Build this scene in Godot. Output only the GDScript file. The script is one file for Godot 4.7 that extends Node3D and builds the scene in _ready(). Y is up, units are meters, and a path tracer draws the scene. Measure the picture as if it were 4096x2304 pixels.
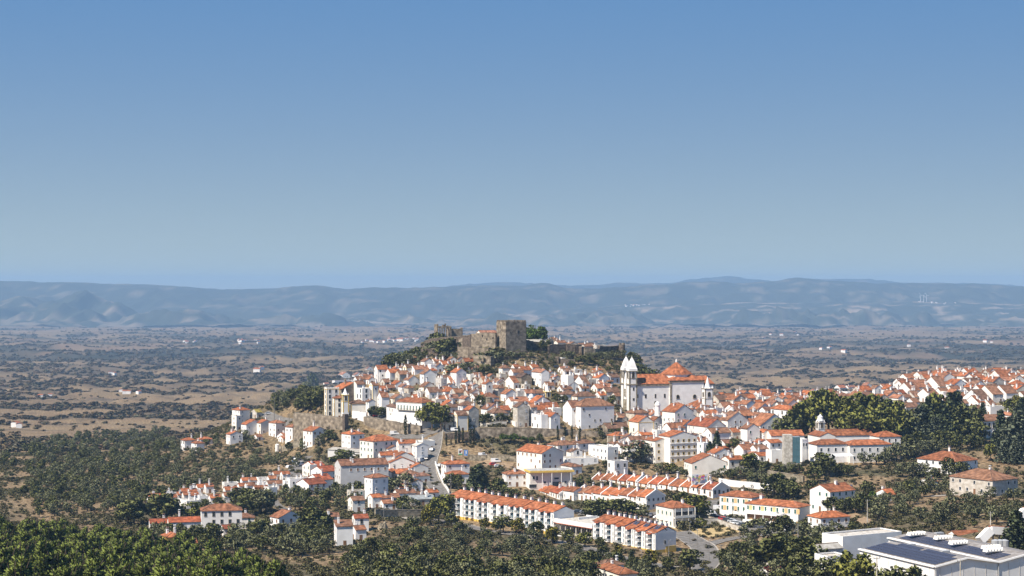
extends Node3D

# ---------------------------------------------------------------- camera model of the photograph (4096 x 2304)
const F := 7140.0
const CAMY := 160.0
var rng := RandomNumberGenerator.new()
var M := {}
var REG := {
	"A": [1280, 1400, 0.19876], "B": [1760, 1420, 0.19876], "C": [2160, 1430, 0.19876], "D": [2560, 1550, 0.19876],
	"E": [3000, 1470, 0.19876], "F": [3584, 1450, 0.19876], "G": [880, 1590, 0.19876],
	"1": [0, 1000, 0.39752], "2": [1200, 1200, 0.39752], "3": [2100, 1200, 0.39752], "4": [3072, 1400, 0.39752],
	"5": [500, 1728, 0.39752], "6": [1500, 1728, 0.39752], "7": [2200, 1728, 0.39752], "8": [3072, 1728, 0.39752],
	"P": [0, 0, 1.59006],
}
func P(k: String, x: float, y: float) -> Vector2:
	var r: Array = REG[k]
	return Vector2(r[0] + x * r[2], r[1] + y * r[2])
func at_depth(p: Vector2, d: float) -> Vector3:
	return Vector3((p.x - 2048.0) / F * d, CAMY - (p.y - 1152.0) / F * d, -d)
func hit(p: Vector2, h := 0.0, from := 380.0) -> float:       # depth at which the sight line meets the ground raised by h
	var sx := (p.x - 2048.0) / F
	var sy := (p.y - 1152.0) / F
	var d := from
	while d < 9000.0:
		if CAMY - sy * d <= ground(sx * d, -d) + h:
			return d
		d += 2.0 if d < 1600.0 else 12.0
	return d
func spot(p: Vector2) -> Vector3:
	var d := hit(p)
	var q := at_depth(p, d)
	q.y = ground(q.x, q.z)
	return q

# ---------------------------------------------------------------- mesh building
class MB:
	var v := PackedVector3Array()
	var n := PackedVector3Array()
	var c := PackedColorArray()
	var uv := PackedVector2Array()
	var tint := Color.WHITE
	func tri(a: Vector3, b: Vector3, d: Vector3) -> void:
		var m := (b - a).cross(d - a).normalized()
		v.append(a); v.append(d); v.append(b)
		for i in 3:
			n.append(m); c.append(tint)
	func trin(a: Vector3, b: Vector3, d: Vector3, m: Vector3) -> void:
		v.append(a); v.append(d); v.append(b)
		for i in 3:
			n.append(m); c.append(tint)
	func quad(a: Vector3, b: Vector3, d: Vector3, e: Vector3) -> void:
		tri(a, b, d); tri(a, d, e)
	func box(at: Vector3, s: Vector3, t := Basis.IDENTITY) -> void:
		var h := s * 0.5
		var k := []
		for i in 8:
			k.append(at + t * Vector3(h.x * (1 if i & 1 else -1), h.y * (1 if i & 2 else -1), h.z * (1 if i & 4 else -1)))
		quad(k[4], k[5], k[7], k[6]); quad(k[1], k[0], k[2], k[3]); quad(k[5], k[1], k[3], k[7])
		quad(k[0], k[4], k[6], k[2]); quad(k[6], k[7], k[3], k[2]); quad(k[0], k[1], k[5], k[4])
	func bar(a: Vector3, b: Vector3, w: float) -> void:
		var y := (b - a).normalized()
		var x := y.cross(Vector3(0.3, 0.2, 0.9)).normalized()
		box((a + b) * 0.5, Vector3(w, a.distance_to(b), w), Basis(x, y, x.cross(y)))
	func cone(a: Vector3, b: Vector3, ra: float, rb: float, k := 8, caps := true) -> void:
		var y := (b - a).normalized()
		var x := y.cross(Vector3(0.31, 0.22, 0.93)).normalized()
		var z := x.cross(y)
		for i in k:
			var p := TAU * i / k
			var q := TAU * (i + 1) / k
			var u := x * cos(p) + z * sin(p)
			var w := x * cos(q) + z * sin(q)
			if rb > 0.001:
				quad(a + w * ra, a + u * ra, b + u * rb, b + w * rb)
			else:
				tri(a + w * ra, a + u * ra, b)
			if caps:
				if rb > 0.001:
					tri(b, b + w * rb, b + u * rb)
				tri(a, a + u * ra, a + w * ra)
	func prism(o: PackedVector3Array, up: Vector3) -> void:      # outline seen from above, counter-clockwise, pushed up
		var k := o.size()
		for i in k:
			var a := o[i]
			var b := o[(i + 1) % k]
			quad(a, b, b + up, a + up)
		for i in range(1, k - 1):
			tri(o[0] + up, o[i] + up, o[i + 1] + up)
			tri(o[0], o[i + 1], o[i])
	func slab(a: Vector3, b: Vector3, d: Vector3, e: Vector3, t: float) -> void:  # a sloping sheet with thickness t downwards
		var k := Vector3(0, -t, 0)
		quad(a, b, d, e); quad(e + k, d + k, b + k, a + k)
		quad(b, a, a + k, b + k); quad(d, b, b + k, d + k); quad(e, d, d + k, e + k); quad(a, e, e + k, a + k)
	func slab3(a: Vector3, b: Vector3, d: Vector3, t: float) -> void:
		var k := Vector3(0, -t, 0)
		tri(a, b, d); tri(d + k, b + k, a + k)
		quad(b, a, a + k, b + k); quad(d, b, b + k, d + k); quad(a, d, d + k, a + k)
	func into(m: ArrayMesh, mat: Material) -> void:
		if v.is_empty():
			return
		var a := []
		a.resize(Mesh.ARRAY_MAX)
		a[Mesh.ARRAY_VERTEX] = v
		a[Mesh.ARRAY_NORMAL] = n
		a[Mesh.ARRAY_COLOR] = c
		m.add_surface_from_arrays(Mesh.PRIMITIVE_TRIANGLES, a)
		m.surface_set_material(m.get_surface_count() - 1, mat)
	func mesh(mat: Material) -> ArrayMesh:
		var m := ArrayMesh.new()
		into(m, mat)
		return m

var counts := {}
func numbered(s: String) -> String:
	var k: int = counts.get(s, 0)
	counts[s] = k + 1
	return s if k == 0 else "%s_%03d" % [s, k]
func part(called: String, m: Mesh, parent: Node3D, at := Transform3D.IDENTITY) -> MeshInstance3D:
	var o := MeshInstance3D.new()
	var k := {}
	if parent.has_meta("_n"):
		k = parent.get_meta("_n")
	var i: int = k.get(called, 0)
	k[called] = i + 1
	parent.set_meta("_n", k)
	o.name = called if i == 0 else "%s_%03d" % [called, i]
	o.mesh = m
	o.transform = at
	parent.add_child(o, true)
	return o
func tag(o: Node3D, label: String, cat: String, group := "") -> Node3D:
	o.set_meta("label", label)
	o.set_meta("category", cat)
	if group:
		o.set_meta("group", group)
	return o
func thing(called: String, label: String, cat: String, at: Vector3, yaw := 0.0, group := "") -> Node3D:
	var o := Node3D.new()
	o.name = numbered(called)
	o.position = at
	o.rotation.y = yaw
	add_child(o)
	return tag(o, label, cat, group)
func whole(called: String, m: Mesh, label: String, cat: String, at := Transform3D.IDENTITY, group := "") -> MeshInstance3D:
	var o := MeshInstance3D.new()
	o.name = numbered(called)
	o.mesh = m
	o.transform = at
	add_child(o)
	if cat:
		tag(o, label, cat, group)
	return o
func struct(called: String, m: Mesh) -> MeshInstance3D:
	var o := whole(called, m, "", "")
	o.set_meta("kind", "structure")
	return o
func stuff(called: String, m: Mesh, places: Array, label: String, cat: String, tints := []) -> void:
	var mm := MultiMesh.new()
	mm.transform_format = MultiMesh.TRANSFORM_3D
	mm.use_colors = true
	mm.mesh = m
	mm.instance_count = places.size()
	for i in places.size():
		mm.set_instance_transform(i, places[i])
		mm.set_instance_color(i, tints[i] if tints.size() else Color.WHITE)
	var o := MultiMeshInstance3D.new()
	o.name = numbered(called)
	o.multimesh = mm
	add_child(o)
	tag(o, label, cat)
	o.set_meta("kind", "stuff")

# ---------------------------------------------------------------- materials
func lin(r: float, g: float, b: float) -> Color:
	return Color(r, g, b).linear_to_srgb()
func noise_tex(freq: float, lo: Color, hi: Color, sd: int, oct := 4, mid := 0.5) -> NoiseTexture2D:
	var t := NoiseTexture2D.new()
	t.width = 512; t.height = 512; t.seamless = true
	var f := FastNoiseLite.new()
	f.seed = sd; f.frequency = freq; f.fractal_octaves = oct; f.noise_type = FastNoiseLite.TYPE_SIMPLEX_SMOOTH
	t.noise = f
	var g := Gradient.new()
	g.offsets = PackedFloat32Array([0.15, mid, 0.85])
	g.colors = PackedColorArray([lo, lo.lerp(hi, 0.5), hi])
	t.color_ramp = g
	return t
func mat(called: String, col: Color, rough := 0.85, tex: Texture2D = null, metres := 8.0, vc := false) -> StandardMaterial3D:
	var m := StandardMaterial3D.new()
	m.resource_name = called
	m.albedo_color = col
	m.roughness = rough
	m.metallic_specular = 0.3
	if tex:
		m.albedo_texture = tex
		m.uv1_triplanar = true
		m.uv1_world_triplanar = true
		m.uv1_scale = Vector3.ONE / metres
	m.vertex_color_use_as_albedo = vc
	M[called] = m
	return m
func materials() -> void:
	var soft := noise_tex(0.006, Color(0.93, 0.925, 0.92), Color(1, 1, 1), 11)
	var streak := noise_tex(0.008, Color(0.78, 0.76, 0.73), Color(1, 1, 1), 12, 5)
	var tile := noise_tex(0.012, Color(0.5, 0.49, 0.47), Color(1, 1, 1), 13, 6)
	var stone := noise_tex(0.012, Color(0.55, 0.54, 0.53), Color(1, 1, 1), 14, 7)
	mat("white", lin(0.86, 0.85, 0.83), 0.9, soft, 14.0)
	mat("offwhite", lin(0.66, 0.63, 0.58), 0.9, streak, 9.0)
	mat("pale", lin(0.7, 0.68, 0.65), 0.9, streak, 10.0)
	mat("cream", lin(0.83, 0.8, 0.73), 0.9, soft, 12.0)
	mat("grey_render", lin(0.58, 0.58, 0.58), 0.9, soft, 12.0)
	mat("yellow", lin(0.72, 0.5, 0.12), 0.9, soft, 8.0)
	mat("peach", lin(0.78, 0.5, 0.25), 0.9, soft, 8.0)
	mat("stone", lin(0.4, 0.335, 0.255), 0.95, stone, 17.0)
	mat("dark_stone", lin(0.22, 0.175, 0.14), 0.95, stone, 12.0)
	mat("granite", lin(0.44, 0.385, 0.285), 0.95, stone, 14.0)
	for a in [["orange", 0.56, 0.2, 0.09], ["brown", 0.36, 0.195, 0.125], ["red", 0.5, 0.15, 0.075], ["pink", 0.52, 0.25, 0.16], ["dusty", 0.46, 0.21, 0.12], ["dark_roof", 0.22, 0.135, 0.1], ["yellow_roof", 0.5, 0.42, 0.1], ["maroon", 0.25, 0.03, 0.035]]:
		mat(a[0], lin(a[1], a[2], a[3]), 0.85, tile, 16.0)
	mat("grey_roof", lin(0.5, 0.5, 0.48), 0.6, streak, 9.0)
	mat("membrane", lin(0.32, 0.3, 0.29), 0.8, streak, 9.0)
	mat("glass", lin(0.035, 0.045, 0.055), 0.12)
	mat("teal_glass", lin(0.08, 0.16, 0.19), 0.1)
	mat("dark", lin(0.03, 0.03, 0.032), 0.7)
	mat("green_paint", lin(0.02, 0.1, 0.08), 0.6)
	mat("red_paint", lin(0.35, 0.03, 0.03), 0.6)
	mat("wood", lin(0.2, 0.11, 0.06), 0.8)
	mat("concrete", lin(0.62, 0.59, 0.53), 0.9, streak, 7.0)
	mat("metal", lin(0.35, 0.36, 0.37), 0.45)
	mat("pole", lin(0.22, 0.21, 0.2), 0.7)
	mat("panel", lin(0.055, 0.06, 0.09), 0.45)
	mat("asphalt", lin(0.2, 0.19, 0.18), 0.95, streak, 11.0)
	mat("pavement", lin(0.4, 0.37, 0.33), 0.95, streak, 6.0)
	mat("dirt", lin(0.36, 0.26, 0.165), 0.95, streak, 10.0)
	mat("straw", lin(0.5, 0.385, 0.2), 0.95, streak, 7.0)
	mat("bark", lin(0.1, 0.075, 0.055), 0.95)
	var lf := mat("leaf", Color.WHITE, 0.75, null, 1.0, true)
	lf.backlight_enabled = true
	lf.backlight = Color(0.5, 0.5, 0.45)
	lf.metallic_specular = 0.2
	mat("ground", Color.WHITE, 0.98, noise_tex(0.02, Color(0.5, 0.48, 0.46), Color(1, 1, 1), 15, 6), 23.0, true)
	mat("hill", Color.WHITE, 1.0, null, 1.0, true)
	mat("tinted", Color.WHITE, 0.4, null, 1.0, true)
	mat("paint_lines", lin(0.75, 0.75, 0.73), 0.8)
	mat("tyre", lin(0.02, 0.02, 0.02), 0.9)

# ---------------------------------------------------------------- terrain: heights spread over control points (U and depth) by a linear-kernel spline
var CP := []          # [U at 2576 wide, depth, drop below the camera]
var W := []
var xs := PackedFloat32Array()
var zs := PackedFloat32Array()
var H := PackedFloat32Array()
var n1 := FastNoiseLite.new()
var n2 := FastNoiseLite.new()
var n3 := FastNoiseLite.new()
func key(u: float, d: float) -> Vector2:
	return Vector2(clampf(u, -700, 3300) / 450.0, 3.0 * log(maxf(d, 90.0)))
func solve() -> void:
	var k := CP.size()
	var a := []
	for i in k:
		var row := PackedFloat64Array()
		var p: Vector2 = key(CP[i][0], CP[i][1])
		for j in k:
			row.append(-p.distance_to(key(CP[j][0], CP[j][1])))
		row.append(1.0)
		row.append(CP[i][2])
		a.append(row)
	var last := PackedFloat64Array()
	for j in k:
		last.append(1.0)
	last.append(0.0); last.append(0.0)
	a.append(last)
	var m := k + 1
	for i in m:
		var best := i
		for r in range(i, m):
			if absf(a[r][i]) > absf(a[best][i]):
				best = r
		var t = a[i]; a[i] = a[best]; a[best] = t
		var pi: PackedFloat64Array = a[i]
		for r in range(i + 1, m):
			var row: PackedFloat64Array = a[r]
			var f := row[i] / pi[i]
			if f != 0.0:
				for cc in range(i, m + 1):
					row[cc] -= f * pi[cc]
				a[r] = row
	W.resize(m)
	for i in range(m - 1, -1, -1):
		var s: float = a[i][m]
		for j in range(i + 1, m):
			s -= a[i][j] * W[j]
		W[i] = s / a[i][i]
var kx := PackedFloat32Array()
var ky := PackedFloat32Array()
var kw := PackedFloat32Array()
func drop_at(x: float, d: float) -> float:
	var dd := maxf(d, 90.0)
	var p := key(1288.0 + x / dd * 4491.0, dd)
	var s: float = W[W.size() - 1]
	for i in kx.size():
		var ex := p.x - kx[i]
		var ey := p.y - ky[i]
		s -= kw[i] * sqrt(ex * ex + ey * ey)
	return s
func raw_height(x: float, z: float) -> float:
	var d := -z
	var s := drop_at(x, d)
	if d < 90.0:
		s = lerpf(6.0, s, clampf(d / 90.0, 0.0, 1.0))
	var far := smoothstep(1250.0, 2600.0, d)
	s += n1.get_noise_2d(x, z) * (0.9 + 10.0 * far) + n2.get_noise_2d(x, z) * 22.0 * smoothstep(2200.0, 5000.0, d)
	return CAMY - s
func span(a: PackedFloat32Array, x: float) -> int:
	return clampi(a.bsearch(x) - 1, 0, a.size() - 2)
func ground(x: float, z: float) -> float:
	var i := span(xs, x)
	var j := span(zs, z)
	var k := xs.size()
	var fx := clampf((x - xs[i]) / (xs[i + 1] - xs[i]), 0, 1)
	var fz := clampf((z - zs[j]) / (zs[j + 1] - zs[j]), 0, 1)
	var h00 := H[j * k + i]
	var h11 := H[(j + 1) * k + i + 1]
	if fx > fz:
		var h10 := H[j * k + i + 1]
		return h00 + (h10 - h00) * fx + (h11 - h10) * fz
	var h01 := H[(j + 1) * k + i]
	return h00 + (h01 - h00) * fz + (h11 - h01) * fx
func terrain() -> void:
	n1.seed = 3; n1.frequency = 0.012; n1.fractal_octaves = 3
	n2.seed = 4; n2.frequency = 0.0016; n2.fractal_octaves = 3
	n3.seed = 5; n3.frequency = 0.03; n3.fractal_octaves = 3
	for u in [-500, 0, 600, 1288, 1900, 2576, 3100]:
		CP.append([u, 100, 31]); CP.append([u, 200, 46])
	for line in CONTROL.split("\n", false):
		for s in line.split(";", false):
			var q := s.strip_edges().split(" ", false)
			if q.size() == 3:
				CP.append([float(q[0]), float(q[1]), float(q[2])])
	for u in [-400, 350, 1000, 1650, 2300, 3000]:
		for a in [[2500, 150], [3300, 165], [4600, 182], [6500, 200], [9000, 220], [13000, 262]]:
			CP.append([u, a[0], a[1]])
	solve()
	for i in CP.size():
		var p := key(CP[i][0], CP[i][1])
		kx.append(p.x); ky.append(p.y); kw.append(W[i])
	var ax := PackedFloat32Array()
	var x := 0.0
	var step := 5.0
	while x < 9000.0:
		ax.append(x)
		if x > 320.0:
			step *= 1.042
		x += step
	for i in range(ax.size() - 1, 0, -1):
		xs.append(-ax[i])
	xs.append_array(ax)
	var z := 40.0
	var az := PackedFloat32Array([200.0])
	step = 20.0
	while z > -15500.0:
		az.append(z)
		step = 20.0 if z > -280.0 else (4.5 if z > -1180.0 else step * 1.023)
		z -= step
	for i in range(az.size() - 1, -1, -1):
		zs.append(az[i])
	var k := xs.size()
	for j in zs.size():
		for i in k:
			H.append(raw_height(xs[i], zs[j]))
	var v := PackedVector3Array()
	var c := PackedColorArray()
	var nn := PackedVector3Array()
	for j in zs.size():
		for i in k:
			v.append(Vector3(xs[i], H[j * k + i], zs[j]))
			c.append(soil(xs[i], -zs[j]))
			var il := maxi(i - 1, 0)
			var ir := mini(i + 1, k - 1)
			var ju := maxi(j - 1, 0)
			var jd := mini(j + 1, zs.size() - 1)
			var gx := (H[j * k + ir] - H[j * k + il]) / (xs[ir] - xs[il])
			var gz := (H[jd * k + i] - H[ju * k + i]) / (zs[jd] - zs[ju])
			nn.append(Vector3(-gx, 1, -gz).normalized())
	var ix := PackedInt32Array()
	for j in zs.size() - 1:
		for i in k - 1:
			var a := j * k + i
			ix.append_array(PackedInt32Array([a, a + 1, a + k + 1, a, a + k + 1, a + k]))
	var arr := []
	arr.resize(Mesh.ARRAY_MAX)
	arr[Mesh.ARRAY_VERTEX] = v; arr[Mesh.ARRAY_NORMAL] = nn; arr[Mesh.ARRAY_COLOR] = c; arr[Mesh.ARRAY_INDEX] = ix
	var m := ArrayMesh.new()
	m.add_surface_from_arrays(Mesh.PRIMITIVE_TRIANGLES, arr)
	m.surface_set_material(0, M["ground"])
	struct("ground", m)
func wood(x: float, d: float) -> float:        # how wooded the plain is, -1..1
	return n2.get_noise_2d(x * 0.75 + 900.0, d * 2.8) * 1.9 + n1.get_noise_2d(x * 0.45, d * 1.5 + 300.0) * 0.42 + n3.get_noise_2d(x * 0.5, d * 1.2) * 0.35 - 0.12 - 0.16 * smoothstep(2900.0, 1900.0, d) - 0.3 * smoothstep(6400.0, 7600.0, d) + 0.34 * smoothstep(3000.0, 4200.0, d) * smoothstep(6800.0, 5600.0, d)
func soil(x: float, d: float) -> Color:
	var dry := Color(0.37, 0.262, 0.15)
	var straw := Color(0.46, 0.345, 0.2)
	var scrub := Color(0.2, 0.155, 0.095)
	var green := Color(0.075, 0.085, 0.04)
	var a := n3.get_noise_2d(x, d) * 0.5 + n1.get_noise_2d(x * 2.0, d * 2.0) * 0.8
	if d < 1250.0:
		var c := dry.lerp(straw, clampf(0.3 + a, 0, 1))
		var g := n1.get_noise_2d(x * 1.3 + 77.0, d * 1.3) + 0.6 * n3.get_noise_2d(x * 1.5, d * 1.5 + 99.0)
		return c.lerp(Color(0.2, 0.165, 0.095), smoothstep(-0.35, 0.25, g) * 0.85).lerp(green * 1.3, smoothstep(0.2, 0.7, g) * 0.75)
	var w := wood(x, d)
	var c2 := scrub.lerp(dry, clampf(0.6 - w * 1.6, 0, 1))
	if d > 4500.0:
		c2 = c2.lerp(Color(0.33, 0.225, 0.15), smoothstep(0.05, -0.2, w) * 0.8).lerp(Color(0.07, 0.068, 0.042), smoothstep(-0.02, 0.12, w) * smoothstep(2500.0, 4500.0, d))
	var g2 := n3.get_noise_2d(x * 0.4, d * 1.2 + 40.0) + 0.6 * n1.get_noise_2d(x * 0.9 + 40.0, d * 1.6)
	c2 = c2.lerp(Color(0.16, 0.13, 0.088), smoothstep(0.0, 0.5, g2) * 0.75)
	return c2.lerp(straw, smoothstep(0.3, 0.8, a - w) * 0.5)

const CONTROL := """
0 300 60;700 300 60;1400 300 60;2000 300 61;2576 300 62;3100 300 62;-500 300 56
-500 450 66;0 330 64;0 450 74;0 560 83;300 420 72;600 480 82;-300 700 90
440 700 94;100 760 100;-400 900 102;50 1000 102;430 830 99;0 850 99.5;0 1250 113;0 1600 127;0 2000 140;-400 1500 126
500 1250 108;500 1600 127;500 2000 140;700 900 93;530 900 95.6;700 1000 95;480 1050 94;600 1080 80;680 1120 71;750 1080 66;700 1250 95;800 1160 80
820 955 77;930 935 78;840 985 68;820 990 67;900 965 68.5;1060 920 74;980 925 76;1100 930 73
1120 890 76.5;1250 890 76.5;1400 890 76.5;1560 885 76;1120 905 70.5;1250 907 70;1400 907 70;1560 905 71.5
1000 1000 61;1200 985 60;1100 1035 52;1200 1050 48;1350 1020 51;1500 1010 53;1400 960 61;1500 940 65;900 1040 57;850 1020 62.5;1000 1060 50
1080 1085 41;1250 1070 39.5;1320 1065 39;1250 1052 45;1450 1055 45;1560 1110 41;1450 1095 39;1600 1090 47;1350 1110 38;1200 1115 38
900 1160 66;1100 1180 50;1350 1180 48;1600 1180 62;900 1320 98;1200 1320 96;1500 1320 98;1000 1600 127;1400 1600 127;1200 2000 140
1580 955 66;1700 965 66;1800 985 63;1650 1060 68;1750 1100 80;1700 1230 100;1900 930 65.5;1900 1010 65;2050 1020 65;2200 1000 64;2300 1150 60.5;2450 1150 59;2576 1150 58;3000 1150 58
2300 950 67;2576 950 65;3000 950 63;1900 1130 90;1900 1300 108;2200 1300 84;2500 1300 78;2200 1520 118;2600 1520 118;1900 1600 127;2400 2000 140;1800 2000 140;2100 1130 72
2000 870 75;2200 860 74;2400 850 73;2576 830 71;3000 830 70;2040 800 78.5;2250 840 76;2300 760 80.5;2400 780 79;2500 770 78;2700 750 77;2150 770 81
2090 720 84;2480 700 78;2350 630 79;2500 610 77;2250 590 79.6;2150 520 79;2300 470 79;2576 500 79;2500 560 77;2800 500 78;2576 420 76
1130 740 95.4;1400 690 95.4;1700 630 95.5;1500 750 91;1700 720 91;1800 690 93;1800 735 91.5;1950 690 91.6;1780 640 95;1850 600 90;1900 600 87.6
1300 790 90;1450 810 88.6;1350 860 86;1100 790 91;1070 880 81.5;1060 850 86;1200 870 82.5;1500 860 81.6;1620 850 83.5;1750 810 84;1700 840 83;1850 800 84;1900 850 76
930 900 83;950 800 92;870 860 89;790 910 90;740 860 91;560 840 96;700 830 93;560 700 94.5;720 710 93.5;880 670 92.6;940 700 91;1000 735 94
1000 640 89;1150 580 87;1300 530 85.5;900 560 86.8;1500 560 90;1500 640 93.5;1650 570 92;1850 540 87;2000 550 85;1250 690 94.6
"""

func variant(called: String, k: int) -> Material:      # the same material, a little darker, greyer or warmer, as roofs and plaster differ from house to house
	if k == 0:
		return M[called]
	var key3 := "%s_%d" % [called, k]
	if not M.has(key3):
		var m: StandardMaterial3D = M[called].duplicate()
		var c: Color = m.albedo_color.srgb_to_linear()
		var f: Array = [[1, 1, 1], [0.8, 0.84, 0.88], [1.1, 1.05, 0.98], [0.9, 0.86, 0.82], [0.7, 0.76, 0.82]][k]
		if called in ["white", "pale", "offwhite"]:
			f = [[1, 1, 1], [0.98, 0.97, 0.94], [0.99, 0.995, 1.0], [0.94, 0.935, 0.93], [0.97, 0.94, 0.88]][k]
		m.albedo_color = Color(minf(c.r * f[0], 0.9), minf(c.g * f[1], 0.9), minf(c.b * f[2], 0.9)).linear_to_srgb()
		m.uv1_offset = Vector3(k * 0.31, k * 0.17, k * 0.43)
		M[key3] = m
	return M[key3]

# ---------------------------------------------------------------- houses
var zone_items := {}       # zone -> [node, U, V, words]
var win_mesh: ArrayMesh
var win_big: ArrayMesh
var wins := []
var door_mesh: ArrayMesh
var chim := {}
func kit() -> void:
	win_mesh = window_mesh(0.95, 1.25, M["white"], M["glass"])
	win_big = window_mesh(1.3, 2.1, M["white"], M["glass"])
	wins = [win_mesh, window_mesh(0.75, 1.0, M["offwhite"], M["glass"]), window_mesh(0.9, 1.5, M["granite"], M["glass"]), window_mesh(0.95, 1.3, M["white"], M["wood"]), window_mesh(0.9, 1.3, M["white"], M["green_paint"]), window_mesh(0.95, 1.2, M["white"], M["metal"])]
	var d := MB.new()
	d.box(Vector3(0, 1.05, 0), Vector3(1.1, 2.1, 0.08))
	door_mesh = d.mesh(M["wood"])
	for w in ["white", "brown", "granite"]:
		for i in 3:
			var m := ArrayMesh.new()
			var b := MB.new()
			var s: float = [0.55, 0.8, 0.65][i]
			var h: float = [1.5, 1.9, 2.6][i]
			b.box(Vector3(0, h * 0.5 - 0.8, 0), Vector3(s, h + 0.8, s * 1.25))
			b.box(Vector3(0, h - 0.45, 0), Vector3(s + 0.16, 0.09, s * 1.25 + 0.16))
			for e in [[-1, -1], [1, -1], [1, 1], [-1, 1]]:
				b.box(Vector3(e[0] * s * 0.4, h + 0.14, e[1] * s * 0.5), Vector3(0.12, 0.3, 0.12))
			b.into(m, M["white" if w == "brown" else w])
			var t := MB.new()
			t.box(Vector3(0, h + 0.33, 0), Vector3(s + 0.12, 0.08, s * 1.25 + 0.12))
			t.into(m, M["brown" if w != "white" or i == 1 else "white"])
			chim[w + str(i)] = m
func window_mesh(w: float, h: float, fm: Material, gm: Material) -> ArrayMesh:     # a surround with sill and a pane set back in it; faces +z, y from 0
	var m := ArrayMesh.new()
	var b := MB.new()
	b.box(Vector3(0, -0.05, 0.04), Vector3(w + 0.3, 0.1, 0.18))
	b.box(Vector3(0, h + 0.05, 0.03), Vector3(w + 0.2, 0.1, 0.1))
	for s in [-1.0, 1.0]:
		b.box(Vector3(s * (w * 0.5 + 0.05), h * 0.5, 0.03), Vector3(0.1, h, 0.1))
	b.into(m, fm)
	var g := MB.new()
	g.box(Vector3(0, h * 0.5, 0.0), Vector3(w, h, 0.03))
	g.into(m, gm)
	return m

const ROOFS := {"o": "orange", "b": "brown", "r": "red", "p": "pink", "d": "dark_roof", "u": "dusty", "y": "yellow_roof", "m": "maroon", "g": "grey_roof", ".": "offwhite"}
const WALLS := {"l": "pale", "w": "white", "g": "offwhite", "c": "cream", "s": "stone", "k": "concrete", "y": "yellow", "e": "grey_render"}
const ROOF_WORD := {"o": "orange tiled", "b": "brown tiled", "r": "red tiled", "p": "pinkish tiled", "d": "dark tiled", "u": "dusty orange", "y": "yellowish", "m": "maroon", "g": "grey", ".": "flat"}
const WALL_WORD := {"l": "pale", "w": "white", "g": "weathered", "c": "cream", "s": "stone", "k": "concrete", "y": "yellow", "e": "grey"}

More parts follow.
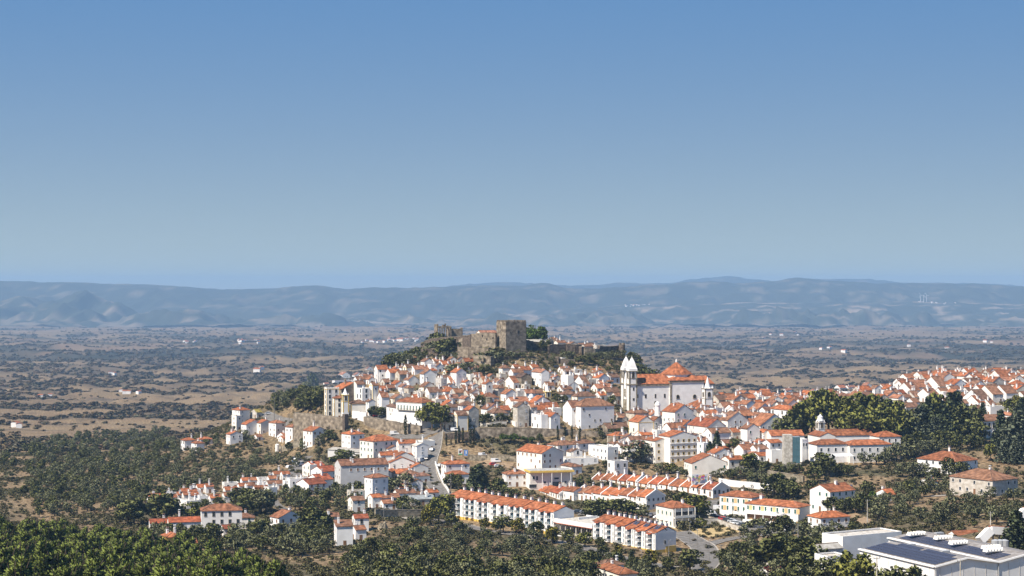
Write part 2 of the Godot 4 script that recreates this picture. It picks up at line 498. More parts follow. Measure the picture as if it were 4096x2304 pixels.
# the right-hand visible corner C (eave height), Ll metres of left face, Lr metres of right face, th: how far the right face is turned from the camera
func house(called: String, C: Vector3, Ll: float, Lr: float, th: float, kind: String, rc: String, wc: String, o := {}) -> Node3D:
	var ex := Vector3(cos(th), 0, -sin(th))         # along the right face
	var ez := Vector3(sin(th), 0, cos(th))          # outwards from the right face
	var mid := C + ex * Lr * 0.5 - ez * Ll * 0.5
	var low := INF
	for q in [C, C + ex * Lr, C - ez * Ll, mid]:
		low = minf(low, ground(q.x, q.z))
	var gy := ground(C.x, C.z)
	var Hh := maxf(C.y - gy, 2.2)
	var root := thing(called, o.get("label", ""), o.get("cat", "house"), Vector3(mid.x, C.y - Hh, mid.z), th)
	var dug := C.y - Hh - low + 1.0
	# in local axes x runs along the right face, z points out of it
	var a := Lr * 0.5
	var b := Ll * 0.5
	var pitch: float = o.get("pitch", 0.4)
	var wm: Material = variant(WALLS[wc], rng.randi() % 5 if WALLS[wc] in ["white", "pale", "offwhite"] else 0)
	var rm: Material = variant(ROOFS[rc], rng.randi() % 5)
	var w := MB.new()
	var c4 := [Vector3(-a, 0, b), Vector3(a, 0, b), Vector3(a, 0, -b), Vector3(-a, 0, -b)]
	for i in 4:
		var p: Vector3 = c4[i]
		var q: Vector3 = c4[(i + 1) % 4]
		w.quad(p - Vector3(0, dug, 0), q - Vector3(0, dug, 0), q + Vector3(0, Hh, 0), p + Vector3(0, Hh, 0))
	var r := MB.new()
	var t := 0.16
	var e := 0.32
	var rise := 0.0
	var ridge := MB.new()
	var hips := []
	if kind == "e" or kind == "g":
		var al := a if kind == "e" else b        # half length along the ridge
		var ac := b if kind == "e" else a        # half span
		rise = ac * pitch
		var f := func(u: float, y: float, s: float) -> Vector3: return Vector3(u, y, s) if kind == "e" else Vector3(s, y, u)
		for s in [-1.0, 1.0]:
			w.tri(f.call(al * s, Hh, ac * s * (1.0 if kind == "e" else -1.0)), f.call(al * s, Hh, -ac * s * (1.0 if kind == "e" else -1.0)), f.call(al * s, Hh + rise - 0.02, 0))
		var y0 := Hh - e * pitch + t
		var y1 := Hh + rise + t
		var g := al + 0.12
		if kind == "e":
			r.slab(Vector3(-g, y0, ac + e), Vector3(g, y0, ac + e), Vector3(g, y1, 0), Vector3(-g, y1, 0), t)
			r.slab(Vector3(g, y0, -ac - e), Vector3(-g, y0, -ac - e), Vector3(-g, y1, 0), Vector3(g, y1, 0), t)
			ridge.box(Vector3(0, y1 + 0.03, 0), Vector3(g * 2.0, 0.16, 0.26))
		else:
			r.slab(Vector3(-ac - e, y0, -g), Vector3(-ac - e, y0, g), Vector3(0, y1, g), Vector3(0, y1, -g), t)
			r.slab(Vector3(ac + e, y0, g), Vector3(ac + e, y0, -g), Vector3(0, y1, -g), Vector3(0, y1, g), t)
			ridge.box(Vector3(0, y1 + 0.03, 0), Vector3(0.26, 0.16, g * 2.0))
	elif kind == "h":
		var s := minf(a, b)
		rise = s * pitch
		var ra := Vector3(a - s, 0, 0) if a >= b else Vector3(0, 0, b - s)
		var y0 := Hh - e * pitch + t
		var top := Vector3(0, Hh + rise + t, 0)
		var k := [Vector3(-a - e, y0, b + e), Vector3(a + e, y0, b + e), Vector3(a + e, y0, -b - e), Vector3(-a - e, y0, -b - e)]
		if a >= b:
			r.slab(k[0], k[1], top + ra, top - ra, t); r.slab(k[2], k[3], top - ra, top + ra, t)
			r.slab3(k[1], k[2], top + ra, t); r.slab3(k[3], k[0], top - ra, t)
			hips = [[k[0], top - ra], [k[1], top + ra], [k[2], top + ra], [k[3], top - ra]]
		else:
			r.slab(k[1], k[2], top - ra, top + ra, t); r.slab(k[3], k[0], top + ra, top - ra, t)
			r.slab3(k[0], k[1], top + ra, t); r.slab3(k[2], k[3], top - ra, t)
			hips = [[k[0], top + ra], [k[1], top + ra], [k[2], top - ra], [k[3], top - ra]]
	elif kind == "s":
		rise = b * 2.0 * pitch * 0.7
		for s in [-1.0, 1.0]:
			w.tri(Vector3(a * s, Hh, b * s), Vector3(a * s, Hh, -b * s), Vector3(a * s, Hh + rise, -b))
		w.quad(Vector3(a, Hh, -b), Vector3(-a, Hh, -b), Vector3(-a, Hh + rise, -b), Vector3(a, Hh + rise, -b))
		r.slab(Vector3(-a - e, Hh + t, b + e), Vector3(a + e, Hh + t, b + e), Vector3(a + e, Hh + rise + t, -b), Vector3(-a - e, Hh + rise + t, -b), t)
	else:
		r.box(Vector3(0, Hh - 0.35, 0), Vector3(a * 2 - 0.3, 0.2, b * 2 - 0.3))
		for q in [[0, b - 0.1, a * 2, 0.2], [0, -b + 0.1, a * 2, 0.2], [a - 0.1, 0, 0.2, b * 2 - 0.4], [-a + 0.1, 0, 0.2, b * 2 - 0.4]]:
			w.box(Vector3(q[0], Hh + 0.15, q[1]), Vector3(q[2], 0.3, q[3]))
	part("wall", w.mesh(wm), root)
	var rn := part("roof", r.mesh(rm), root)
	if ridge.v.size() and o.get("ridge", true):
		part("ridge_cap", ridge.mesh(M["pink" if rc in ["o", "p"] else "dark_roof"]), rn)
	for q in hips:
		var hb := MB.new()
		hb.bar(q[0], q[1], 0.2)
		part("ridge_cap", hb.mesh(M["pink" if rc in ["o", "p"] else "dark_roof"]), rn)
	if wc == "c":                                      # painted yellow corners and plinth
		var y := MB.new()
		for q in [Vector3(-a, 0, b), Vector3(a, 0, b), Vector3(-a, 0, -b)]:
			y.box(q + Vector3(0, Hh * 0.5, 0), Vector3(0.22, Hh - 0.05, 0.22))
		y.box(Vector3(0, 0.3, 0), Vector3(a * 2 + 0.12, 0.5, b * 2 + 0.12))
		y.box(Vector3(0, Hh - 0.25, 0), Vector3(a * 2 + 0.16, 0.2, b * 2 + 0.16))
		part("trim", y.mesh(M["yellow"]), root)
	# chimneys
	var nc: int = o.get("chim", [0, 1, 1, 1, 2][rng.randi() % 5])
	var cm: String = "granite" if wc == "s" else ("white" if rng.randf() < 0.75 else "brown")
	for i in nc:
		var u := rng.randf_range(-0.7, 0.7)
		var s := rng.randf_range(-0.6, 0.6)
		var pos := Vector3(a * u, 0, b * s)
		var yy := Hh
		if kind == "e":
			yy = Hh + rise * (1.0 - absf(s))
		elif kind == "g":
			yy = Hh + rise * (1.0 - absf(u))
		elif kind == "h":
			yy = Hh + minf(minf(a - absf(pos.x), b - absf(pos.z)) * pitch, rise)
		elif kind == "s":
			yy = Hh + rise * (0.5 - s * 0.5)
		part("chimney", chim[cm + str(rng.randi() % 3)], root, Transform3D(Basis(), Vector3(pos.x, yy, pos.z)))
	# windows on the faces that can be seen
	if o.get("win", true) and wc != "s":
		var wmesh: ArrayMesh = o.get("wmesh", wins[rng.randi() % wins.size()])
		var floors := clampi(int(round(Hh / 3.1)), 1, 5)
		var skip: float = o.get("skip", 0.3)
		for face in [[0.0, Lr, b], [-PI * 0.5, Ll, a], [PI * 0.5, Ll, a]]:
			var basis := Basis(Vector3.UP, face[0])
			var out := Basis(Vector3.UP, th) * (basis * Vector3(0, 0, 1))
			var to := (Vector3(0, CAMY, 0) - mid).normalized()
			if out.dot(to) < 0.06 or face[1] < 2.4:
				continue
			var cols := maxi(1, int(face[1] / float(o.get("pitchw", 3.0))))
			for fl in floors:
				for cc in cols:
					var x: float = (cc + 0.5) / cols * face[1] - face[1] * 0.5
					var y := fl * (Hh - 0.3) / floors + (1.1 if fl > 0 or floors == 1 else 1.0)
					if y + 1.35 > Hh:
						y = Hh - 1.75
					if fl == 0 and cc == cols / 2 and Hh < 12.0:
						part("door", door_mesh, root, Transform3D(basis, basis * Vector3(x, 0, face[2])))
						continue
					if rng.randf() < skip:
						continue
					part("window", wmesh, root, Transform3D(basis, basis * Vector3(x, y, face[2])))
	return root

# one line of a table: region, left edge, corner, right edge, eave row, wall height, kind + roof + wall letters
func house_line(s: String, zone: String, th0: float, size_words: bool) -> void:
	var q := s.strip_edges().split(" ", false)
	if q.size() < 7:
		return
	var x0 := float(q[1]); var xc := float(q[2]); var x1 := float(q[3]); var y := float(q[4]); var h := float(q[5])
	var code: String = q[6]
	if zone == "old town" and code[1] in ["o", "r", "e"]:
		code[1] = ["u", "o", "b", "o", "p", "o", "u"][rng.randi() % 7]
	elif code[1] == "o" and rng.randf() < 0.4:
		code[1] = "u"
	if code[2] == "w" and rng.randf() < (0.16 if zone in ["old town", "church quarter", "right-hand rooftops"] else 0.0):
		code[2] = "l"
	var th := deg_to_rad(th0 + rng.randf_range(-5, 5))
	if q.size() > 7:
		th = deg_to_rad(float(q[7]))
	var pc := P(q[0], xc, y)
	if zone in ["old town", "church quarter", "right-hand rooftops"] and h < 8.0:
		h *= 0.78
	var d := hit(pc, h, 400.0)
	if q.size() > 8 and float(q[8]) > 1.0:
		d = float(q[8])
	var C := at_depth(pc, d)
	var mpp: float = REG[q[0]][2] * d / F
	var Lr := (x1 - xc) * mpp / cos(th)
	var Ll := (xc - x0) * mpp / maxf(sin(th), 0.3)
	Lr = clampf(Lr, 3.6, 70.0)
	Ll = clampf(Ll, 4.2 + 0.25 * minf(Lr, 10.0), 26.0) if q.size() < 10 else float(q[9])
	if Ll < 0.55 * Lr and q.size() < 10:
		Ll = clampf(0.6 * Lr, 4.0, 11.0)
	if x1 - xc < 16.0:
		Lr = clampf(0.6 * Ll, 4.0, 9.0)
	var o := {}
	if code[2] == "s":
		o.win = false
	o.pitch = PITCH.get(zone, 0.42)
	o.skip = SKIP.get(zone, 0.3)
	var called: String = "stone_house" if code[2] == "s" else {"e": "house", "g": "gabled_house", "h": "hip_roofed_house", "s": "lean_to", "f": "flat_roofed_house"}[code[0]]
	var n := house(called, C, Ll, Lr, th, code[0], code[1], code[2], o)
	var size := "small" if Lr * Ll < 45.0 else ("large" if Lr * Ll > 150.0 else "")
	var form: String = {"e": "gable roof", "g": "gable roof", "h": "hip roof", "s": "lean-to roof", "f": "roof terrace"}[code[0]]
	var words := "%s %s house with %s %s" % [size, WALL_WORD[code[2]], ROOF_WORD[code[1]] if code[0] != "f" else "flat", form]
	note(zone, n, words.strip_edges())
func note(zone: String, n: Node3D, words: String) -> void:
	if not zone_items.has(zone):
		zone_items[zone] = []
	var g := n.position
	zone_items[zone].append([n, 1288.0 + g.x / -g.z * 4491.0, 724.5 + (CAMY - g.y) / -g.z * 4491.0, words])
const ORD := ["first", "second", "third", "fourth", "fifth", "sixth", "seventh", "eighth", "ninth", "tenth", "eleventh", "twelfth", "thirteenth", "fourteenth", "fifteenth", "sixteenth", "seventeenth", "eighteenth", "nineteenth", "twentieth", "twenty-first", "twenty-second"]
func name_all() -> void:      # every member of a zone is told apart by its row (counted from the far one) and its place in that row from the left
	for zone in zone_items:
		var all: Array = zone_items[zone]
		all.sort_custom(func(p, q): return p[2] < q[2])
		var size := 14 if all.size() > 16 else maxi(all.size(), 1)
		if all.size() > 14 * 15:
			size = 16
		var k := 0
		while k * size < all.size():
			var row := all.slice(k * size, (k + 1) * size)
			row.sort_custom(func(p, q): return p[1] < q[1])
			for i in row.size():
				var n: Node3D = row[i][0]
				var where: String = "%s from left, " % ORD[i]
				if all.size() > size:
					where += "%s row " % ORD[k]
				n.set_meta("label", "%s, %s%s" % [row[i][3], where, zone])
				n.set_meta("group", GROUPS.get(zone, zone))
			k += 1
const GROUPS := {}

const PITCH := {"old town": 0.64, "church quarter": 0.62, "right-hand rooftops": 0.62}
const SKIP := {"old town": 0.68, "church quarter": 0.6, "right-hand rooftops": 0.7}

const OLD_TOWN := """
A 1070 1160 1370 390 8 eow;A 1230 1240 1395 455 5 gog;A 1395 1410 1625 455 7 eow;A 1575 1600 1800 490 6 ebg;A 1240 1300 1400 300 3 ebw;A 1430 1480 1640 310 3 eow;A 1440 1500 1600 375 4 gow
A 1600 1640 1690 350 5 gbw;A 1690 1740 1900 350 7 edc;A 1855 1905 2200 390 5 eow;A 2000 2090 2330 480 8 gbw;A 2180 2240 2330 410 5 how;A 2215 2240 2290 300 6 f.w;A 2010 2110 2270 230 5 gbw
A 2265 2300 2400 230 3 eow;A 2290 2340 2490 330 5 gbw;A 2460 2540 2570 450 6 eoc;A 1150 1200 1245 470 7 f.w;A 1700 1780 1990 600 5 gbw;A 1400 1520 1700 690 4 gow;A 1200 1300 1420 650 3 ebg
A 1340 1360 1510 760 3 eog;A 1170 1180 1340 790 4 eog;A 1035 1045 1195 745 4 gow;A 1560 1650 1790 740 5 gpw;A 1680 1780 1880 760 6 hbg;A 1985 2090 2330 740 6 gbc;A 2085 2180 2290 625 4 ebg
A 2320 2440 2470 580 9 f.w;A 1800 2030 2080 850 4 fbw;A 2085 2200 2490 850 5 ebw;A 1135 1240 1252 950 9 eow;A 1250 1262 1400 1000 6 eoc;A 1395 1500 1710 975 7 goc;A 1335 1345 1535 900 4 f.w
A 1500 1540 1780 1050 4 gbw;A 1805 1900 2000 985 5 eow;A 2310 2400 2540 990 4 erw;A 2380 2480 2576 1120 4 gow;A 2240 2330 2370 1000 5 f.w;A 1190 1200 1300 880 3 erg;A 1680 1690 1790 890 5 f.g
A 925 985 1090 1040 8 gbw;A 735 740 900 690 11 ebw;A 975 1060 1095 710 14 ebc;A 250 300 620 620 7 fpw;A 330 450 600 500 6 grw;A 630 710 860 510 7 gow;A 810 830 1080 560 4 epw;A 920 985 1110 590 4 gow
A 895 945 1060 380 6 gpw;A 1295 1575 1690 1165 10 hbw;A 1880 1900 2010 160 3 eow;A 1760 1800 1900 225 3 ebg;A 1650 1680 1780 280 3 gog;A 2360 2400 2470 260 3 gow;A 2440 2470 2560 290 4 eow;A 80 90 180 680 4 eow
B 0 60 150 60 3 eow;B 75 215 290 80 4 gbw;B 260 360 495 85 4 gbw;B 0 20 110 160 3 eow;B 90 110 200 150 3 erw;B 80 170 240 240 4 eow;B 265 375 480 195 3 gbw;B 480 500 690 130 5 eos;B 655 735 865 285 4 ebs
B 35 160 265 350 6 goc;B 205 330 530 350 9 gow;B 335 380 480 415 5 erw;B 440 610 660 400 5 fpw;B 500 560 790 345 4 gpw;B 385 520 630 550 5 gow;B 0 10 230 480 6 ebw;B 80 220 350 560 4 erw;B 665 745 830 510 4 ebw
B 755 880 1015 545 4 eow;B 870 930 1060 580 9 grw;B 1020 1150 1340 545 5 gbw;B 1160 1200 1345 390 5 f.g;B 940 1000 1130 430 3 gog;B 1290 1480 1500 555 5 eow;B 1460 1470 1690 350 6 eow;B 1630 1650 1850 300 6 eow
B 1840 1860 2000 250 4 eow;B 1850 2040 2200 350 9 gow;B 1500 1640 1850 450 6 gds;B 2110 2190 2330 380 5 gbc;B 2230 2310 2400 450 5 grw;B 955 1170 1300 665 6 hbw;B 750 820 910 660 6 gbs;B 360 480 640 690 3 ebg
B 580 660 780 620 4 gpw;B 20 90 165 690 5 eow;B 110 165 330 640 4 gow;B 185 310 500 760 5 ebg;B 445 560 620 790 4 ebw;B 560 640 820 760 5 gbw;B 110 150 380 870 4 eow;B 370 500 520 880 6 gpw;B 0 75 380 1020 6 gow
B 625 700 830 850 4 ebw;B 820 840 1120 830 3 eow;B 1030 1050 1200 930 3 hbs;B 1220 1330 1560 780 6 gow;B 1530 1560 1740 740 6 fpw;B 1715 1730 1920 770 5 epw;B 1900 1920 2090 770 4 ebw;B 1400 1440 1800 940 5 epw
B 370 450 700 1015 7 hbw;B 165 180 370 1050 5 ebw;B 505 580 780 1110 10 gog;B 240 350 560 1215 9 ebc;B 100 130 260 1190 8 hog;B 820 950 1250 1090 5 gow;B 945 1090 1360 1170 6 how;B 1140 1150 1420 1110 5 eow
B 1370 1470 1600 960 7 f.w;B 1500 1560 1790 1045 11 gbg;B 1800 1895 2250 960 7 gow;B 1735 1830 1890 1050 10 eow;B 1890 1900 2260 1100 5 eow;B 2040 2100 2280 1180 7 eow;B 1845 2040 2062 1220 11 fow;B 2065 2230 2420 1240 10 gow
B 2250 2270 2450 1080 6 f.w;B 1350 1520 1540 1350 4 f.w;B 1000 1020 1160 1010 4 gow;B 650 700 860 420 4 eow;B 1470 1500 1600 250 4 eow;B 1590 1610 1720 690 4 f.w;B 1180 1200 1290 560 4 gbg;B 1640 1700 1760 600 4 f.g
C 20 40 390 1000 5 eow;C 430 560 670 370 9 f.w;C 425 480 640 280 3 ebw;C 630 670 800 420 4 ebw;C 400 430 620 250 3 eow;C 650 700 860 250 3 f.w;C 780 800 1030 330 4 f.w;C 1040 1120 1280 310 4 gbw;C 1130 1140 1250 250 3 how
C 1065 1190 1400 410 5 gow;C 1400 1420 1610 400 4 ebw;C 720 840 960 480 4 gbw;C 680 900 1000 540 4 ebw;C 940 980 1140 450 5 f.g;C 470 570 810 580 4 gow;C 100 130 300 560 4 ebw;C 400 430 520 520 3 ebg;C 405 440 660 640 3 ebw
C 1130 1150 1480 620 4 epw;C 1310 1330 1610 690 6 ebc;C 450 480 740 740 6 hbw;C 670 750 1130 780 7 hbc;C 1190 1200 1340 760 4 eow;C 1505 1520 1612 775 6 ebw;C 820 830 1000 620 3 ebw;C 640 825 1510 985 12 hbw
C 470 640 650 1010 10 eow;C 690 930 1130 1290 5 ebw;C 1135 1260 1410 1160 5 gbw;C 1410 1420 1510 1160 4 ebg;C 1495 1590 1740 1200 4 ebg;C 1635 1660 1740 1230 5 gbg;C 1745 1900 2200 1120 8 hbg;C 1990 2000 2310 990 4 ebw
C 1345 1360 1810 1430 4 ebs;C 1815 1985 2300 1300 9 goc;C 1990 2000 2260 1410 5 epw;C 2120 2240 2350 1160 5 gow;C 200 260 400 480 4 gbw;C 880 900 1060 380 4 gbw;C 1200 1220 1330 530 3 eow;C 1330 1350 1480 480 3 ebw
"""
const CHURCH_QUARTER := """
D 585 820 1240 300 5 how;D 960 1190 1570 390 5 how;D 480 705 1100 495 12 gow;D 755 890 1220 650 6 gow;D 955 965 1130 460 5 f.w;D 1010 1370 1760 790 8 grw;D 1740 1765 2210 660 8 gbw;D 1230 1250 1590 500 4 gbw
D 1370 1400 1640 560 3 eow;D 1425 1440 1860 920 8 ebw;D 1830 1860 2070 900 6 eog;D 1985 2280 2300 900 7 f.w;D 2060 2160 2430 830 10 gow;D 2440 2500 2570 900 8 gow;D 1745 1890 1900 250 4 how;D 1890 2000 2330 190 7 gow
D 2080 2170 2370 330 5 gbw;D 2370 2380 2500 200 7 f.w;D 2280 2360 2570 390 4 eow;D 1990 2060 2200 520 4 gow;D 2050 2190 2330 560 5 gpw;D 2060 2260 2480 580 5 gbw;D 0 10 300 690 6 gow;D 0 10 250 860 5 gpw
D 330 340 500 870 7 f.w;D 20 30 310 960 4 eow;D 0 10 230 1070 5 ebg;D 1180 1190 1400 1085 7 eow;D 1480 1530 1860 1330 6 gow;D 1930 2080 2340 1250 7 eow;D 2320 2345 2570 1245 7 ebw;D 100 230 470 560 4 eow;D 1270 1280 1370 1130 9 f.w
D 1700 1720 1870 560 3 ebw;D 1640 1660 1900 470 3 eow;D 1830 1850 1980 500 3 f.w;D 1990 2010 2130 420 3 eow;D 1760 1780 1900 440 3 f.w;D 2430 2450 2570 460 3 eow;D 2200 2220 2330 420 4 eow
E 140 150 480 850 6 gow;E 490 790 1000 855 10 how;E 560 730 880 680 4 eow;E 550 620 920 590 4 eow;E 880 960 1340 600 5 ebw;E 1080 1090 1220 690 4 eow;E 1005 1090 1180 720 3 gow;E 1450 1460 1960 540 5 eow;E 1720 1810 1960 410 4 eow
E 1950 1960 2200 500 5 f.w;E 1990 2000 2180 600 4 eow;E 1820 1850 1980 590 4 eow;E 0 10 160 650 4 ebw;E 150 170 290 600 6 f.w;E 250 260 530 650 4 eow;E 60 150 480 740 4 eow;E 2250 2300 2520 400 4 gow;E 2300 2320 2500 560 4 epw
E 2420 2500 2576 590 4 eow;E 0 210 830 1170 8 gow;E 2100 2120 2260 430 4 f.w;E 2380 2400 2560 480 4 epw;E 1950 1980 2160 400 3 eow;E 300 330 480 920 4 ebw;E 0 20 260 960 4 ebw
"""
const RIGHT_QUARTER := """
F 0 10 160 380 4 eow;F 150 160 430 350 4 f.w;F 160 180 330 420 4 eow;F 330 450 520 410 4 eow;F 470 500 700 410 4 eow;F 480 560 720 510 4 eow;F 505 620 880 300 5 f.w;F 800 830 1000 330 4 eow;F 1030 1040 1210 250 5 f.g
F 1220 1260 1420 260 4 eow;F 660 880 1080 480 5 ebw;F 980 1050 1200 450 5 ebw;F 1140 1160 1320 400 4 eow;F 1320 1440 1820 400 5 ebw;F 1540 1660 1800 310 4 eow;F 1800 1850 1970 380 4 eow;F 1965 2110 2330 300 7 eow;F 2270 2340 2550 280 6 eow
F 2330 2460 2570 420 5 ebw;F 1080 1130 1340 540 4 eow;F 1300 1380 1440 470 4 eow;F 1380 1450 1620 570 4 ebw;F 1550 1660 1850 490 4 eow;F 1850 1880 2100 500 4 ebw;F 1590 1730 1890 580 5 eow;F 1740 1950 2190 640 6 ebw;F 2040 2220 2480 620 6 ebw
F 2190 2350 2450 520 6 f.w;F 2470 2560 2570 650 5 eow;F 1200 1220 1560 690 5 eow;F 110 300 520 560 5 eow;F 220 380 540 690 4 ebw;F 500 660 890 640 6 eow;F 870 900 1090 580 4 ebw;F 940 950 1070 600 6 f.w;F 0 20 220 620 4 erw
F 0 10 180 750 4 eow;F 120 180 330 700 4 ebw;F 240 350 500 800 4 ebw;F 0 10 300 850 4 ebw;F 160 200 520 900 4 ebw;F 1270 1290 1480 820 5 ebw;F 1470 1700 1940 740 6 ebw;F 1480 1660 1870 810 4 eow;F 1560 1620 1880 940 4 ebw
F 1890 1900 2330 900 6 f.w;F 1780 1900 2000 850 3 eow;F 1780 1800 1960 960 3 eow;F 2180 2310 2420 1060 6 gpw;F 2390 2400 2570 870 4 f.w;F 620 640 780 590 3 eow;F 930 960 1050 270 3 eow;F 640 700 830 560 3 f.w;F 1440 1460 1560 330 3 f.w
F 1960 1980 2110 450 4 ebw;F 2140 2160 2330 450 4 ebw;F 2480 2500 2570 530 4 eow;F 700 720 830 720 4 ebw;F 930 960 1100 760 4 eow;F 1890 1920 2060 310 3 eow;F 2460 2480 2570 330 3 f.w;F 340 360 470 300 3 eow
"""
const HILLSIDE := """
G 205 400 580 255 8 how 38;G 210 330 435 375 9 fow 38;G 470 530 860 545 7 gow 35;G 730 820 1040 515 7 gow 35;G 950 1125 1300 515 9 how 38;G 1285 1460 1680 600 7 how 38;G 1640 1860 2140 680 8 gow 38;G 90 205 440 745 6 gow 30
G 670 740 820 790 3 eow;G 1110 1300 1370 790 2.4 eow;G 1210 1270 1520 830 2.4 eow;G 585 740 760 300 4 eyg
5 545 600 700 85 6 how 30;5 715 760 870 75 5 how 30;5 650 720 790 115 5 how 35
"""
const TERRACES := """
5 560 570 640 600 3 eow 20;5 640 650 710 600 3.4 eow 20;5 720 730 810 557 3 eow 20;5 810 815 890 550 3.4 eow 20;5 520 530 585 635 3 eow 20;5 585 590 650 635 3.4 eow 20;5 400 410 520 660 3 eow 20;5 420 430 540 625 3.4 f.w 20;5 650 660 740 640 3.4 eow 20
5 740 750 830 650 3.4 f.w 20;5 830 860 960 665 4 eow 20;5 500 620 760 700 5 f.w 30;5 230 240 400 660 4 eow 20;5 650 660 760 590 3 f.w 20
5 1170 1180 1255 490 3.4 eow 20;5 1255 1260 1330 485 3 eow 20;5 1490 1500 1580 425 3.4 eow 20;5 1580 1585 1660 425 3.2 eow 20;5 1140 1150 1220 545 3 eow 20;5 1220 1225 1300 540 3.4 eow 20;5 1430 1440 1520 520 3.4 eow 20;5 1520 1525 1590 518 3 eow 20
5 1300 1310 1440 575 3.6 eow 20;5 985 1000 1140 520 3.2 f.w 20;5 1000 1010 1130 585 3.6 eow 20;5 1330 1345 1440 470 3.4 f.w 20;5 1340 1350 1420 515 3.2 f.w 20;5 1440 1450 1530 470 3.2 eow 20;5 1600 1610 1660 500 4 f.w 20;5 1390 1450 1525 565 5 f.w 35;5 990 1000 1130 640 3.4 eow 20;5 1160 1170 1290 600 3.4 f.w 20
5 1795 1860 1900 335 6 f.w 30;5 1960 1990 2130 400 5 erw 40 0 10;5 1900 1950 2085 485 5 erw 40 0 10;5 1790 1850 2015 530 5 erw 40 0 10;5 1650 1660 1870 480 6 f.w 20;5 1860 1900 2010 350 5 erw 40 0 10
"""
const LOWER_LEFT := """
5 245 250 425 920 5 erw 15;5 430 440 750 910 6 erw 15;5 745 770 1165 795 9 how 12;5 1065 1080 1300 865 5 hoc 12;5 1450 1550 1770 865 6 gow 38;5 2000 2010 2155 855 5 eow 15;5 2300 2310 2450 870 6 erw 15;5 2125 2130 2290 955 7 sbw 15
5 2270 2320 2425 985 4 eow;5 330 420 560 1060 4 hoy;5 555 560 720 1130 3 eoy;5 980 990 1080 975 3 erw;5 2230 2290 2410 690 5 ebw;5 2265 2270 2410 600 5 f.g;5 2470 2490 2580 660 5 eow
6 235 245 410 560 3 eow;6 345 375 480 505 5 gow;6 215 225 410 620 4 eow;6 20 60 250 665 4 eow;6 80 85 220 720 3 eow;6 360 365 600 680 3 egk;6 530 540 640 610 3 eow;6 410 420 500 635 3 ebg
7 535 545 750 1345 5 hbw;7 490 700 880 1430 4 how;8 0 10 180 1415 3 emw;8 355 365 415 1390 3 emw
"""
const BELOW_WALL := """
5 2165 2270 2400 25 9 how 35;5 2345 2500 2745 95 9 how 38;5 2165 2170 2640 340 11 eoe 20;5 2400 2490 2640 462 10 how 38;6 235 240 410 115 9 eow 15;6 415 420 530 140 8 g.w;6 50 55 220 235 6 eow 15;6 60 75 400 240 5 how 15
6 200 210 395 250 5 gow 20;6 140 150 395 310 7 gow 10;6 690 715 950 325 8 how 22;6 740 750 940 430 5 how 22;6 1425 1680 1900 215 11 gow 38;6 1310 1320 1540 425 8 how 15 800;6 1870 1985 2085 350 9 how 30 830
6 1735 1840 2040 135 8 hbw 35;6 1960 2000 2215 120 6 hbw 30;6 1960 1970 2090 200 5 gbw 20;7 400 580 690 160 7 f.w 30;7 200 235 325 195 5 gbw;7 785 795 960 180 6 f.w 20;7 150 160 490 270 5 f.w 15;7 600 650 790 300 7 f.w 30;7 800 805 1000 80 6 ebw 15
7 1640 1660 1850 215 6 gow;7 1910 1955 2075 175 5 eow;7 2060 2075 2210 175 5 ebw;7 2175 2215 2345 110 6 eow;7 2200 2230 2345 190 6 f.w 20;7 1350 1430 1800 315 7 gow 12;7 1770 1800 1960 280 7 eow;6 470 480 600 95 5 f.w
8 460 625 920 605 8 eow 35;8 435 530 850 865 6 how 25;8 1940 2260 2576 490 6 hbg 35;8 1585 1890 2170 300 5.5 how 40;8 1120 1215 1310 630 3 eow;8 1850 1900 2170 1055 4 eow 15 560;8 1600 1620 1720 500 2.4 epw
"""
const CASTLE_HOUSES := """
3 225 300 330 412 3 ebl 26 1110;3 320 330 420 430 4 eow 26 1105;3 415 440 545 448 4 gbl 26 1110;3 540 560 710 458 3 ebl 26 1110;3 700 720 830 458 4 f.l 26 1108;3 590 605 690 468 3 ebl 26 1102;3 350 370 420 585 3 f.w 26 1058
"""
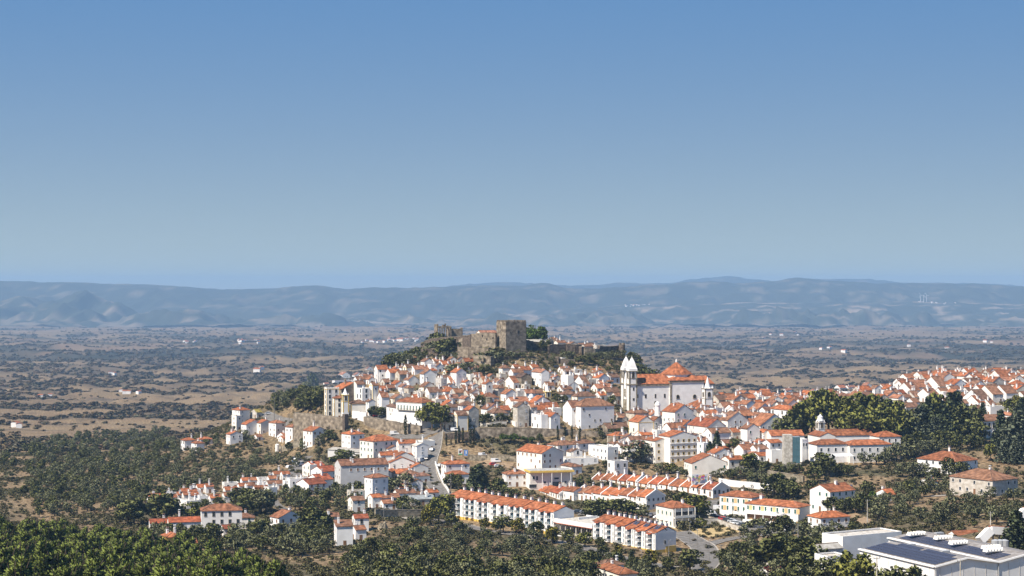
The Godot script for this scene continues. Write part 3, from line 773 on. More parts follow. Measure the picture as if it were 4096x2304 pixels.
func houses() -> void:
	pass
	for a in [[OLD_TOWN, "old town", 26.0], [CHURCH_QUARTER, "church quarter", 28.0], [RIGHT_QUARTER, "right-hand rooftops", 24.0], [HILLSIDE, "left hillside", 30.0],
			[TERRACES, "left stepped terraces", 25.0], [LOWER_LEFT, "lower scattered houses", 22.0], [BELOW_WALL, "below town wall", 26.0], [CASTLE_HOUSES, "inside castle walls", 26.0]]:
		for line in (a[0] as String).split("\n", false):
			for s in line.split(";", false):
				house_line(s, a[1], a[2], true)
	footprints()
	fill("old town", "P", [[850, 1010], [870, 965], [1000, 925], [1110, 905], [1200, 930], [1330, 950], [1440, 945], [1555, 955], [1555, 1035], [1440, 1070], [1300, 1068], [1150, 1060], [1000, 1050]], 26.0, 1100, 4.2, 105)
	fill("right-hand rooftops", "P", [[1840, 1005], [1990, 985], [2050, 975], [2250, 965], [2400, 960], [2570, 962], [2570, 1010], [2300, 1025], [2050, 1010], [1900, 1030]], 24.0, 500, 4.0, 70)
	fill("church quarter", "P", [[1600, 1075], [1700, 1045], [1850, 1030], [1960, 1060], [1900, 1110], [1750, 1110], [1620, 1110]], 26.0, 260, 5.0, 34)
	fill("church quarter", "W", [[1790, 930], [1900, 925], [2060, 935], [2080, 1010], [1900, 1015], [1790, 985]], 26.0, 500, 4.5, 48)
	fill("below town wall", "P", [[1420, 1128], [1560, 1118], [1640, 1138], [1640, 1165], [1500, 1165], [1420, 1150]], 24.0, 160, 4.0, 14)
	fill("below town wall", "P", [[930, 1150], [1050, 1150], [1060, 1230], [960, 1230]], 24.0, 100, 4.0, 8)
	fill("below town wall", "P", [[1640, 1118], [1800, 1118], [1960, 1150], [1940, 1172], [1760, 1152]], 24.0, 160, 4.0, 14)
	fill("right-hand rooftops", "W", [[2040, 960], [2200, 975], [2320, 985], [2600, 980], [2600, 1150], [2300, 1140], [2180, 1030], [2040, 1020]], 24.0, 700, 4.5, 80)
func fill(zone: String, k: String, pts: Array, th0: float, tries: int, h: float, most: int) -> void:     # small houses in the gaps
	var o := poly(k, pts)
	var lo := o[0]
	var hi := o[0]
	for q in o:
		lo = lo.min(q); hi = hi.max(q)
	var made := 0
	for i in tries:
		var q := Vector2(rng.randf_range(lo.x, hi.x), rng.randf_range(lo.y, hi.y))
		if made >= most or not Geometry2D.is_point_in_polygon(q, o) or blocked(q):
			continue
		made += 1
		var kind: String = ["e", "e", "g", "g", "h", "f"][rng.randi() % 6]
		var rc: String = ["o", "u", "b", "u", "p", "o"][rng.randi() % 6]
		var wc: String = ["w", "w", "w", "g"][rng.randi() % 4]
		var C := Vector3(q.x, ground(q.x, q.y) + rng.randf_range(0.8, 1.2) * h, q.y)
		var lr := rng.randf_range(5.0, 9.0)
		var ll := rng.randf_range(5.0, 8.0)
		var n := house({"e": "house", "g": "gabled_house", "h": "hip_roofed_house", "f": "flat_roofed_house"}[kind], C, ll, lr, deg_to_rad(th0 + rng.randf_range(-8, 8)), kind, rc, wc, {"pitch": PITCH.get(zone, 0.42), "skip": 0.6})
		block(Vector2(n.position.x, n.position.z), maxf(ll, lr) * 0.5)
		note(zone, n, "small %s house with %s" % [WALL_WORD[wc], (ROOF_WORD[rc] + (" hip roof" if kind == "h" else " gable roof")) if kind != "f" else "flat roof terrace"])

# ---------------------------------------------------------------- castle, walls, churches
func wall_run(called: String, label: String, pts: Array, thick: float, m: Material, h := -1.0, cap := true, cat := "wall") -> Node3D:
	# pts: [region, x, y of the top edge, depth]; the wall reaches from there into the ground, its top edge worn
	var first := at_depth(P(pts[0][0], pts[0][1], pts[0][2]), pts[0][3])
	var root := thing(called, label, cat, Vector3(first.x, ground(first.x, first.z), first.z))
	var b := MB.new()
	var tops := MB.new()
	for i in pts.size() - 1:
		var p := wall_top(pts[i], h) - root.position
		var q := wall_top(pts[i + 1], h) - root.position
		var k := maxi(1, int(p.distance_to(q) / 2.5))
		var along := Vector3(q.x - p.x, 0, q.z - p.z).normalized()
		var side := Vector3(-along.z, 0, along.x) * thick * 0.5
		var j0 := 0.0
		for j in k:
			var u := p.lerp(q, float(j) / k)
			var w := p.lerp(q, float(j + 1) / k)
			var j1 := rng.randf_range(-0.25, 0.15) if j < k - 1 else 0.0
			u.y += j0; w.y += j1
			j0 = j1
			var gu := ground(u.x + root.position.x, u.z + root.position.z) - root.position.y
			var gw := ground(w.x + root.position.x, w.z + root.position.z) - root.position.y
			if h > 0:
				u.y = gu + h; w.y = gw + h
			gu -= 1.5; gw -= 1.5
			gu = minf(gu, u.y - 1.0); gw = minf(gw, w.y - 1.0)
			var f0 := Vector3(u.x, gu, u.z)
			var f1 := Vector3(w.x, gw, w.z)
			b.quad(f0 - side, f1 - side, w - side, u - side)
			b.quad(f1 + side, f0 + side, u + side, w + side)
			b.quad(u - side, w - side, w + side, u + side)
			if j == 0:
				b.quad(f0 + side, f0 - side, u - side, u + side)
			if j == k - 1:
				b.quad(f1 - side, f1 + side, w + side, w - side)
			if cap:
				var mid := (u + w) * 0.5
				tops.box(mid + Vector3(0, 0.02 + rng.randf() * 0.06, 0), Vector3(thick + 0.1, 0.16, u.distance_to(w) * 0.96), Basis(Vector3.UP, atan2(along.x, along.z)))
	part("masonry", b.mesh(m), root)
	if tops.v.size():
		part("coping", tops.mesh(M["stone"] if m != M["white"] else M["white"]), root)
	return root

func wall_top(q: Array, h: float) -> Vector3:      # h > 0: the row given is the wall's foot and it stands h high
	if h < 0:
		return at_depth(P(q[0], q[1], q[2]), q[3])
	return spot(P(q[0], q[1], q[2])) + Vector3(0, h, 0)
func castle() -> void:
	# keep: two visible faces turned 26 degrees
	var th := deg_to_rad(29)
	var d := 1065.0
	var C := at_depth(P("2", 2072, 222), d)
	var mpp := 0.39752 * d / F
	var Lr := 205.0 * mpp / cos(th)
	var Ll := 97.0 * mpp / sin(th)
	var hgt := 300.0 * mpp
	var ex := Vector3(cos(th), 0, -sin(th))
	var ez := Vector3(sin(th), 0, cos(th))
	var mid := C + ex * Lr * 0.5 - ez * Ll * 0.5
	var k := thing("castle_keep", "tall square stone castle keep with battlements on the hilltop", "tower", Vector3(mid.x, C.y - hgt, mid.z), th)
	var b := MB.new()
	b.box(Vector3(0, hgt * 0.5 - 3.0, 0), Vector3(Lr, hgt + 6.0, Ll))
	part("masonry", b.mesh(M["stone"]), k)
	var mr := MB.new()
	mr.box(Vector3(0, 0.5, 0), Vector3(0.62, 1.0, 0.5))
	var mm := mr.mesh(M["stone"])
	for s in [-1.0, 1.0]:
		var nx := int(Lr / 1.05)
		for i in nx:
			part("merlon", mm, k, Transform3D(Basis(), Vector3(-Lr * 0.5 + (i + 0.5) * Lr / nx, hgt, s * (Ll * 0.5 - 0.26))))
		var nz := int(Ll / 1.05)
		for i in range(1, nz - 1):
			part("merlon", mm, k, Transform3D(Basis(Vector3.UP, PI / 2), Vector3(s * (Lr * 0.5 - 0.26), hgt, -Ll * 0.5 + (i + 0.5) * Ll / nz)))
	for w in [[0.12, 0.66, 0.0, 1.5, 1.9], [-0.28, 0.69, 0.0, 0.6, 0.9]]:
		part("window", window_mesh(w[3], w[4], M["granite"], M["dark"]), k, Transform3D(Basis(), Vector3(w[0] * Lr, w[1] * hgt - 1.0, Ll * 0.5)))
	for w in [[-0.05, 0.66], [-0.05, 0.78]]:
		part("window", window_mesh(0.5, 1.1, M["stone"], M["dark"]), k, Transform3D(Basis(Vector3.UP, -PI / 2), Vector3(-Lr * 0.5, w[1] * hgt, w[0] * Ll)))
	var rod := MB.new()
	rod.cone(Vector3(-2, hgt, 0), Vector3(-2, hgt + 2.2, 0), 0.06, 0.04, 5)
	part("mast", rod.mesh(M["pole"]), k)

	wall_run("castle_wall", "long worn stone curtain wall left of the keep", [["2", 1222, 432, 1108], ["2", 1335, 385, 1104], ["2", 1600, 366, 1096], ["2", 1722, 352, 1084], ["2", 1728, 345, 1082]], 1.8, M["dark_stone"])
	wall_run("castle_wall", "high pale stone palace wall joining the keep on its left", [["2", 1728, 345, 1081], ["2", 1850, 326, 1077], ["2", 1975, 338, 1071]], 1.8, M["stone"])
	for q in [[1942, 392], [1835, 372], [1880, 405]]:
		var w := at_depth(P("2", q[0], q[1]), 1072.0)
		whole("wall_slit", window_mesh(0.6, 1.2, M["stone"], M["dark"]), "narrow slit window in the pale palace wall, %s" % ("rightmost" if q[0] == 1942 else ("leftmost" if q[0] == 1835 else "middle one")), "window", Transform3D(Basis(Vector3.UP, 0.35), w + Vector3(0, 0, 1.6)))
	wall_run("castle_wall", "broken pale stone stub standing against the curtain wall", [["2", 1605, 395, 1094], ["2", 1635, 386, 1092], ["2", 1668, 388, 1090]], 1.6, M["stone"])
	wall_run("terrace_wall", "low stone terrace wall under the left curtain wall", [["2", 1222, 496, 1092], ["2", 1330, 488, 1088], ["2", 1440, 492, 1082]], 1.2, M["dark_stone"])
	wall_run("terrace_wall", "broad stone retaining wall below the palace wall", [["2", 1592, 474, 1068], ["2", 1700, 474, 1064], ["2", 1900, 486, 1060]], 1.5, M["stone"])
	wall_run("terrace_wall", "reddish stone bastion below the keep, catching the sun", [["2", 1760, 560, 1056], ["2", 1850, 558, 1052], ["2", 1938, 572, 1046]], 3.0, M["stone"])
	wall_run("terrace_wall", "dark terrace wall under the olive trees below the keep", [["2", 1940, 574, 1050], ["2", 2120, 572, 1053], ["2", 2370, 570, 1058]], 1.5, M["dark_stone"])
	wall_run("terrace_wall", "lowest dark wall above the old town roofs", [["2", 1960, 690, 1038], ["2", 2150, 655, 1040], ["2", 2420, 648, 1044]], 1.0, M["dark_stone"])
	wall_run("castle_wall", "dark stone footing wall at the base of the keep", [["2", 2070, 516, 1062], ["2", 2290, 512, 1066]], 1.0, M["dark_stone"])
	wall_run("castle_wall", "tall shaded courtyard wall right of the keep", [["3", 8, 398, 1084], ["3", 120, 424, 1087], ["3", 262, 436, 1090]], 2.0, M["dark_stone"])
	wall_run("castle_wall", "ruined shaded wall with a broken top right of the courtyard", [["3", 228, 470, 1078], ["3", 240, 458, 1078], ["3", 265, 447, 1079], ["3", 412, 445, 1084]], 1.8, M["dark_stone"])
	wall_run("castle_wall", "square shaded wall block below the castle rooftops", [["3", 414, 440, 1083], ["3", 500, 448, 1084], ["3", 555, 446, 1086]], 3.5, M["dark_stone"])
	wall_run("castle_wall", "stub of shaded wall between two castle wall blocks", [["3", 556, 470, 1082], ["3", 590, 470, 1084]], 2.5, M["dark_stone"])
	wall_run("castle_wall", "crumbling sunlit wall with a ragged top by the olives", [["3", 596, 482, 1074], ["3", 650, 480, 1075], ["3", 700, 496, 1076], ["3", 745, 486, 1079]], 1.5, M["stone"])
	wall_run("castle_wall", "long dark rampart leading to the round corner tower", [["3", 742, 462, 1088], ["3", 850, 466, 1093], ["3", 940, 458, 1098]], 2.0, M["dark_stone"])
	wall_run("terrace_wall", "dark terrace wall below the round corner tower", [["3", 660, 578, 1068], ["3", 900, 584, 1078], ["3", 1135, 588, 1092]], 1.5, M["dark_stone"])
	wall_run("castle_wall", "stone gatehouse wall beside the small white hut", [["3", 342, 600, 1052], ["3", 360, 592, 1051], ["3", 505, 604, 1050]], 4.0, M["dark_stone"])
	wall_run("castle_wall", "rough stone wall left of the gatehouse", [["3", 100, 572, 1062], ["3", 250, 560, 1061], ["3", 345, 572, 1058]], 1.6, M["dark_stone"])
	var rt := at_depth(P("3", 976, 448), 1096.0)
	var gy := ground(rt.x, rt.z)
	var t := thing("round_tower", "round stone corner tower at the castle's right end", "tower", Vector3(rt.x, gy, rt.z))
	var cyl := MB.new()
	cyl.cone(Vector3(0, -2, 0), Vector3(0, rt.y - gy, 0), 2.2, 1.85, 16)
	part("masonry", cyl.mesh(M["dark_stone"]), t)
	for i in 7:
		part("merlon", mm, t, Transform3D(Basis(Vector3.UP, TAU * i / 7.0), Vector3(sin(TAU * i / 7.0) * 1.55, rt.y - gy, cos(TAU * i / 7.0) * 1.55)))
	# palace hall and grey shed roofs
	note("inside castle walls", house("house", at_depth(P("2", 1815, 332), 1090.0), 7.0, 11.0, deg_to_rad(20), "e", "p", "c", {"win": false, "chim": 0}), "cream hall with pinkish tiled gable roof")
	note("inside castle walls", house("shed", at_depth(P("3", 35, 424), 1092.0), 9.0, 12.0, deg_to_rad(20), "s", "g", "s", {"win": false, "chim": 0, "cat": "shed", "pitch": 0.2}), "stone shed with pale grey sheet roof")
	# ruin with window holes
	var rd := 1122.0
	var a := at_depth(P("2", 1452, 300), rd)
	var ru := thing("castle_ruin", "roofless ruined stone building with window gaps at castle left", "ruin", Vector3(a.x, ground(a.x, a.z), a.z), deg_to_rad(18))
	var rb := MB.new()
	var rh := a.y - ru.position.y
	rb.box(Vector3(0, rh * 0.28, 0), Vector3(9, rh * 0.56 + 4.0, 0.9))
	for i in 7:
		rb.box(Vector3(-4.3 + i * 1.43, rh * 0.56 + rh * 0.18 + 2.0, 0), Vector3(0.62, rh * 0.36 + 1.2, 0.88))
	rb.box(Vector3(0, rh + 1.8, 0), Vector3(9.1, 1.0, 0.92))
	rb.box(Vector3(-4.4, rh * 0.5 + 2.0, -3), Vector3(0.9, rh + 3.0, 6))
	rb.box(Vector3(4.4, rh * 0.5 + 0.8, -4), Vector3(0.9, rh + 2.0, 7))
	rb.box(Vector3(8.6, rh * 0.5, -3.0), Vector3(8.0, rh + 1.2, 0.9))
	rb.box(Vector3(12.4, rh * 0.5 + 0.6, -4), Vector3(0.8, rh + 1.2, 3))
	for q in [[-4.3, 3.8, 0.7], [-0.6, 3.3, 1.6], [0.6, 4.1, 0.8], [2.2, 2.9, 0.9]]:
		rb.box(Vector3(q[0], rh + q[1] - 1.2, -0.02), Vector3(q[2], 2.2, 0.85))
	part("masonry", rb.mesh(M["stone"]), ru)

func town_walls() -> void:
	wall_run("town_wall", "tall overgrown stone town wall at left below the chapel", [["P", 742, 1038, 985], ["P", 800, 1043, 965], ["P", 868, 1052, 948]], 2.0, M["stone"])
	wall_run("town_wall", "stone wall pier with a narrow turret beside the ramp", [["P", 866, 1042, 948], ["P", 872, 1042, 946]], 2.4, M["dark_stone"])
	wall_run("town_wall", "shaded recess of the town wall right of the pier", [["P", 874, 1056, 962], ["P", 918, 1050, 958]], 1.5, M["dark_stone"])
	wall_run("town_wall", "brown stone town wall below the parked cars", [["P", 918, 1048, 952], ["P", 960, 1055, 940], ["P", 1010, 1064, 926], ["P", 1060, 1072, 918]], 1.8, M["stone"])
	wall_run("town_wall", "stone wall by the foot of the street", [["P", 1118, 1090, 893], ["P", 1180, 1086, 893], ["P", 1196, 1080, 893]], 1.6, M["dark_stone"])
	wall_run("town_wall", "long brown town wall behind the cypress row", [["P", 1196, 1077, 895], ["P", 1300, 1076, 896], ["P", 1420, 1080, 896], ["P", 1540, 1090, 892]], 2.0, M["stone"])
	wall_run("town_wall", "stone bastion wall at the right end of the town wall", [["P", 1534, 1098, 880], ["P", 1560, 1096, 878], ["P", 1580, 1099, 880]], 6.0, M["stone"])
	wall_run("garden_wall", "stone garden wall below the left hillside houses", [["5", 1530, 160, 0], ["5", 1750, 150, 0], ["5", 1980, 130, 0]], 0.7, M["granite"], 3.0)
	wall_run("garden_wall", "pale garden wall in front of the parked white truck", [["6", 930, 280, 0], ["6", 1130, 290, 0], ["6", 1420, 310, 0]], 0.7, M["granite"], 2.6)
	wall_run("garden_wall", "white garden wall along the right edge of the street", [["6", 605, 330, 0], ["6", 645, 440, 0], ["6", 690, 530, 0], ["6", 745, 622, 0]], 0.35, M["white"], 1.3)
	wall_run("garden_wall", "white wall between the car park and the dry plot", [["7", 1470, 860, 0], ["7", 1600, 905, 0], ["7", 1760, 955, 0], ["7", 1990, 1025, 0]], 0.35, M["offwhite"], 1.9)
	wall_run("garden_wall", "pale wall behind the dry grass plot", [["7", 1240, 955, 0], ["7", 1450, 945, 0], ["7", 1690, 930, 0]], 0.35, M["offwhite"], 2.4)
	wall_run("garden_wall", "white garden wall in front of the second terrace row", [["7", 370, 795, 0], ["7", 600, 815, 0], ["7", 930, 825, 0]], 0.35, M["white"], 1.8)
	wall_run("garden_wall", "long white wall behind the upper terrace row", [["7", 1700, 530, 0], ["7", 2000, 570, 0], ["7", 2240, 600, 0]], 0.35, M["white"], 2.6)
	wall_run("garden_wall", "stone retaining wall of the convent garden", [["8", 0, 385, 778], ["8", 180, 415, 772], ["8", 360, 450, 762]], 1.0, M["granite"])
	wall_run("garden_wall", "crumbling stone wall climbing the dry slope below the park", [["8", 1320, 300, 0], ["8", 1450, 265, 0], ["8", 1600, 250, 0], ["8", 1800, 225, 0]], 0.8, M["stone"], 2.2)
	wall_run("garden_wall", "stone retaining wall of the small plaza at lower left", [["6", 0, 855, 0], ["6", 200, 857, 0], ["6", 470, 858, 0]], 0.6, M["granite"], 3.0)
	wall_run("garden_wall", "white terrace wall on the old town edge above the town wall", [["B", 690, 1440, 0], ["B", 1000, 1445, 0], ["B", 1340, 1420, 0]], 0.5, M["offwhite"], 1.8)
	wall_run("garden_wall", "white wall in front of the brown-roofed chapel", [["A", 650, 1225, 962], ["A", 800, 1240, 958], ["A", 930, 1260, 954]], 0.5, M["white"])
	wall_run("garden_wall", "low pale wall by the shrubs at bottom right", [["7", 2110, 1350, 0], ["7", 2370, 1345, 0]], 0.4, M["offwhite"], 1.8)

func spire_tower(called: String, label: String, C: Vector3, s: float, th: float, h: float, wm: String, trim: String, roof_h: float, kind: String) -> Node3D:
	# a square bell tower: C is the visible corner under the roof, s its side, h down to the foot
	var ex := Vector3(cos(th), 0, -sin(th))
	var ez := Vector3(sin(th), 0, cos(th))
	var mid := C + ex * s * 0.5 - ez * s * 0.5
	var t := thing(called, label, "bell tower", Vector3(mid.x, C.y - h, mid.z), th)
	var b := MB.new()
	b.box(Vector3(0, h * 0.5 - 1.0, 0), Vector3(s, h + 2.0, s))
	part("shaft", b.mesh(M[wm]), t)
	var tr := MB.new()
	for e in [[-1, -1], [1, -1], [1, 1], [-1, 1]]:
		tr.box(Vector3(e[0] * (s * 0.5 - 0.22), h * 0.5, e[1] * (s * 0.5 - 0.22)), Vector3(0.5, h - 0.1, 0.5))
	tr.box(Vector3(0, h - 0.1, 0), Vector3(s + 0.5, 0.35, s + 0.5))
	tr.box(Vector3(0, h * 0.62, 0), Vector3(s + 0.24, 0.25, s + 0.24))
	part("trim", tr.mesh(M[trim]), t)
	for r in [0.0, -PI / 2, PI / 2]:
		var ba := Basis(Vector3.UP, r)
		part("bell_opening", arch(s * 0.3, minf(2.3, h * 0.3), M["granite"], M["dark"]), t, Transform3D(ba, ba * Vector3(0, h * 0.7, s * 0.5)))
	var rf := MB.new()
	if kind == "cone":
		rf.cone(Vector3(0, h, 0), Vector3(0, h + roof_h * 0.1, 0), s * 0.5, s * 0.42, 4)
		rf.cone(Vector3(0, h, 0), Vector3(0, h + roof_h, 0), s * 0.36, 0.06, 14)
	else:
		rf.cone(Vector3(0, h, 0), Vector3(0, h + roof_h, 0), s * 0.55, 0.05, 4)
	part("spire", rf.mesh(M["white"]), t)
	for e in [[-1, -1], [1, -1], [1, 1], [-1, 1]]:
		var p := MB.new()
		p.cone(Vector3(0, 0, 0), Vector3(0, s * 0.34, 0), s * 0.09, 0.02, 6)
		part("pinnacle", p.mesh(M["white"]), t, Transform3D(Basis(), Vector3(e[0] * s * 0.42, h + 0.1, e[1] * s * 0.42)))
	return t
func arch(w: float, h: float, fm: Material, gm: Material) -> ArrayMesh:
	var m := ArrayMesh.new()
	var g := MB.new()
	var f := MB.new()
	var r := w * 0.5
	g.box(Vector3(0, (h - r) * 0.5, 0), Vector3(w, h - r, 0.04))
	for i in 6:
		var a := PI * i / 6.0
		var b := PI * (i + 1) / 6.0
		g.tri(Vector3(0, h - r, 0.02), Vector3(cos(a) * r, h - r + sin(a) * r, 0.02), Vector3(cos(b) * r, h - r + sin(b) * r, 0.02))
		f.bar(Vector3(cos(a) * (r + 0.1), h - r + sin(a) * (r + 0.1), 0.05), Vector3(cos(b) * (r + 0.1), h - r + sin(b) * (r + 0.1), 0.05), 0.22)
	for s in [-1.0, 1.0]:
		f.box(Vector3(s * (r + 0.1), (h - r) * 0.5, 0.05), Vector3(0.22, h - r, 0.22))
	f.box(Vector3(0, -0.08, 0.08), Vector3(w + 0.6, 0.16, 0.3))
	g.into(m, gm)
	f.into(m, fm)
	return m

func church() -> void:
	var d := 950.0
	var th := deg_to_rad(16)
	var mp := 0.39752 * d / F
	var C := at_depth(P("3", 1050, 850), d)          # right front tower: corner at cornice height
	var hb := 268.0 * mp                              # cornice to foot
	var base := C.y - hb
	var root := thing("church", "large white twin-towered church with orange roofs and octagonal dome", "church", Vector3(C.x, base, C.z), th)
	var wall: Material = M["white"]
	var gr: Material = M["granite"]
	# local axes: x along the nave, z towards the viewer, origin at the tower's corner
	var s := 4.4
	for k in 2:
		var z0 := -k * 9.2
		var b := MB.new()
		b.box(Vector3(s * 0.5, hb * 0.5 - 2.0, z0 - s * 0.5), Vector3(s, hb + 4.0, s))
		var up := 132.0 * mp
		b.box(Vector3(s * 0.5, hb + up * 0.5, z0 - s * 0.5), Vector3(s - 0.1, up, s - 0.1))
		var tw := part("tower", b.mesh(wall), root)
		var q := MB.new()
		for e in [[0, 0], [1, 0], [0, 1], [1, 1]]:
			q.box(Vector3(0.32 + e[0] * (s - 0.64), (hb + up) * 0.5, z0 - 0.32 - e[1] * (s - 0.64)), Vector3(0.72, hb + up - 0.05, 0.72))
		q.box(Vector3(s * 0.5, hb, z0 - s * 0.5), Vector3(s + 0.9, 0.6, s + 0.9))
		q.box(Vector3(s * 0.5, hb + up, z0 - s * 0.5), Vector3(s + 0.7, 0.4, s + 0.7))
		q.box(Vector3(s * 0.5, hb + up * 0.45, z0 - s * 0.5), Vector3(s + 0.15, 0.2, s + 0.15))
		part("quoins", q.mesh(gr), tw)
		var sp := MB.new()
		var y := hb + up + 0.2
		var prof := [[2.35, 0.0], [2.3, 1.25], [2.02, 1.55], [1.72, 2.8], [1.34, 4.2], [0.9, 5.5], [0.46, 6.5], [0.13, 7.1], [0.1, 7.9]]
		for i in prof.size() - 1:
			var sq := 1.36
			var a0: float = prof[i][0] * sq / 1.36
			var a1: float = prof[i + 1][0] * sq / 1.36
			var c := Vector3(s * 0.5, y, z0 - s * 0.5)
			var v := []
			for r in [[a0, prof[i][1]], [a1, prof[i + 1][1]]]:
				for e in [[-1, 1], [1, 1], [1, -1], [-1, -1]]:
					v.append(c + Vector3(e[0] * r[0], r[1], e[1] * r[0]))
			for j in 4:
				sp.quad(v[j], v[(j + 1) % 4], v[4 + (j + 1) % 4], v[4 + j])
		part("spire", sp.mesh(wall), tw)
		for r in [0.0, -PI / 2, PI / 2]:
			var ba := Basis(Vector3.UP, r)
			part("bell_opening", arch(1.25, 3.0, gr, M["dark"]), tw, Transform3D(ba, Vector3(s * 0.5, hb + up * 0.5, z0 - s * 0.5) + ba * Vector3(0, 0, s * 0.5)))
		part("window", window_mesh(0.7, 1.5, gr, M["dark"]), tw, Transform3D(Basis(), Vector3(s * 0.55, hb - 3.2, z0)))
		part("window", window_mesh(0.9, 1.2, gr, M["dark"]), tw, Transform3D(Basis(), Vector3(s * 0.55, hb - 8.6, z0)))
	var fr := MB.new()                                # facade between the towers
	fr.box(Vector3(0.6, hb * 0.5, -6.8), Vector3(1.0, hb, 4.8))
	fr.prism(PackedVector3Array([Vector3(0.15, hb, -4.5), Vector3(1.0, hb, -4.5), Vector3(1.0, hb, -9.1), Vector3(0.15, hb, -9.1)]), Vector3(0, 1.2, 0))
	fr.tri(Vector3(0.15, hb + 1.2, -4.5), Vector3(0.15, hb + 6.0, -6.8), Vector3(0.15, hb + 1.2, -9.1))
	fr.tri(Vector3(1.0, hb + 1.2, -4.5), Vector3(1.0, hb + 1.2, -9.1), Vector3(1.0, hb + 6.0, -6.8))
	fr.quad(Vector3(0.15, hb + 1.2, -4.5), Vector3(1.0, hb + 1.2, -4.5), Vector3(1.0, hb + 6.0, -6.8), Vector3(0.15, hb + 6.0, -6.8))
	part("facade", fr.mesh(wall), root)
	var por := MB.new()
	por.box(Vector3(-0.1, 3.0, -6.8), Vector3(0.5, 6.0, 3.2))
	por.box(Vector3(-0.1, 9.5, -6.8), Vector3(0.4, 4.0, 1.8))
	part("portal", por.mesh(gr), root)
	# nave
	var nx := (1470.0 - 1125.0) * mp / cos(th)
	var nw := MB.new()
	nw.box(Vector3(s + nx * 0.5, (hb - 0.9) * 0.5 - 1.0, -9.2), Vector3(nx, hb + 1.1, 15.6))
	var nave := part("nave", nw.mesh(wall), root)
	var co := MB.new()
	co.box(Vector3(s + nx * 0.5, hb - 0.55, -9.2), Vector3(nx - 0.05, 0.9, 16.4))
	part("cornice", co.mesh(gr), nave)
	var rf := MB.new()
	rf.slab(Vector3(s, hb + 0.1, -0.9), Vector3(s + nx + 1.0, hb + 0.1, -0.9), Vector3(s + nx + 1.0, hb + 5.0, -9.2), Vector3(s, hb + 5.0, -9.2), 0.2)
	rf.slab(Vector3(s + nx + 1.0, hb + 0.1, -17.5), Vector3(s, hb + 0.1, -17.5), Vector3(s, hb + 5.0, -9.2), Vector3(s + nx + 1.0, hb + 5.0, -9.2), 0.2)
	part("roof", rf.mesh(M["orange"]), nave)
	for x in [0.7, 5.4, 16.2]:
		part("window", window_mesh(0.85, 1.9, gr, M["dark"]), nave, Transform3D(Basis(), Vector3(s + x, hb - 7.4, -1.4)))
	part("window", window_mesh(0.7, 1.9, gr, M["dark"]), nave, Transform3D(Basis(), Vector3(s + 10.9, hb - 7.4, -1.4)))
	part("window", arch(1.0, 2.2, gr, M["dark"]), nave, Transform3D(Basis(), Vector3(s + 10.9, hb - 11.6, -1.4)))
	# transept
	var tx := s + nx
	var tl := (1822.0 - 1470.0) * mp / cos(th)
	var tb := MB.new()
	var ht := hb + 1.3
	tb.box(Vector3(tx + tl * 0.5, ht * 0.5 - 1.0, -11.0), Vector3(tl, ht + 2.0, 21.0))
	var tr := part("transept", tb.mesh(wall), root)
	var tc := MB.new()
	tc.box(Vector3(tx + tl * 0.5, ht - 0.1, -11.0), Vector3(tl + 0.8, 1.1, 21.8))
	tc.box(Vector3(tx + 0.5, ht * 0.5 - 0.6, -0.5), Vector3(0.9, ht, 0.12))
	tc.box(Vector3(tx + 0.45, ht * 0.5 - 0.6, -0.5), Vector3(1.06, ht - 0.1, 0.3))
	part("cornice", tc.mesh(gr), tr)
	var tf := MB.new()
	var k4 := [Vector3(tx - 0.6, ht + 0.5, 0.1), Vector3(tx + tl + 0.6, ht + 0.5, 0.1), Vector3(tx + tl + 0.6, ht + 0.5, -22.1), Vector3(tx - 0.6, ht + 0.5, -22.1)]
	var tp := Vector3(tx + tl * 0.5, ht + 3.0, -11)
	var i4 := [tp + Vector3(-5.5, 0, 6), tp + Vector3(5.5, 0, 6), tp + Vector3(5.5, 0, -6), tp + Vector3(-5.5, 0, -6)]
	for j in 4:
		tf.slab(k4[j], k4[(j + 1) % 4], i4[(j + 1) % 4], i4[j], 0.2)
	tf.slab(i4[0], i4[1], i4[2], i4[3], 0.2)
	part("roof", tf.mesh(M["orange"]), tr)
	for x in [4.4, 14.0]:
		part("window", arch(1.5, 1.9, gr, M["dark"]), tr, Transform3D(Basis(), Vector3(tx + x, ht - 9.3, -0.5)))
	# octagonal lantern and roof
	var cx := tx + 7.6
	var dr := MB.new()
	dr.cone(Vector3(cx, ht + 1.0, -11), Vector3(cx, ht + 3.6, -11), 8.4, 8.4, 8)
	var dm := part("drum", dr.mesh(wall), root)
	var dc := MB.new()
	dc.cone(Vector3(cx, ht + 3.4, -11), Vector3(cx, ht + 10.0, -11), 9.0, 0.2, 8)
	part("dome_roof", dc.mesh(M["orange"]), dm)
	var ln := MB.new()
	ln.cone(Vector3(cx, ht + 9.7, -11), Vector3(cx, ht + 10.6, -11), 0.5, 0.42, 8)
	ln.cone(Vector3(cx, ht + 10.6, -11), Vector3(cx, ht + 11.6, -11), 0.5, 0.05, 8)
	part("lantern", ln.mesh(wall), dm)
	# sacristy block
	var sx := tx + tl
	var sb := MB.new()
	sb.box(Vector3(sx + 3.4, ht * 0.5 - 2.4, -11), Vector3(6.8, ht + 1.0, 15))
	var sc := part("chancel", sb.mesh(wall), root)
	var sc2 := MB.new()
	sc2.box(Vector3(sx + 3.4, ht - 2.0, -11), Vector3(7.4, 0.7, 15.6))
	part("cornice", sc2.mesh(gr), sc)
	var sr := MB.new()
	sr.slab(Vector3(sx, ht - 1.6, -3), Vector3(sx + 7.3, ht - 1.6, -3), Vector3(sx + 5.4, ht + 2.3, -11), Vector3(sx, ht + 2.3, -11), 0.2)
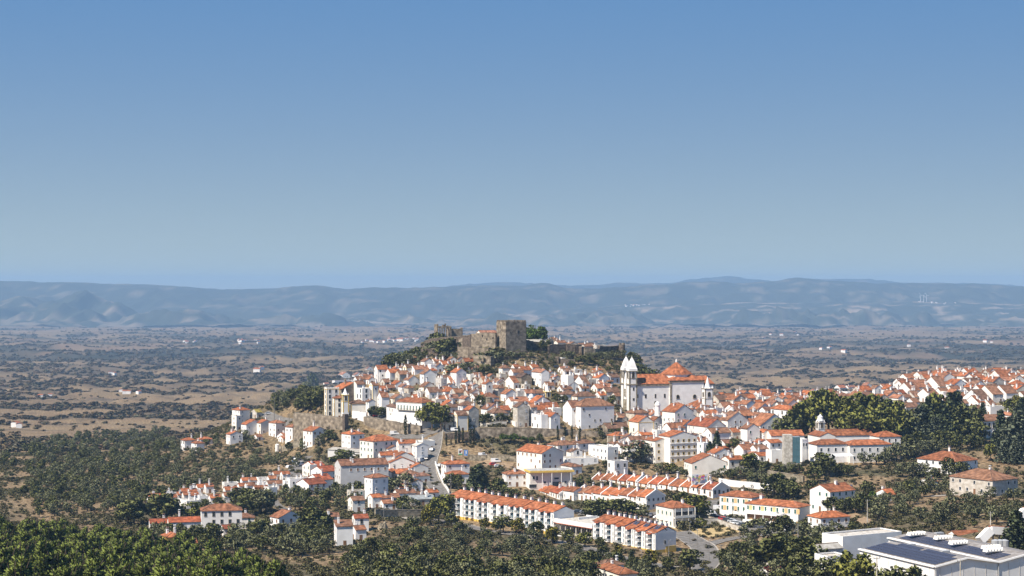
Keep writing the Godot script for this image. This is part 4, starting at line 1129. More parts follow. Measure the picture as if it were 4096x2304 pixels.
	sr.slab(Vector3(sx + 7.3, ht - 1.6, -19), Vector3(sx, ht - 1.6, -19), Vector3(sx, ht + 2.3, -11), Vector3(sx + 5.4, ht + 2.3, -11), 0.2)
	sr.slab3(Vector3(sx + 7.3, ht - 1.6, -3), Vector3(sx + 7.3, ht - 1.6, -19), Vector3(sx + 5.4, ht + 2.3, -11), 0.2)
	part("roof", sr.mesh(M["orange"]), sc)

	spire_tower("bell_tower", "small white belfry with sharp pyramid spire right of the church", at_depth(P("3", 1812, 892), 935), 4.6, th, 14.0, "white", "granite", 6.2, "cone")
	spire_tower("bell_tower", "slender yellow-trimmed belfry with conical white spire in the old town", at_depth(P("B", 2128, 740), 968), 3.4, deg_to_rad(24), 9.5, "white", "yellow", 4.6, "cone")
	spire_tower("bell_tower", "yellow-trimmed chapel tower with pointed spire at old town's left edge", at_depth(P("A", 462, 905), 966), 3.3, deg_to_rad(20), 9.5, "white", "yellow", 3.6, "pyramid")
	# big hall with a domed chimney, stout round chimney by the church
	for q in [["D", 352, 385, 905, "stout round white chimney in front of the church wall"], ["B", 1835, 880, 950, "round white domed chimney near the slender belfry"]]:
		var c := at_depth(P(q[0], q[1], q[2]), q[3])
		var b := MB.new()
		b.cone(Vector3(0, -4.5, 0), Vector3(0, 0.6, 0), 1.5, 1.3, 14)
		b.cone(Vector3(0, 0.6, 0), Vector3(0, 1.0, 0), 1.6, 1.55, 14)
		b.cone(Vector3(0, 1.0, 0), Vector3(0, 2.0, 0), 1.45, 1.1, 14)
		b.cone(Vector3(0, 2.0, 0), Vector3(0, 2.6, 0), 1.1, 0.3, 14)
		whole("round_chimney", b.mesh(M["white"]), q[4], "chimney", Transform3D(Basis(), c))
	var st := at_depth(P("B", 985, 870), 945)
	var sb2 := MB.new()
	sb2.cone(Vector3(0, -10, 0), Vector3(0, 0, 0), 1.9, 1.65, 12)
	sb2.cone(Vector3(0, 0, 0), Vector3(0, 0.6, 0), 1.8, 1.8, 12)
	whole("stone_turret", sb2.mesh(M["granite"]), "squat round grey stone turret among old town roofs", "tower", Transform3D(Basis(), st))

func old_town_specials() -> void:
	# the yellow-trimmed mansion with battlements, its chapel, nave, and the green-windowed town house
	var th := deg_to_rad(22)
	var m := house("mansion", at_depth(P("A", 135, 782), 978), 4.6, 7.2, th, "f", "o", "c", {"cat": "mansion", "chim": 0, "wmesh": win_big, "skip": 0.0, "pitchw": 3.4, "label": "yellow-trimmed mansion with battlements at old town's left edge"})
	var mer := MB.new()
	mer.box(Vector3(0, 0.3, 0), Vector3(0.5, 0.6, 0.3))
	var mm := mer.mesh(M["white"])
	var top := 0.0
	top = at_depth(P("A", 135, 782), 978).y - m.position.y + 0.3
	for i in 8:
		part("merlon", mm, m, Transform3D(Basis(), Vector3(-3.3 + i * 0.94, top, 2.2)))
	for i in 4:
		part("merlon", mm, m, Transform3D(Basis(Vector3.UP, PI / 2), Vector3(-3.5, top, -1.9 + i * 0.98)))
	house("mansion", at_depth(P("A", 430, 790), 986), 9.0, 17.0, deg_to_rad(40), "g", "o", "s", {"win": false, "chim": 1, "label": "long orange-roofed stone wing behind the battlemented mansion"})
	house("chapel", at_depth(P("A", 290, 968), 970), 6.0, 5.4, deg_to_rad(15), "h", "o", "c", {"cat": "chapel", "chim": 0, "label": "cream chapel front with red window and orange roof", "wmesh": win_big})
	house("chapel", at_depth(P("A", 632, 1080), 968), 9.0, 9.5, deg_to_rad(14), "h", "b", "c", {"cat": "chapel", "chim": 0, "skip": 0.6, "label": "low cream chapel nave with wide brown roof beside pointed tower"})
	house("house", at_depth(P("A", 850, 782), 972), 8.0, 5.0, deg_to_rad(30), "f", ".", "w", {"wmesh": win_big, "skip": 0.1, "chim": 1, "label": "white gothic-windowed house with tall white chimney near the chapel"})
	var g := house("town_house", at_depth(P("A", 2050, 1062), 926), 19.0, 9.0, deg_to_rad(48), "h", "o", "w", {"win": false, "chim": 1, "pitch": 0.45, "label": "grand white town house with tall green windows by big plane tree"})
	var gh := at_depth(P("A", 2050, 1062), 926).y - g.position.y
	var tall := window_mesh(0.75, 2.4, M["white"], M["green_paint"])
	for i in 8:
		part("window", tall, g, Transform3D(Basis(Vector3.UP, -PI / 2), Vector3(-4.5, gh - 4.2, -8.0 + i * 2.25)))
		if i % 2 == 0:
			part("door", arch(1.1, 3.0, M["white"], M["dark"]), g, Transform3D(Basis(Vector3.UP, -PI / 2), Vector3(-4.5, 0.3, -7.0 + i * 2.1)))
	var bal := MB.new()
	bal.box(Vector3(-4.9, gh - 4.4, 0), Vector3(0.9, 0.15, 16))
	for i in 30:
		bal.box(Vector3(-5.3, gh - 3.9, -7.8 + i * 0.53), Vector3(0.05, 0.9, 0.05))
	bal.box(Vector3(-5.3, gh - 3.45, 0), Vector3(0.08, 0.08, 16))
	part("balcony", bal.mesh(M["granite"]), g)
	var cor := MB.new()
	cor.box(Vector3(0, gh - 0.3, 0), Vector3(9.4, 0.4, 19.4))
	part("cornice", cor.mesh(M["offwhite"]), g)

# ---------------------------------------------------------------- modern blocks
var ROW_A := Vector3(-26, 0, -740)
var ROW_B := Vector3(58, 0, -630)
func on_line(u4096: float, A: Vector3, B: Vector3) -> float:      # how far along A-B the sight column meets the line
	var s := (u4096 - 2048.0) / F
	return (s * -A.z - A.x) / ((B.x - A.x) - s * (A.z - B.z))
func front_row() -> void:
	var r := (ROW_B - ROW_A).normalized()
	var yaw := atan2(-r.z, r.x)          # local x along the row
	var balcony := ArrayMesh.new()
	var bs := MB.new()
	bs.box(Vector3(0, 0, 0.55), Vector3(2.1, 0.14, 1.1))
	bs.into(balcony, M["white"])
	var br := MB.new()
	br.box(Vector3(0, 1.0, 1.06), Vector3(2.1, 0.07, 0.06))
	for s in [-1.0, 1.0]:
		br.box(Vector3(s * 1.03, 1.0, 0.53), Vector3(0.06, 0.07, 1.05))
		for i in 4:
			br.box(Vector3(s * 1.03, 0.55, 0.15 + i * 0.28), Vector3(0.05, 0.95, 0.05))
	for i in 12:
		br.box(Vector3(-1.0 + i * 0.182, 0.55, 1.06), Vector3(0.05, 0.95, 0.05))
	br.into(balcony, M["metal"])
	var balcony2 := ArrayMesh.new()
	bs.into(balcony2, M["white"])
	var b3 := MB.new()
	b3.box(Vector3(0, 0.55, 1.06), Vector3(2.1, 0.95, 0.06))
	b3.box(Vector3(-1.03, 0.55, 0.53), Vector3(0.06, 0.95, 1.0)); b3.box(Vector3(1.03, 0.55, 0.53), Vector3(0.06, 0.95, 1.0))
	b3.into(balcony2, M["metal"])
	var glassdoor := window_mesh(0.85, 2.1, M["white"], M["teal_glass"])
	var slim := window_mesh(0.35, 1.5, M["white"], M["teal_glass"])
	var cb := MB.new()
	cb.slab(Vector3(-1.2, 0, 1.2), Vector3(1.2, 0, 1.2), Vector3(1.2, 0.35, 0), Vector3(-1.2, 0.35, 0), 0.1)
	var canopy := cb.mesh(M["red"])
	var units := [["6", 740, 889, 0], ["6", 892, 1021, 0], ["6", 1023, 1156, -0.12], ["6", 1158, 1334, -0.2], ["6", 1340, 1486, 0.1], ["6", 1490, 1636, 0.0], ["6", 1640, 1800, -0.1],
		["7", 430, 543, -0.9], ["7", 547, 648, -0.9], ["7", 652, 754, -1.0], ["7", 757, 848, -1.4], ["7", 851, 958, -1.6], ["7", 962, 1062, -1.9]]
	for i in units.size():
		var q: Array = units[i]
		var t0 := on_line(P(q[0], q[1], 0).x, ROW_A, ROW_B)
		var t1 := on_line(P(q[0], q[2], 0).x, ROW_A, ROW_B)
		var a := ROW_A.lerp(ROW_B, t0)
		var b := ROW_A.lerp(ROW_B, t1)
		var L := a.distance_to(b)
		var m := (a + b) * 0.5
		var back := Vector3(r.z, 0, -r.x) * 5.0
		if back.z > 0:
			back = -back
		var gy := CAMY - 95.6
		var top: float = CAMY - 86.0 + float(q[3])
		var t := thing("apartment_house", "", "apartment house", Vector3(m.x + back.x, gy, m.z + back.z), yaw)
		note("front balcony row", t, "white yellow-based apartment house with balconies")
		var h := top - gy
		var w := MB.new()
		w.box(Vector3(0, h * 0.5 - 1.5, 0), Vector3(L - 0.12, h + 3.0, 10))
		if i in [3, 6, 12]:
			w.box(Vector3(L * 0.5 - 0.2, h - 0.05, 0), Vector3(0.32, 0.5, 10.3))
		w.tri(Vector3(L * 0.5 - 0.06, h, 5), Vector3(L * 0.5 - 0.06, h, -5), Vector3(L * 0.5 - 0.06, h + 1.7, -1))
		w.tri(Vector3(-L * 0.5 + 0.06, h, -5), Vector3(-L * 0.5 + 0.06, h, 5), Vector3(-L * 0.5 + 0.06, h + 1.7, -1))
		part("wall", w.mesh(M["white"]), t)
		var rf := MB.new()
		var e := L * 0.5 - 0.05
		rf.slab(Vector3(-e, h + 0.12, 5.25), Vector3(e, h + 0.12, 5.25), Vector3(e, h + 2.1, -1.0), Vector3(-e, h + 2.1, -1.0), 0.14)
		rf.slab(Vector3(e, h + 0.12, -5.25), Vector3(-e, h + 0.12, -5.25), Vector3(-e, h + 2.1, -1.0), Vector3(e, h + 2.1, -1.0), 0.14)
		part("roof", rf.mesh(variant("orange", [0, 2, 1, 0, 3][i % 5])), t)
		var yb := MB.new()
		yb.box(Vector3(0, 0.75, 0), Vector3(L - 0.1, 1.9, 10.12))
		part("plinth", yb.mesh(M["yellow"]), t)
		var cols := 2 if L > 7.0 and i != 7 else 1
		for cx in cols:
			var x := (cx + 0.5) / cols * (L - 1.6) - (L - 1.6) * 0.5 - 0.3
			for fl in 3:
				var y: float = 2.1 + fl * (h - 2.3) / 3.0
				part("balcony", balcony2 if (i * 7 + fl * 3 + cx) % 4 == 0 else balcony, t, Transform3D(Basis(), Vector3(x, y, 5.0)))
				for s in [-0.5, 0.5]:
					part("balcony_door", glassdoor, t, Transform3D(Basis(), Vector3(x + s, y + 0.1, 5.0)))
			part("canopy", canopy, t, Transform3D(Basis(), Vector3(x, h - 0.35, 5.0)))
		for fl in 3:
			part("window", slim, t, Transform3D(Basis(), Vector3(L * 0.5 - 0.75, 2.4 + fl * (h - 2.3) / 3.0, 5.0)))
		for k in 3:
			part("window", window_mesh(0.5, 0.35, M["yellow"], M["dark"]), t, Transform3D(Basis(), Vector3(-L * 0.3 + k * L * 0.3, 0.9, 5.06)))
		for k in 2:
			part("chimney", chim["white1" if (i + k) % 2 else "brown1"], t, Transform3D(Basis(), Vector3(-L * 0.28 + k * L * 0.5, h + 1.5, -1.6)))
		if i in [10, 11, 12]:
			for k in 2:
				var sp := MB.new()
				sp.box(Vector3(0, 0.05, 0), Vector3(1.0, 0.08, 2.0))
				part("solar_panel", sp.mesh(M["panel"]), t, Transform3D(Basis(Vector3.RIGHT, 0.55), Vector3(-1.0 + k * 1.3, h + 1.5, 1.5)))
			var tank := MB.new()
			tank.cone(Vector3(-1.2, h + 2.5, 0.3), Vector3(0.4, h + 2.5, 0.3), 0.3, 0.3, 8)
			part("water_tank", tank.mesh(M["metal"]), t)
		if i == 12:
			for y in [h - 4.2, 3.6]:
				part("window", window_mesh(0.6, 1.3, M["offwhite"], M["dark"]), t, Transform3D(Basis(Vector3.UP, PI / 2), Vector3(L * 0.5 - 0.06, y, 0.4)))
			var ob := MB.new()
			ob.box(Vector3(L * 0.5 - 0.02, 1.1, -2.4), Vector3(0.12, 3.2, 4.8))
			part("painted_panel", ob.mesh(M["yellow"]), t)
	# the open-fronted commercial block between the two halves of the row
	var a2 := ROW_A.lerp(ROW_B, on_line(P("6", 1806, 0).x, ROW_A, ROW_B))
	var b2 := ROW_A.lerp(ROW_B, on_line(P("7", 427, 0).x, ROW_A, ROW_B))
	var L2 := a2.distance_to(b2)
	var bk := Vector3(r.z, 0, -r.x)
	if bk.z > 0:
		bk = -bk
	var m2 := (a2 + b2) * 0.5 + bk * 8.0
	var ar := thing("arcade_block", "flat-roofed white block with open pillared front between apartment rows", "building", Vector3(m2.x, CAMY - 95.6, m2.z), yaw)
	var ht := 6.6
	var w2 := MB.new()
	w2.box(Vector3(0, -0.2, 0), Vector3(L2, 4.2, 15.9))
	w2.box(Vector3(0, ht * 0.5 + 1.0, -5), Vector3(L2, ht - 2.0, 6))
	w2.box(Vector3(0, ht - 0.3, 0), Vector3(L2, 1.0, 16.4))
	w2.box(Vector3(0, ht + 0.5, 8.0), Vector3(L2, 0.6, 0.25)); w2.box(Vector3(0, ht + 0.5, -8.0), Vector3(L2, 0.6, 0.25))
	w2.box(Vector3(-L2 * 0.2, ht + 0.7, -3), Vector3(0.25, 1.0, 9.5))
	part("wall", w2.mesh(M["white"]), ar)
	var fl2 := MB.new()
	fl2.box(Vector3(0, 2.15, 0.4), Vector3(L2 + 0.1, 0.3, 16.6))
	fl2.box(Vector3(0, ht + 0.24, 0), Vector3(L2 - 0.3, 0.1, 15.6))
	part("floor_slab", fl2.mesh(M["concrete"]), ar)
	var pil := MB.new()
	pil.box(Vector3(0, 0, 0), Vector3(0.4, 3.6, 0.4))
	var pm := pil.mesh(M["concrete"])
	for i in 8:
		part("pillar", pm, ar, Transform3D(Basis(), Vector3(-L2 * 0.5 + 0.3 + i * (L2 - 0.6) / 7.0, 4.1, 7.8)))
		if i < 6:
			part("pillar", pm, ar, Transform3D(Basis(), Vector3(-L2 * 0.5 + 2.0 + i * (L2 - 3) / 6.0, 4.1, 3.0)))
	var cn := MB.new()
	cn.box(Vector3(0, ht - 0.9, 8.3), Vector3(L2, 0.2, 0.7))
	part("canopy", cn.mesh(M["red"]), ar)
	var gr := MB.new()
	gr.box(Vector3(0, 4.0, -1.9), Vector3(L2 - 2, 3.2, 0.1))
	part("shopfront", gr.mesh(M["wood"]), ar)

func terrace(zone: String, words: String, k: String, x0: float, y0: float, d0: float, x1: float, y1: float, d1: float, n: int, deep: float, h: float, roofs: String) -> void:
	# a stepped row of party-walled houses; the line is its front eave
	var A := at_depth(P(k, x0, y0), d0)
	var B := at_depth(P(k, x1, y1), d1)
	var dir := Vector3(B.x - A.x, 0, B.z - A.z)
	var L := dir.length() / n
	var r := dir.normalized()
	var th := atan2(-r.z, r.x)
	for i in n:
		var c := A.lerp(B, (i + 0.0) / n)
		var front := Vector3(sin(th), 0, cos(th))
		var Cc := c + Vector3(0, (i % 3 - 1) * 0.15, 0)
		if front.z < 0:
			front = -front
		# corner is the left end of the front face, so the house runs to its right along r
		var hs := house("terrace_house", Cc, deep, L - 0.06, th, "e", roofs[i % roofs.length()], "w", {"chim": 0, "skip": 0.12, "pitchw": 2.4, "ridge": false, "pitch": 0.5})
		var gy := hs.position.y
		var hh := Cc.y - gy
		var pw := MB.new()
		for s in [-1.0, 1.0]:
			if s < 0 and i > 0:
				continue
			var x: float = s * (L * 0.5 - 0.05)
			for z in [-1.0, 1.0]:
				pw.slab(Vector3(x - 0.24, hh + 0.32, z * (deep * 0.5 + 0.35)), Vector3(x + 0.24, hh + 0.32, z * (deep * 0.5 + 0.35)), Vector3(x + 0.24, hh + deep * 0.5 * 0.5 + 0.55, 0), Vector3(x - 0.24, hh + deep * 0.5 * 0.5 + 0.55, 0), 0.7)
		part("party_wall", pw.mesh(M["white"]), hs)
		part("chimney", chim["white%d" % (i % 3)], hs, Transform3D(Basis(), Vector3(L * 0.5 - 0.6, hh + deep * 0.5 * 0.5, -0.6)))
		if i % 2 == 0:
			part("chimney", chim["brown1"], hs, Transform3D(Basis(), Vector3(-L * 0.2, hh + deep * 0.3 * 0.5, 1.2)))
		note(zone, hs, words % ROOF_WORD[roofs[i % roofs.length()]])

func modern() -> void:
	front_row()
	terrace("upper terrace row", "white terrace house with %s roof", "7", 425, 470, 815, 870, 492, 796, 5, 9.0, 5.5, "oooro")
	terrace("middle terrace row", "white terrace house with %s roof", "7", 888, 505, 796, 1640, 572, 758, 7, 10.0, 5.6, "oroooor")
	terrace("lower terrace row", "white terrace house with %s roof", "7", 258, 602, 768, 972, 650, 730, 8, 10.0, 5.8, "booooooo")
	terrace("left terrace row", "white terrace house with %s roof", "6", 1578, 585, 800, 1860, 605, 770, 3, 9.0, 6.5, "oor")
	note("left terrace row", house("terrace_house", at_depth(P("6", 2000, 600), 765), 8.0, 7.0, deg_to_rad(38), "g", "o", "w", {"chim": 2}), "white end terrace house with orange gable roof")
	# hip-roofed house with open galleries
	var gcor := at_depth(P("7", 1242, 768), 692)
	var g := house("gallery_house", gcor, 12.5, 9.3, deg_to_rad(28), "h", "o", "w", {"chim": 1, "win": false, "label": "cream-trimmed white house with open corner galleries behind the front row"})
	var gh := gcor.y - g.position.y
	var gal := MB.new()
	var gd := MB.new()
	for y in [0.2, gh * 0.5]:
		gal.box(Vector3(0, y, 6.9), Vector3(9.5, 0.25, 1.5))
		gal.box(Vector3(0, y + 0.5, 7.6), Vector3(9.5, 0.9, 0.15))
		for i in 4:
			gal.box(Vector3(-4.6 + i * 3.07, y + gh * 0.25, 7.5), Vector3(0.28, gh * 0.5 - 0.1, 0.28))
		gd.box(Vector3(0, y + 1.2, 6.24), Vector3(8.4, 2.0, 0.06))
	part("gallery", gal.mesh(M["cream"]), g)
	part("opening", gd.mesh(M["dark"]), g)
	for i in 4:
		for y in [0.9, gh * 0.5 + 0.8]:
			part("window", window_mesh(0.8, 1.3, M["cream"], M["green_paint"]), g, Transform3D(Basis(Vector3.UP, -PI / 2), Vector3(-4.65, y, -4.6 + i * 3.0)))
	# blue-grey block of flats
	for q in [[1060, 1205, 92, 16.0, 975, "left part of the grey-white block of flats, with side balconies"], [1208, 1492, 48, 18.0, 1207, "taller right part of grey-white flats with yellow window frames"]]:
		var c := at_depth(P("7", q[0], q[2]), 845 if q[0] < 1100 else 842)
		var mp := 0.39752 * 845 / F
		var lr: float = (q[1] - q[0]) * mp / cos(deg_to_rad(24))
		var f := house("flats", c, 11.0, lr, deg_to_rad(24), "g", "o", "w", {"chim": 1, "win": false, "pitch": 0.3, "cat": "block of flats", "label": q[5]})
		var hh := c.y - f.position.y
		var wf := window_mesh(0.9, 1.15, M["yellow"], M["glass"])
		var cols := 2 if q[0] < 1100 else 5
		for fl in 4:
			for i in cols:
				part("window", wf, f, Transform3D(Basis(), Vector3(-lr * 0.5 + (i + 0.5) * lr / cols, hh - 2.6 - fl * 3.05, 5.5)))
			if cols == 2:
				for z in [-3.0, 1.5]:
					part("window", win_mesh, f, Transform3D(Basis(Vector3.UP, -PI / 2), Vector3(-lr * 0.5, hh - 2.6 - fl * 3.05, z)))
				var bl := MB.new()
				bl.box(Vector3(-lr * 0.5 - 0.6, hh - 3.0 - fl * 3.05, -0.5), Vector3(1.2, 0.15, 8))
				bl.box(Vector3(-lr * 0.5 - 1.15, hh - 2.5 - fl * 3.05, -0.5), Vector3(0.1, 0.9, 8))
				part("balcony", bl.mesh(M["white"]), f)
			elif fl > 0:
				var bd := MB.new()
				bd.box(Vector3(0, hh - 0.2 - fl * 3.05, 5.62), Vector3(lr, 0.28, 0.3))
				part("string_course", bd.mesh(M["white"]), f)
	# modern flat-roofed building with a yellow cornice
	var mc := at_depth(P("6", 1562, 405), 795)
	var md := house("modern_building", mc, 9.0, 19.5, deg_to_rad(14), "f", ".", "w", {"chim": 0, "win": false, "cat": "building", "label": "white modern building with yellow cornice and tall slim columns"})
	var mh := mc.y - md.position.y
	var yc := MB.new()
	yc.box(Vector3(0, mh + 0.2, 0.6), Vector3(20.5, 0.8, 11.0))
	part("cornice", yc.mesh(M["yellow"]), md)
	var rs := MB.new()
	rs.box(Vector3(0, mh + 0.66, 0.4), Vector3(19.8, 0.12, 9.8))
	part("roof_deck", rs.mesh(M["grey_roof"]), md)
	var cl := MB.new()
	cl.cone(Vector3(0, 0, 0), Vector3(0, mh - 0.2, 0), 0.16, 0.16, 8)
	for i in 4:
		part("column", cl.mesh(M["white"]), md, Transform3D(Basis(), Vector3(-4.5 + i * 4.4, 0, 5.9)))
	for w in [[-8.2, 4.6, 1.0, 1.4], [-6.6, 4.2, 0.8, 1.8], [2.0, 0.8, 4.6, 2.4], [-3.0, 2.6, 1.2, 1.0], [2.4, 4.4, 2.2, 0.8], [-8.5, 0.8, 3.4, 1.6], [6.5, 2.5, 1.0, 1.0]]:
		part("window", window_mesh(w[2], w[3], M["white"] if w[2] < 4.0 else M["wood"], M["glass"]), md, Transform3D(Basis(), Vector3(w[0], w[1], 4.5)))
	# long building with white and peach panels, shutters and rounded balconies
	for q in [[2032, 662, 712, 15.0, 9.5, 30.0, "two-storey peach and white block with green shutters at car park", 1802], [2498, 760, 672, 23.0, 9.0, 36.0, "long peach and white building with curved balconies and shutters", 2135]]:
		var c := at_depth(P("7", q[0], q[1]), q[2])
		var f := house("long_building", c, q[3], q[4], deg_to_rad(52), "h", "o", "w", {"chim": 1, "win": false, "pitch": 0.36, "cat": "building", "label": q[6]})
		var hh := c.y - f.position.y
		var sh := window_mesh(0.75, 1.6, M["white"], M["green_paint"])
		var pnl := MB.new()
		var ll: float = q[3]
		var nw := int(ll / 2.4)
		for i in nw:
			var z := -ll * 0.5 + (i + 0.5) * ll / nw
			for y in ([hh - 2.5, hh - 5.6] if ll < 16.0 else [hh - 2.4, hh - 7.2]):
				part("window", sh, f, Transform3D(Basis(Vector3.UP, -PI / 2), Vector3(-q[4] * 0.5, y, z)))
				if i % 2 == 0:
					pnl.box(Vector3(-q[4] * 0.5 - 0.02, y + 0.8, z + 1.2), Vector3(0.08, 1.9, 1.3))
		part("painted_panel", pnl.mesh(M["peach"]), f)
		if ll > 16.0:
			var bb := MB.new()
			bb.box(Vector3(-q[4] * 0.5 - 0.9, hh - 3.2, -3.5), Vector3(1.8, 1.1, ll - 8))
			bb.box(Vector3(-q[4] * 0.5 - 1.0, hh - 6.6, -3.5), Vector3(2.0, 1.0, ll - 7))
			bb.cone(Vector3(-q[4] * 0.5, hh - 3.75, ll * 0.5 - 7.6), Vector3(-q[4] * 0.5, hh - 2.65, ll * 0.5 - 7.6), 1.8, 1.8, 16)
			for i in 5:
				bb.box(Vector3(-q[4] * 0.5 - 1.6, hh - 5.0, -ll * 0.5 + 1.6 + i * 3.6), Vector3(0.25, 2.6, 0.25))
			part("balcony", bb.mesh(M["white"]), f)
			var rc := MB.new()
			rc.box(Vector3(-q[4] * 0.5 - 0.02, hh - 5.0, -3.5), Vector3(0.06, 2.2, ll - 9))
			part("loggia", rc.mesh(M["wood"]), f)
	# solar panels laid on a few roofs of the terraces and the old town
	var spm := MB.new()
	spm.box(Vector3.ZERO, Vector3(1.1, 0.08, 2.0))
	var panel := spm.mesh(M["panel"])
	for q in [["7", 1040, 455, 772, "single dark solar panel on the upper terrace roofs"], ["7", 1530, 508, 712, "leftmost upright solar panel of two on the middle terrace row"], ["7", 1552, 508, 711, "rightmost upright solar panel of two on the middle terrace row"], ["7", 1475, 525, 722, "flat dark solar panel lying on the middle terrace roof"], ["8", 828, 555, 712, "dark solar water heater panel on the white gabled house roof"]]:
		var c := at_depth(P(q[0], q[1], q[2]), q[3])
		whole("solar_panel", panel, q[4], "solar panel", Transform3D(Basis(Vector3.UP, -0.6) * Basis(Vector3.RIGHT, 0.6), c + Vector3(0, 0.4, 0.6)))

func convent() -> void:
	var wm := window_mesh(0.95, 1.5, M["white"], M["glass"])
	var add := func(k: String, x: float, y: float, d: float, ll: float, lr: float, th: float, code: String, label: String, rows: Array, n: int) -> Node3D:
		var c := at_depth(P(k, x, y), d)
		var f := house("convent_wing", c, ll, lr, deg_to_rad(th), code[0], code[1], code[2], {"chim": 0, "win": false, "cat": "convent building", "label": label, "pitch": 0.42})
		var hh := c.y - f.position.y
		for row in rows:
			for i in n:
				part("window", wm, f, Transform3D(Basis(), Vector3(-lr * 0.5 + (i + 0.6) * lr / (n + 0.4), hh - row, ll * 0.5)))
		return f
	var mp := 0.39752 / F
	add.call("8", 492, 128, 798, 9.0, 330 * mp * 798 / 0.95, 15.0, "how", "long white convent front wing with orange roof, left half", [3.1], 4)
	add.call("8", 822, 132, 800, 9.0, 438 * mp * 800 / 0.95, 15.0, "how", "long white convent front wing with orange roof, right half", [3.0, 6.6], 5)
	add.call("8", 1120, 48, 830, 10.0, 225 * mp * 830 / 0.95, 15.0, "how", "two-storey white block at the convent's right end", [2.6, 5.6], 3)
	add.call("4", 585, 862, 845, 11.0, 485 * mp * 845 / 0.95, 12.0, "eow", "convent church nave with big orange roof beside the belfry", [], 0)
	add.call("4", 525, 870, 818, 14.0, 158 * mp * 818 / 0.95, 14.0, "gow", "white gabled convent house left of the church nave", [3.4], 1)
	add.call("4", 30, 862, 842, 10.0, 330 * mp * 842 / 0.95, 8.0, "eow", "long orange-roofed convent range at left behind the glass tower", [], 0)
	add.call("4", 345, 905, 806, 12.0, 70 * mp * 806 / 0.9, 30.0, "f.w", "plain white flat-roofed convent block beside the glass tower", [3.0], 2)
	var ver := MB.new()
	var vb := at_depth(P("8", 745, 240), 788)
	ver.slab(Vector3(-5, 0, 1.5), Vector3(5, 0, 1.5), Vector3(5, 0.7, -3), Vector3(-5, 0.7, -3), 0.15)
	var v := thing("veranda", "white lean-to veranda in front of the convent wing", "veranda", vb - Vector3(0, 3.4, 0), deg_to_rad(12))
	part("roof", ver.mesh(M["white"]), v, Transform3D(Basis(), Vector3(0, 3.4, 0)))
	for i in 5:
		var p := MB.new()
		p.box(Vector3(-4.8 + i * 2.4, 1.6, 1.3), Vector3(0.2, 3.6, 0.2))
		part("post", p.mesh(M["white"]), v)
	# glass and concrete lift tower
	var c := at_depth(P("8", 246, 45), 795)
	var gb := ground(c.x, c.z)
	var hh := c.y - gb
	var t := thing("glass_tower", "bare concrete and blue-green glass tower at the convent's left", "tower", Vector3(c.x, gb, c.z), deg_to_rad(2))
	var cb := MB.new()
	cb.box(Vector3(-1.9, hh * 0.5, -2.2), Vector3(3.8, hh + 1.5, 4.4))
	cb.box(Vector3(2.0, hh * 0.08, -2.2), Vector3(4.0, hh * 0.16, 4.4))
	part("concrete", cb.mesh(M["concrete"]), t)
	for i in 3:
		for j in 4:
			var pn := MB.new()
			pn.box(Vector3(0.62 + i * 1.15, hh * (0.27 + j * 0.205), -0.2), Vector3(1.08, hh * 0.198, 0.08))
			part("pane", pn.mesh(M["teal_glass"]), t)
	var fr := MB.new()
	fr.box(Vector3(1.85, hh * 0.58, -2.4), Vector3(3.4, hh * 0.8, 3.9))
	part("core", fr.mesh(M["metal"]), t)
	spire_tower("bell_tower", "white convent belfry with stepped bulbous top before the plane trees", at_depth(P("4", 512, 728), 838), 3.2, deg_to_rad(18), 8.4, "white", "offwhite", 3.0, "pyramid")
	# bulbous top for that belfry
	var top := at_depth(P("4", 532, 690), 838)
	var b := MB.new()
	b.cone(top + Vector3(0, -1.2, -1.6), top + Vector3(0, 0.4, -1.6), 1.7, 1.15, 12)
	b.cone(top + Vector3(0, 0.4, -1.6), top + Vector3(0, 0.9, -1.6), 1.35, 1.3, 12)
	b.cone(top + Vector3(0, 0.9, -1.6), top + Vector3(0, 1.5, -1.6), 1.0, 0.5, 12)
	b.cone(top + Vector3(0, 1.5, -1.6), top + Vector3(0, 2.0, -1.6), 0.5, 0.08, 10)
	whole("belfry_dome", b.mesh(M["white"]), "stepped white dome on top of the convent belfry", "dome")
	# cream arcaded building among the park trees
	var ac := at_depth(P("F", 1742, 1180), 850)
	var a := house("arcade_house", ac, 12.0, 20.0, deg_to_rad(30), "h", "b", "c", {"chim": 0, "win": false, "cat": "building", "label": "cream arcaded building with brown roof among the park trees"})
	var ah := ac.y - a.position.y
	for i in 7:
		for y in [ah - 3.4, ah - 7.4]:
			part("arch_window", arch(1.5, 2.6, M["cream"], M["glass"]), a, Transform3D(Basis(), Vector3(-8.4 + i * 2.8, y, 6.0)))

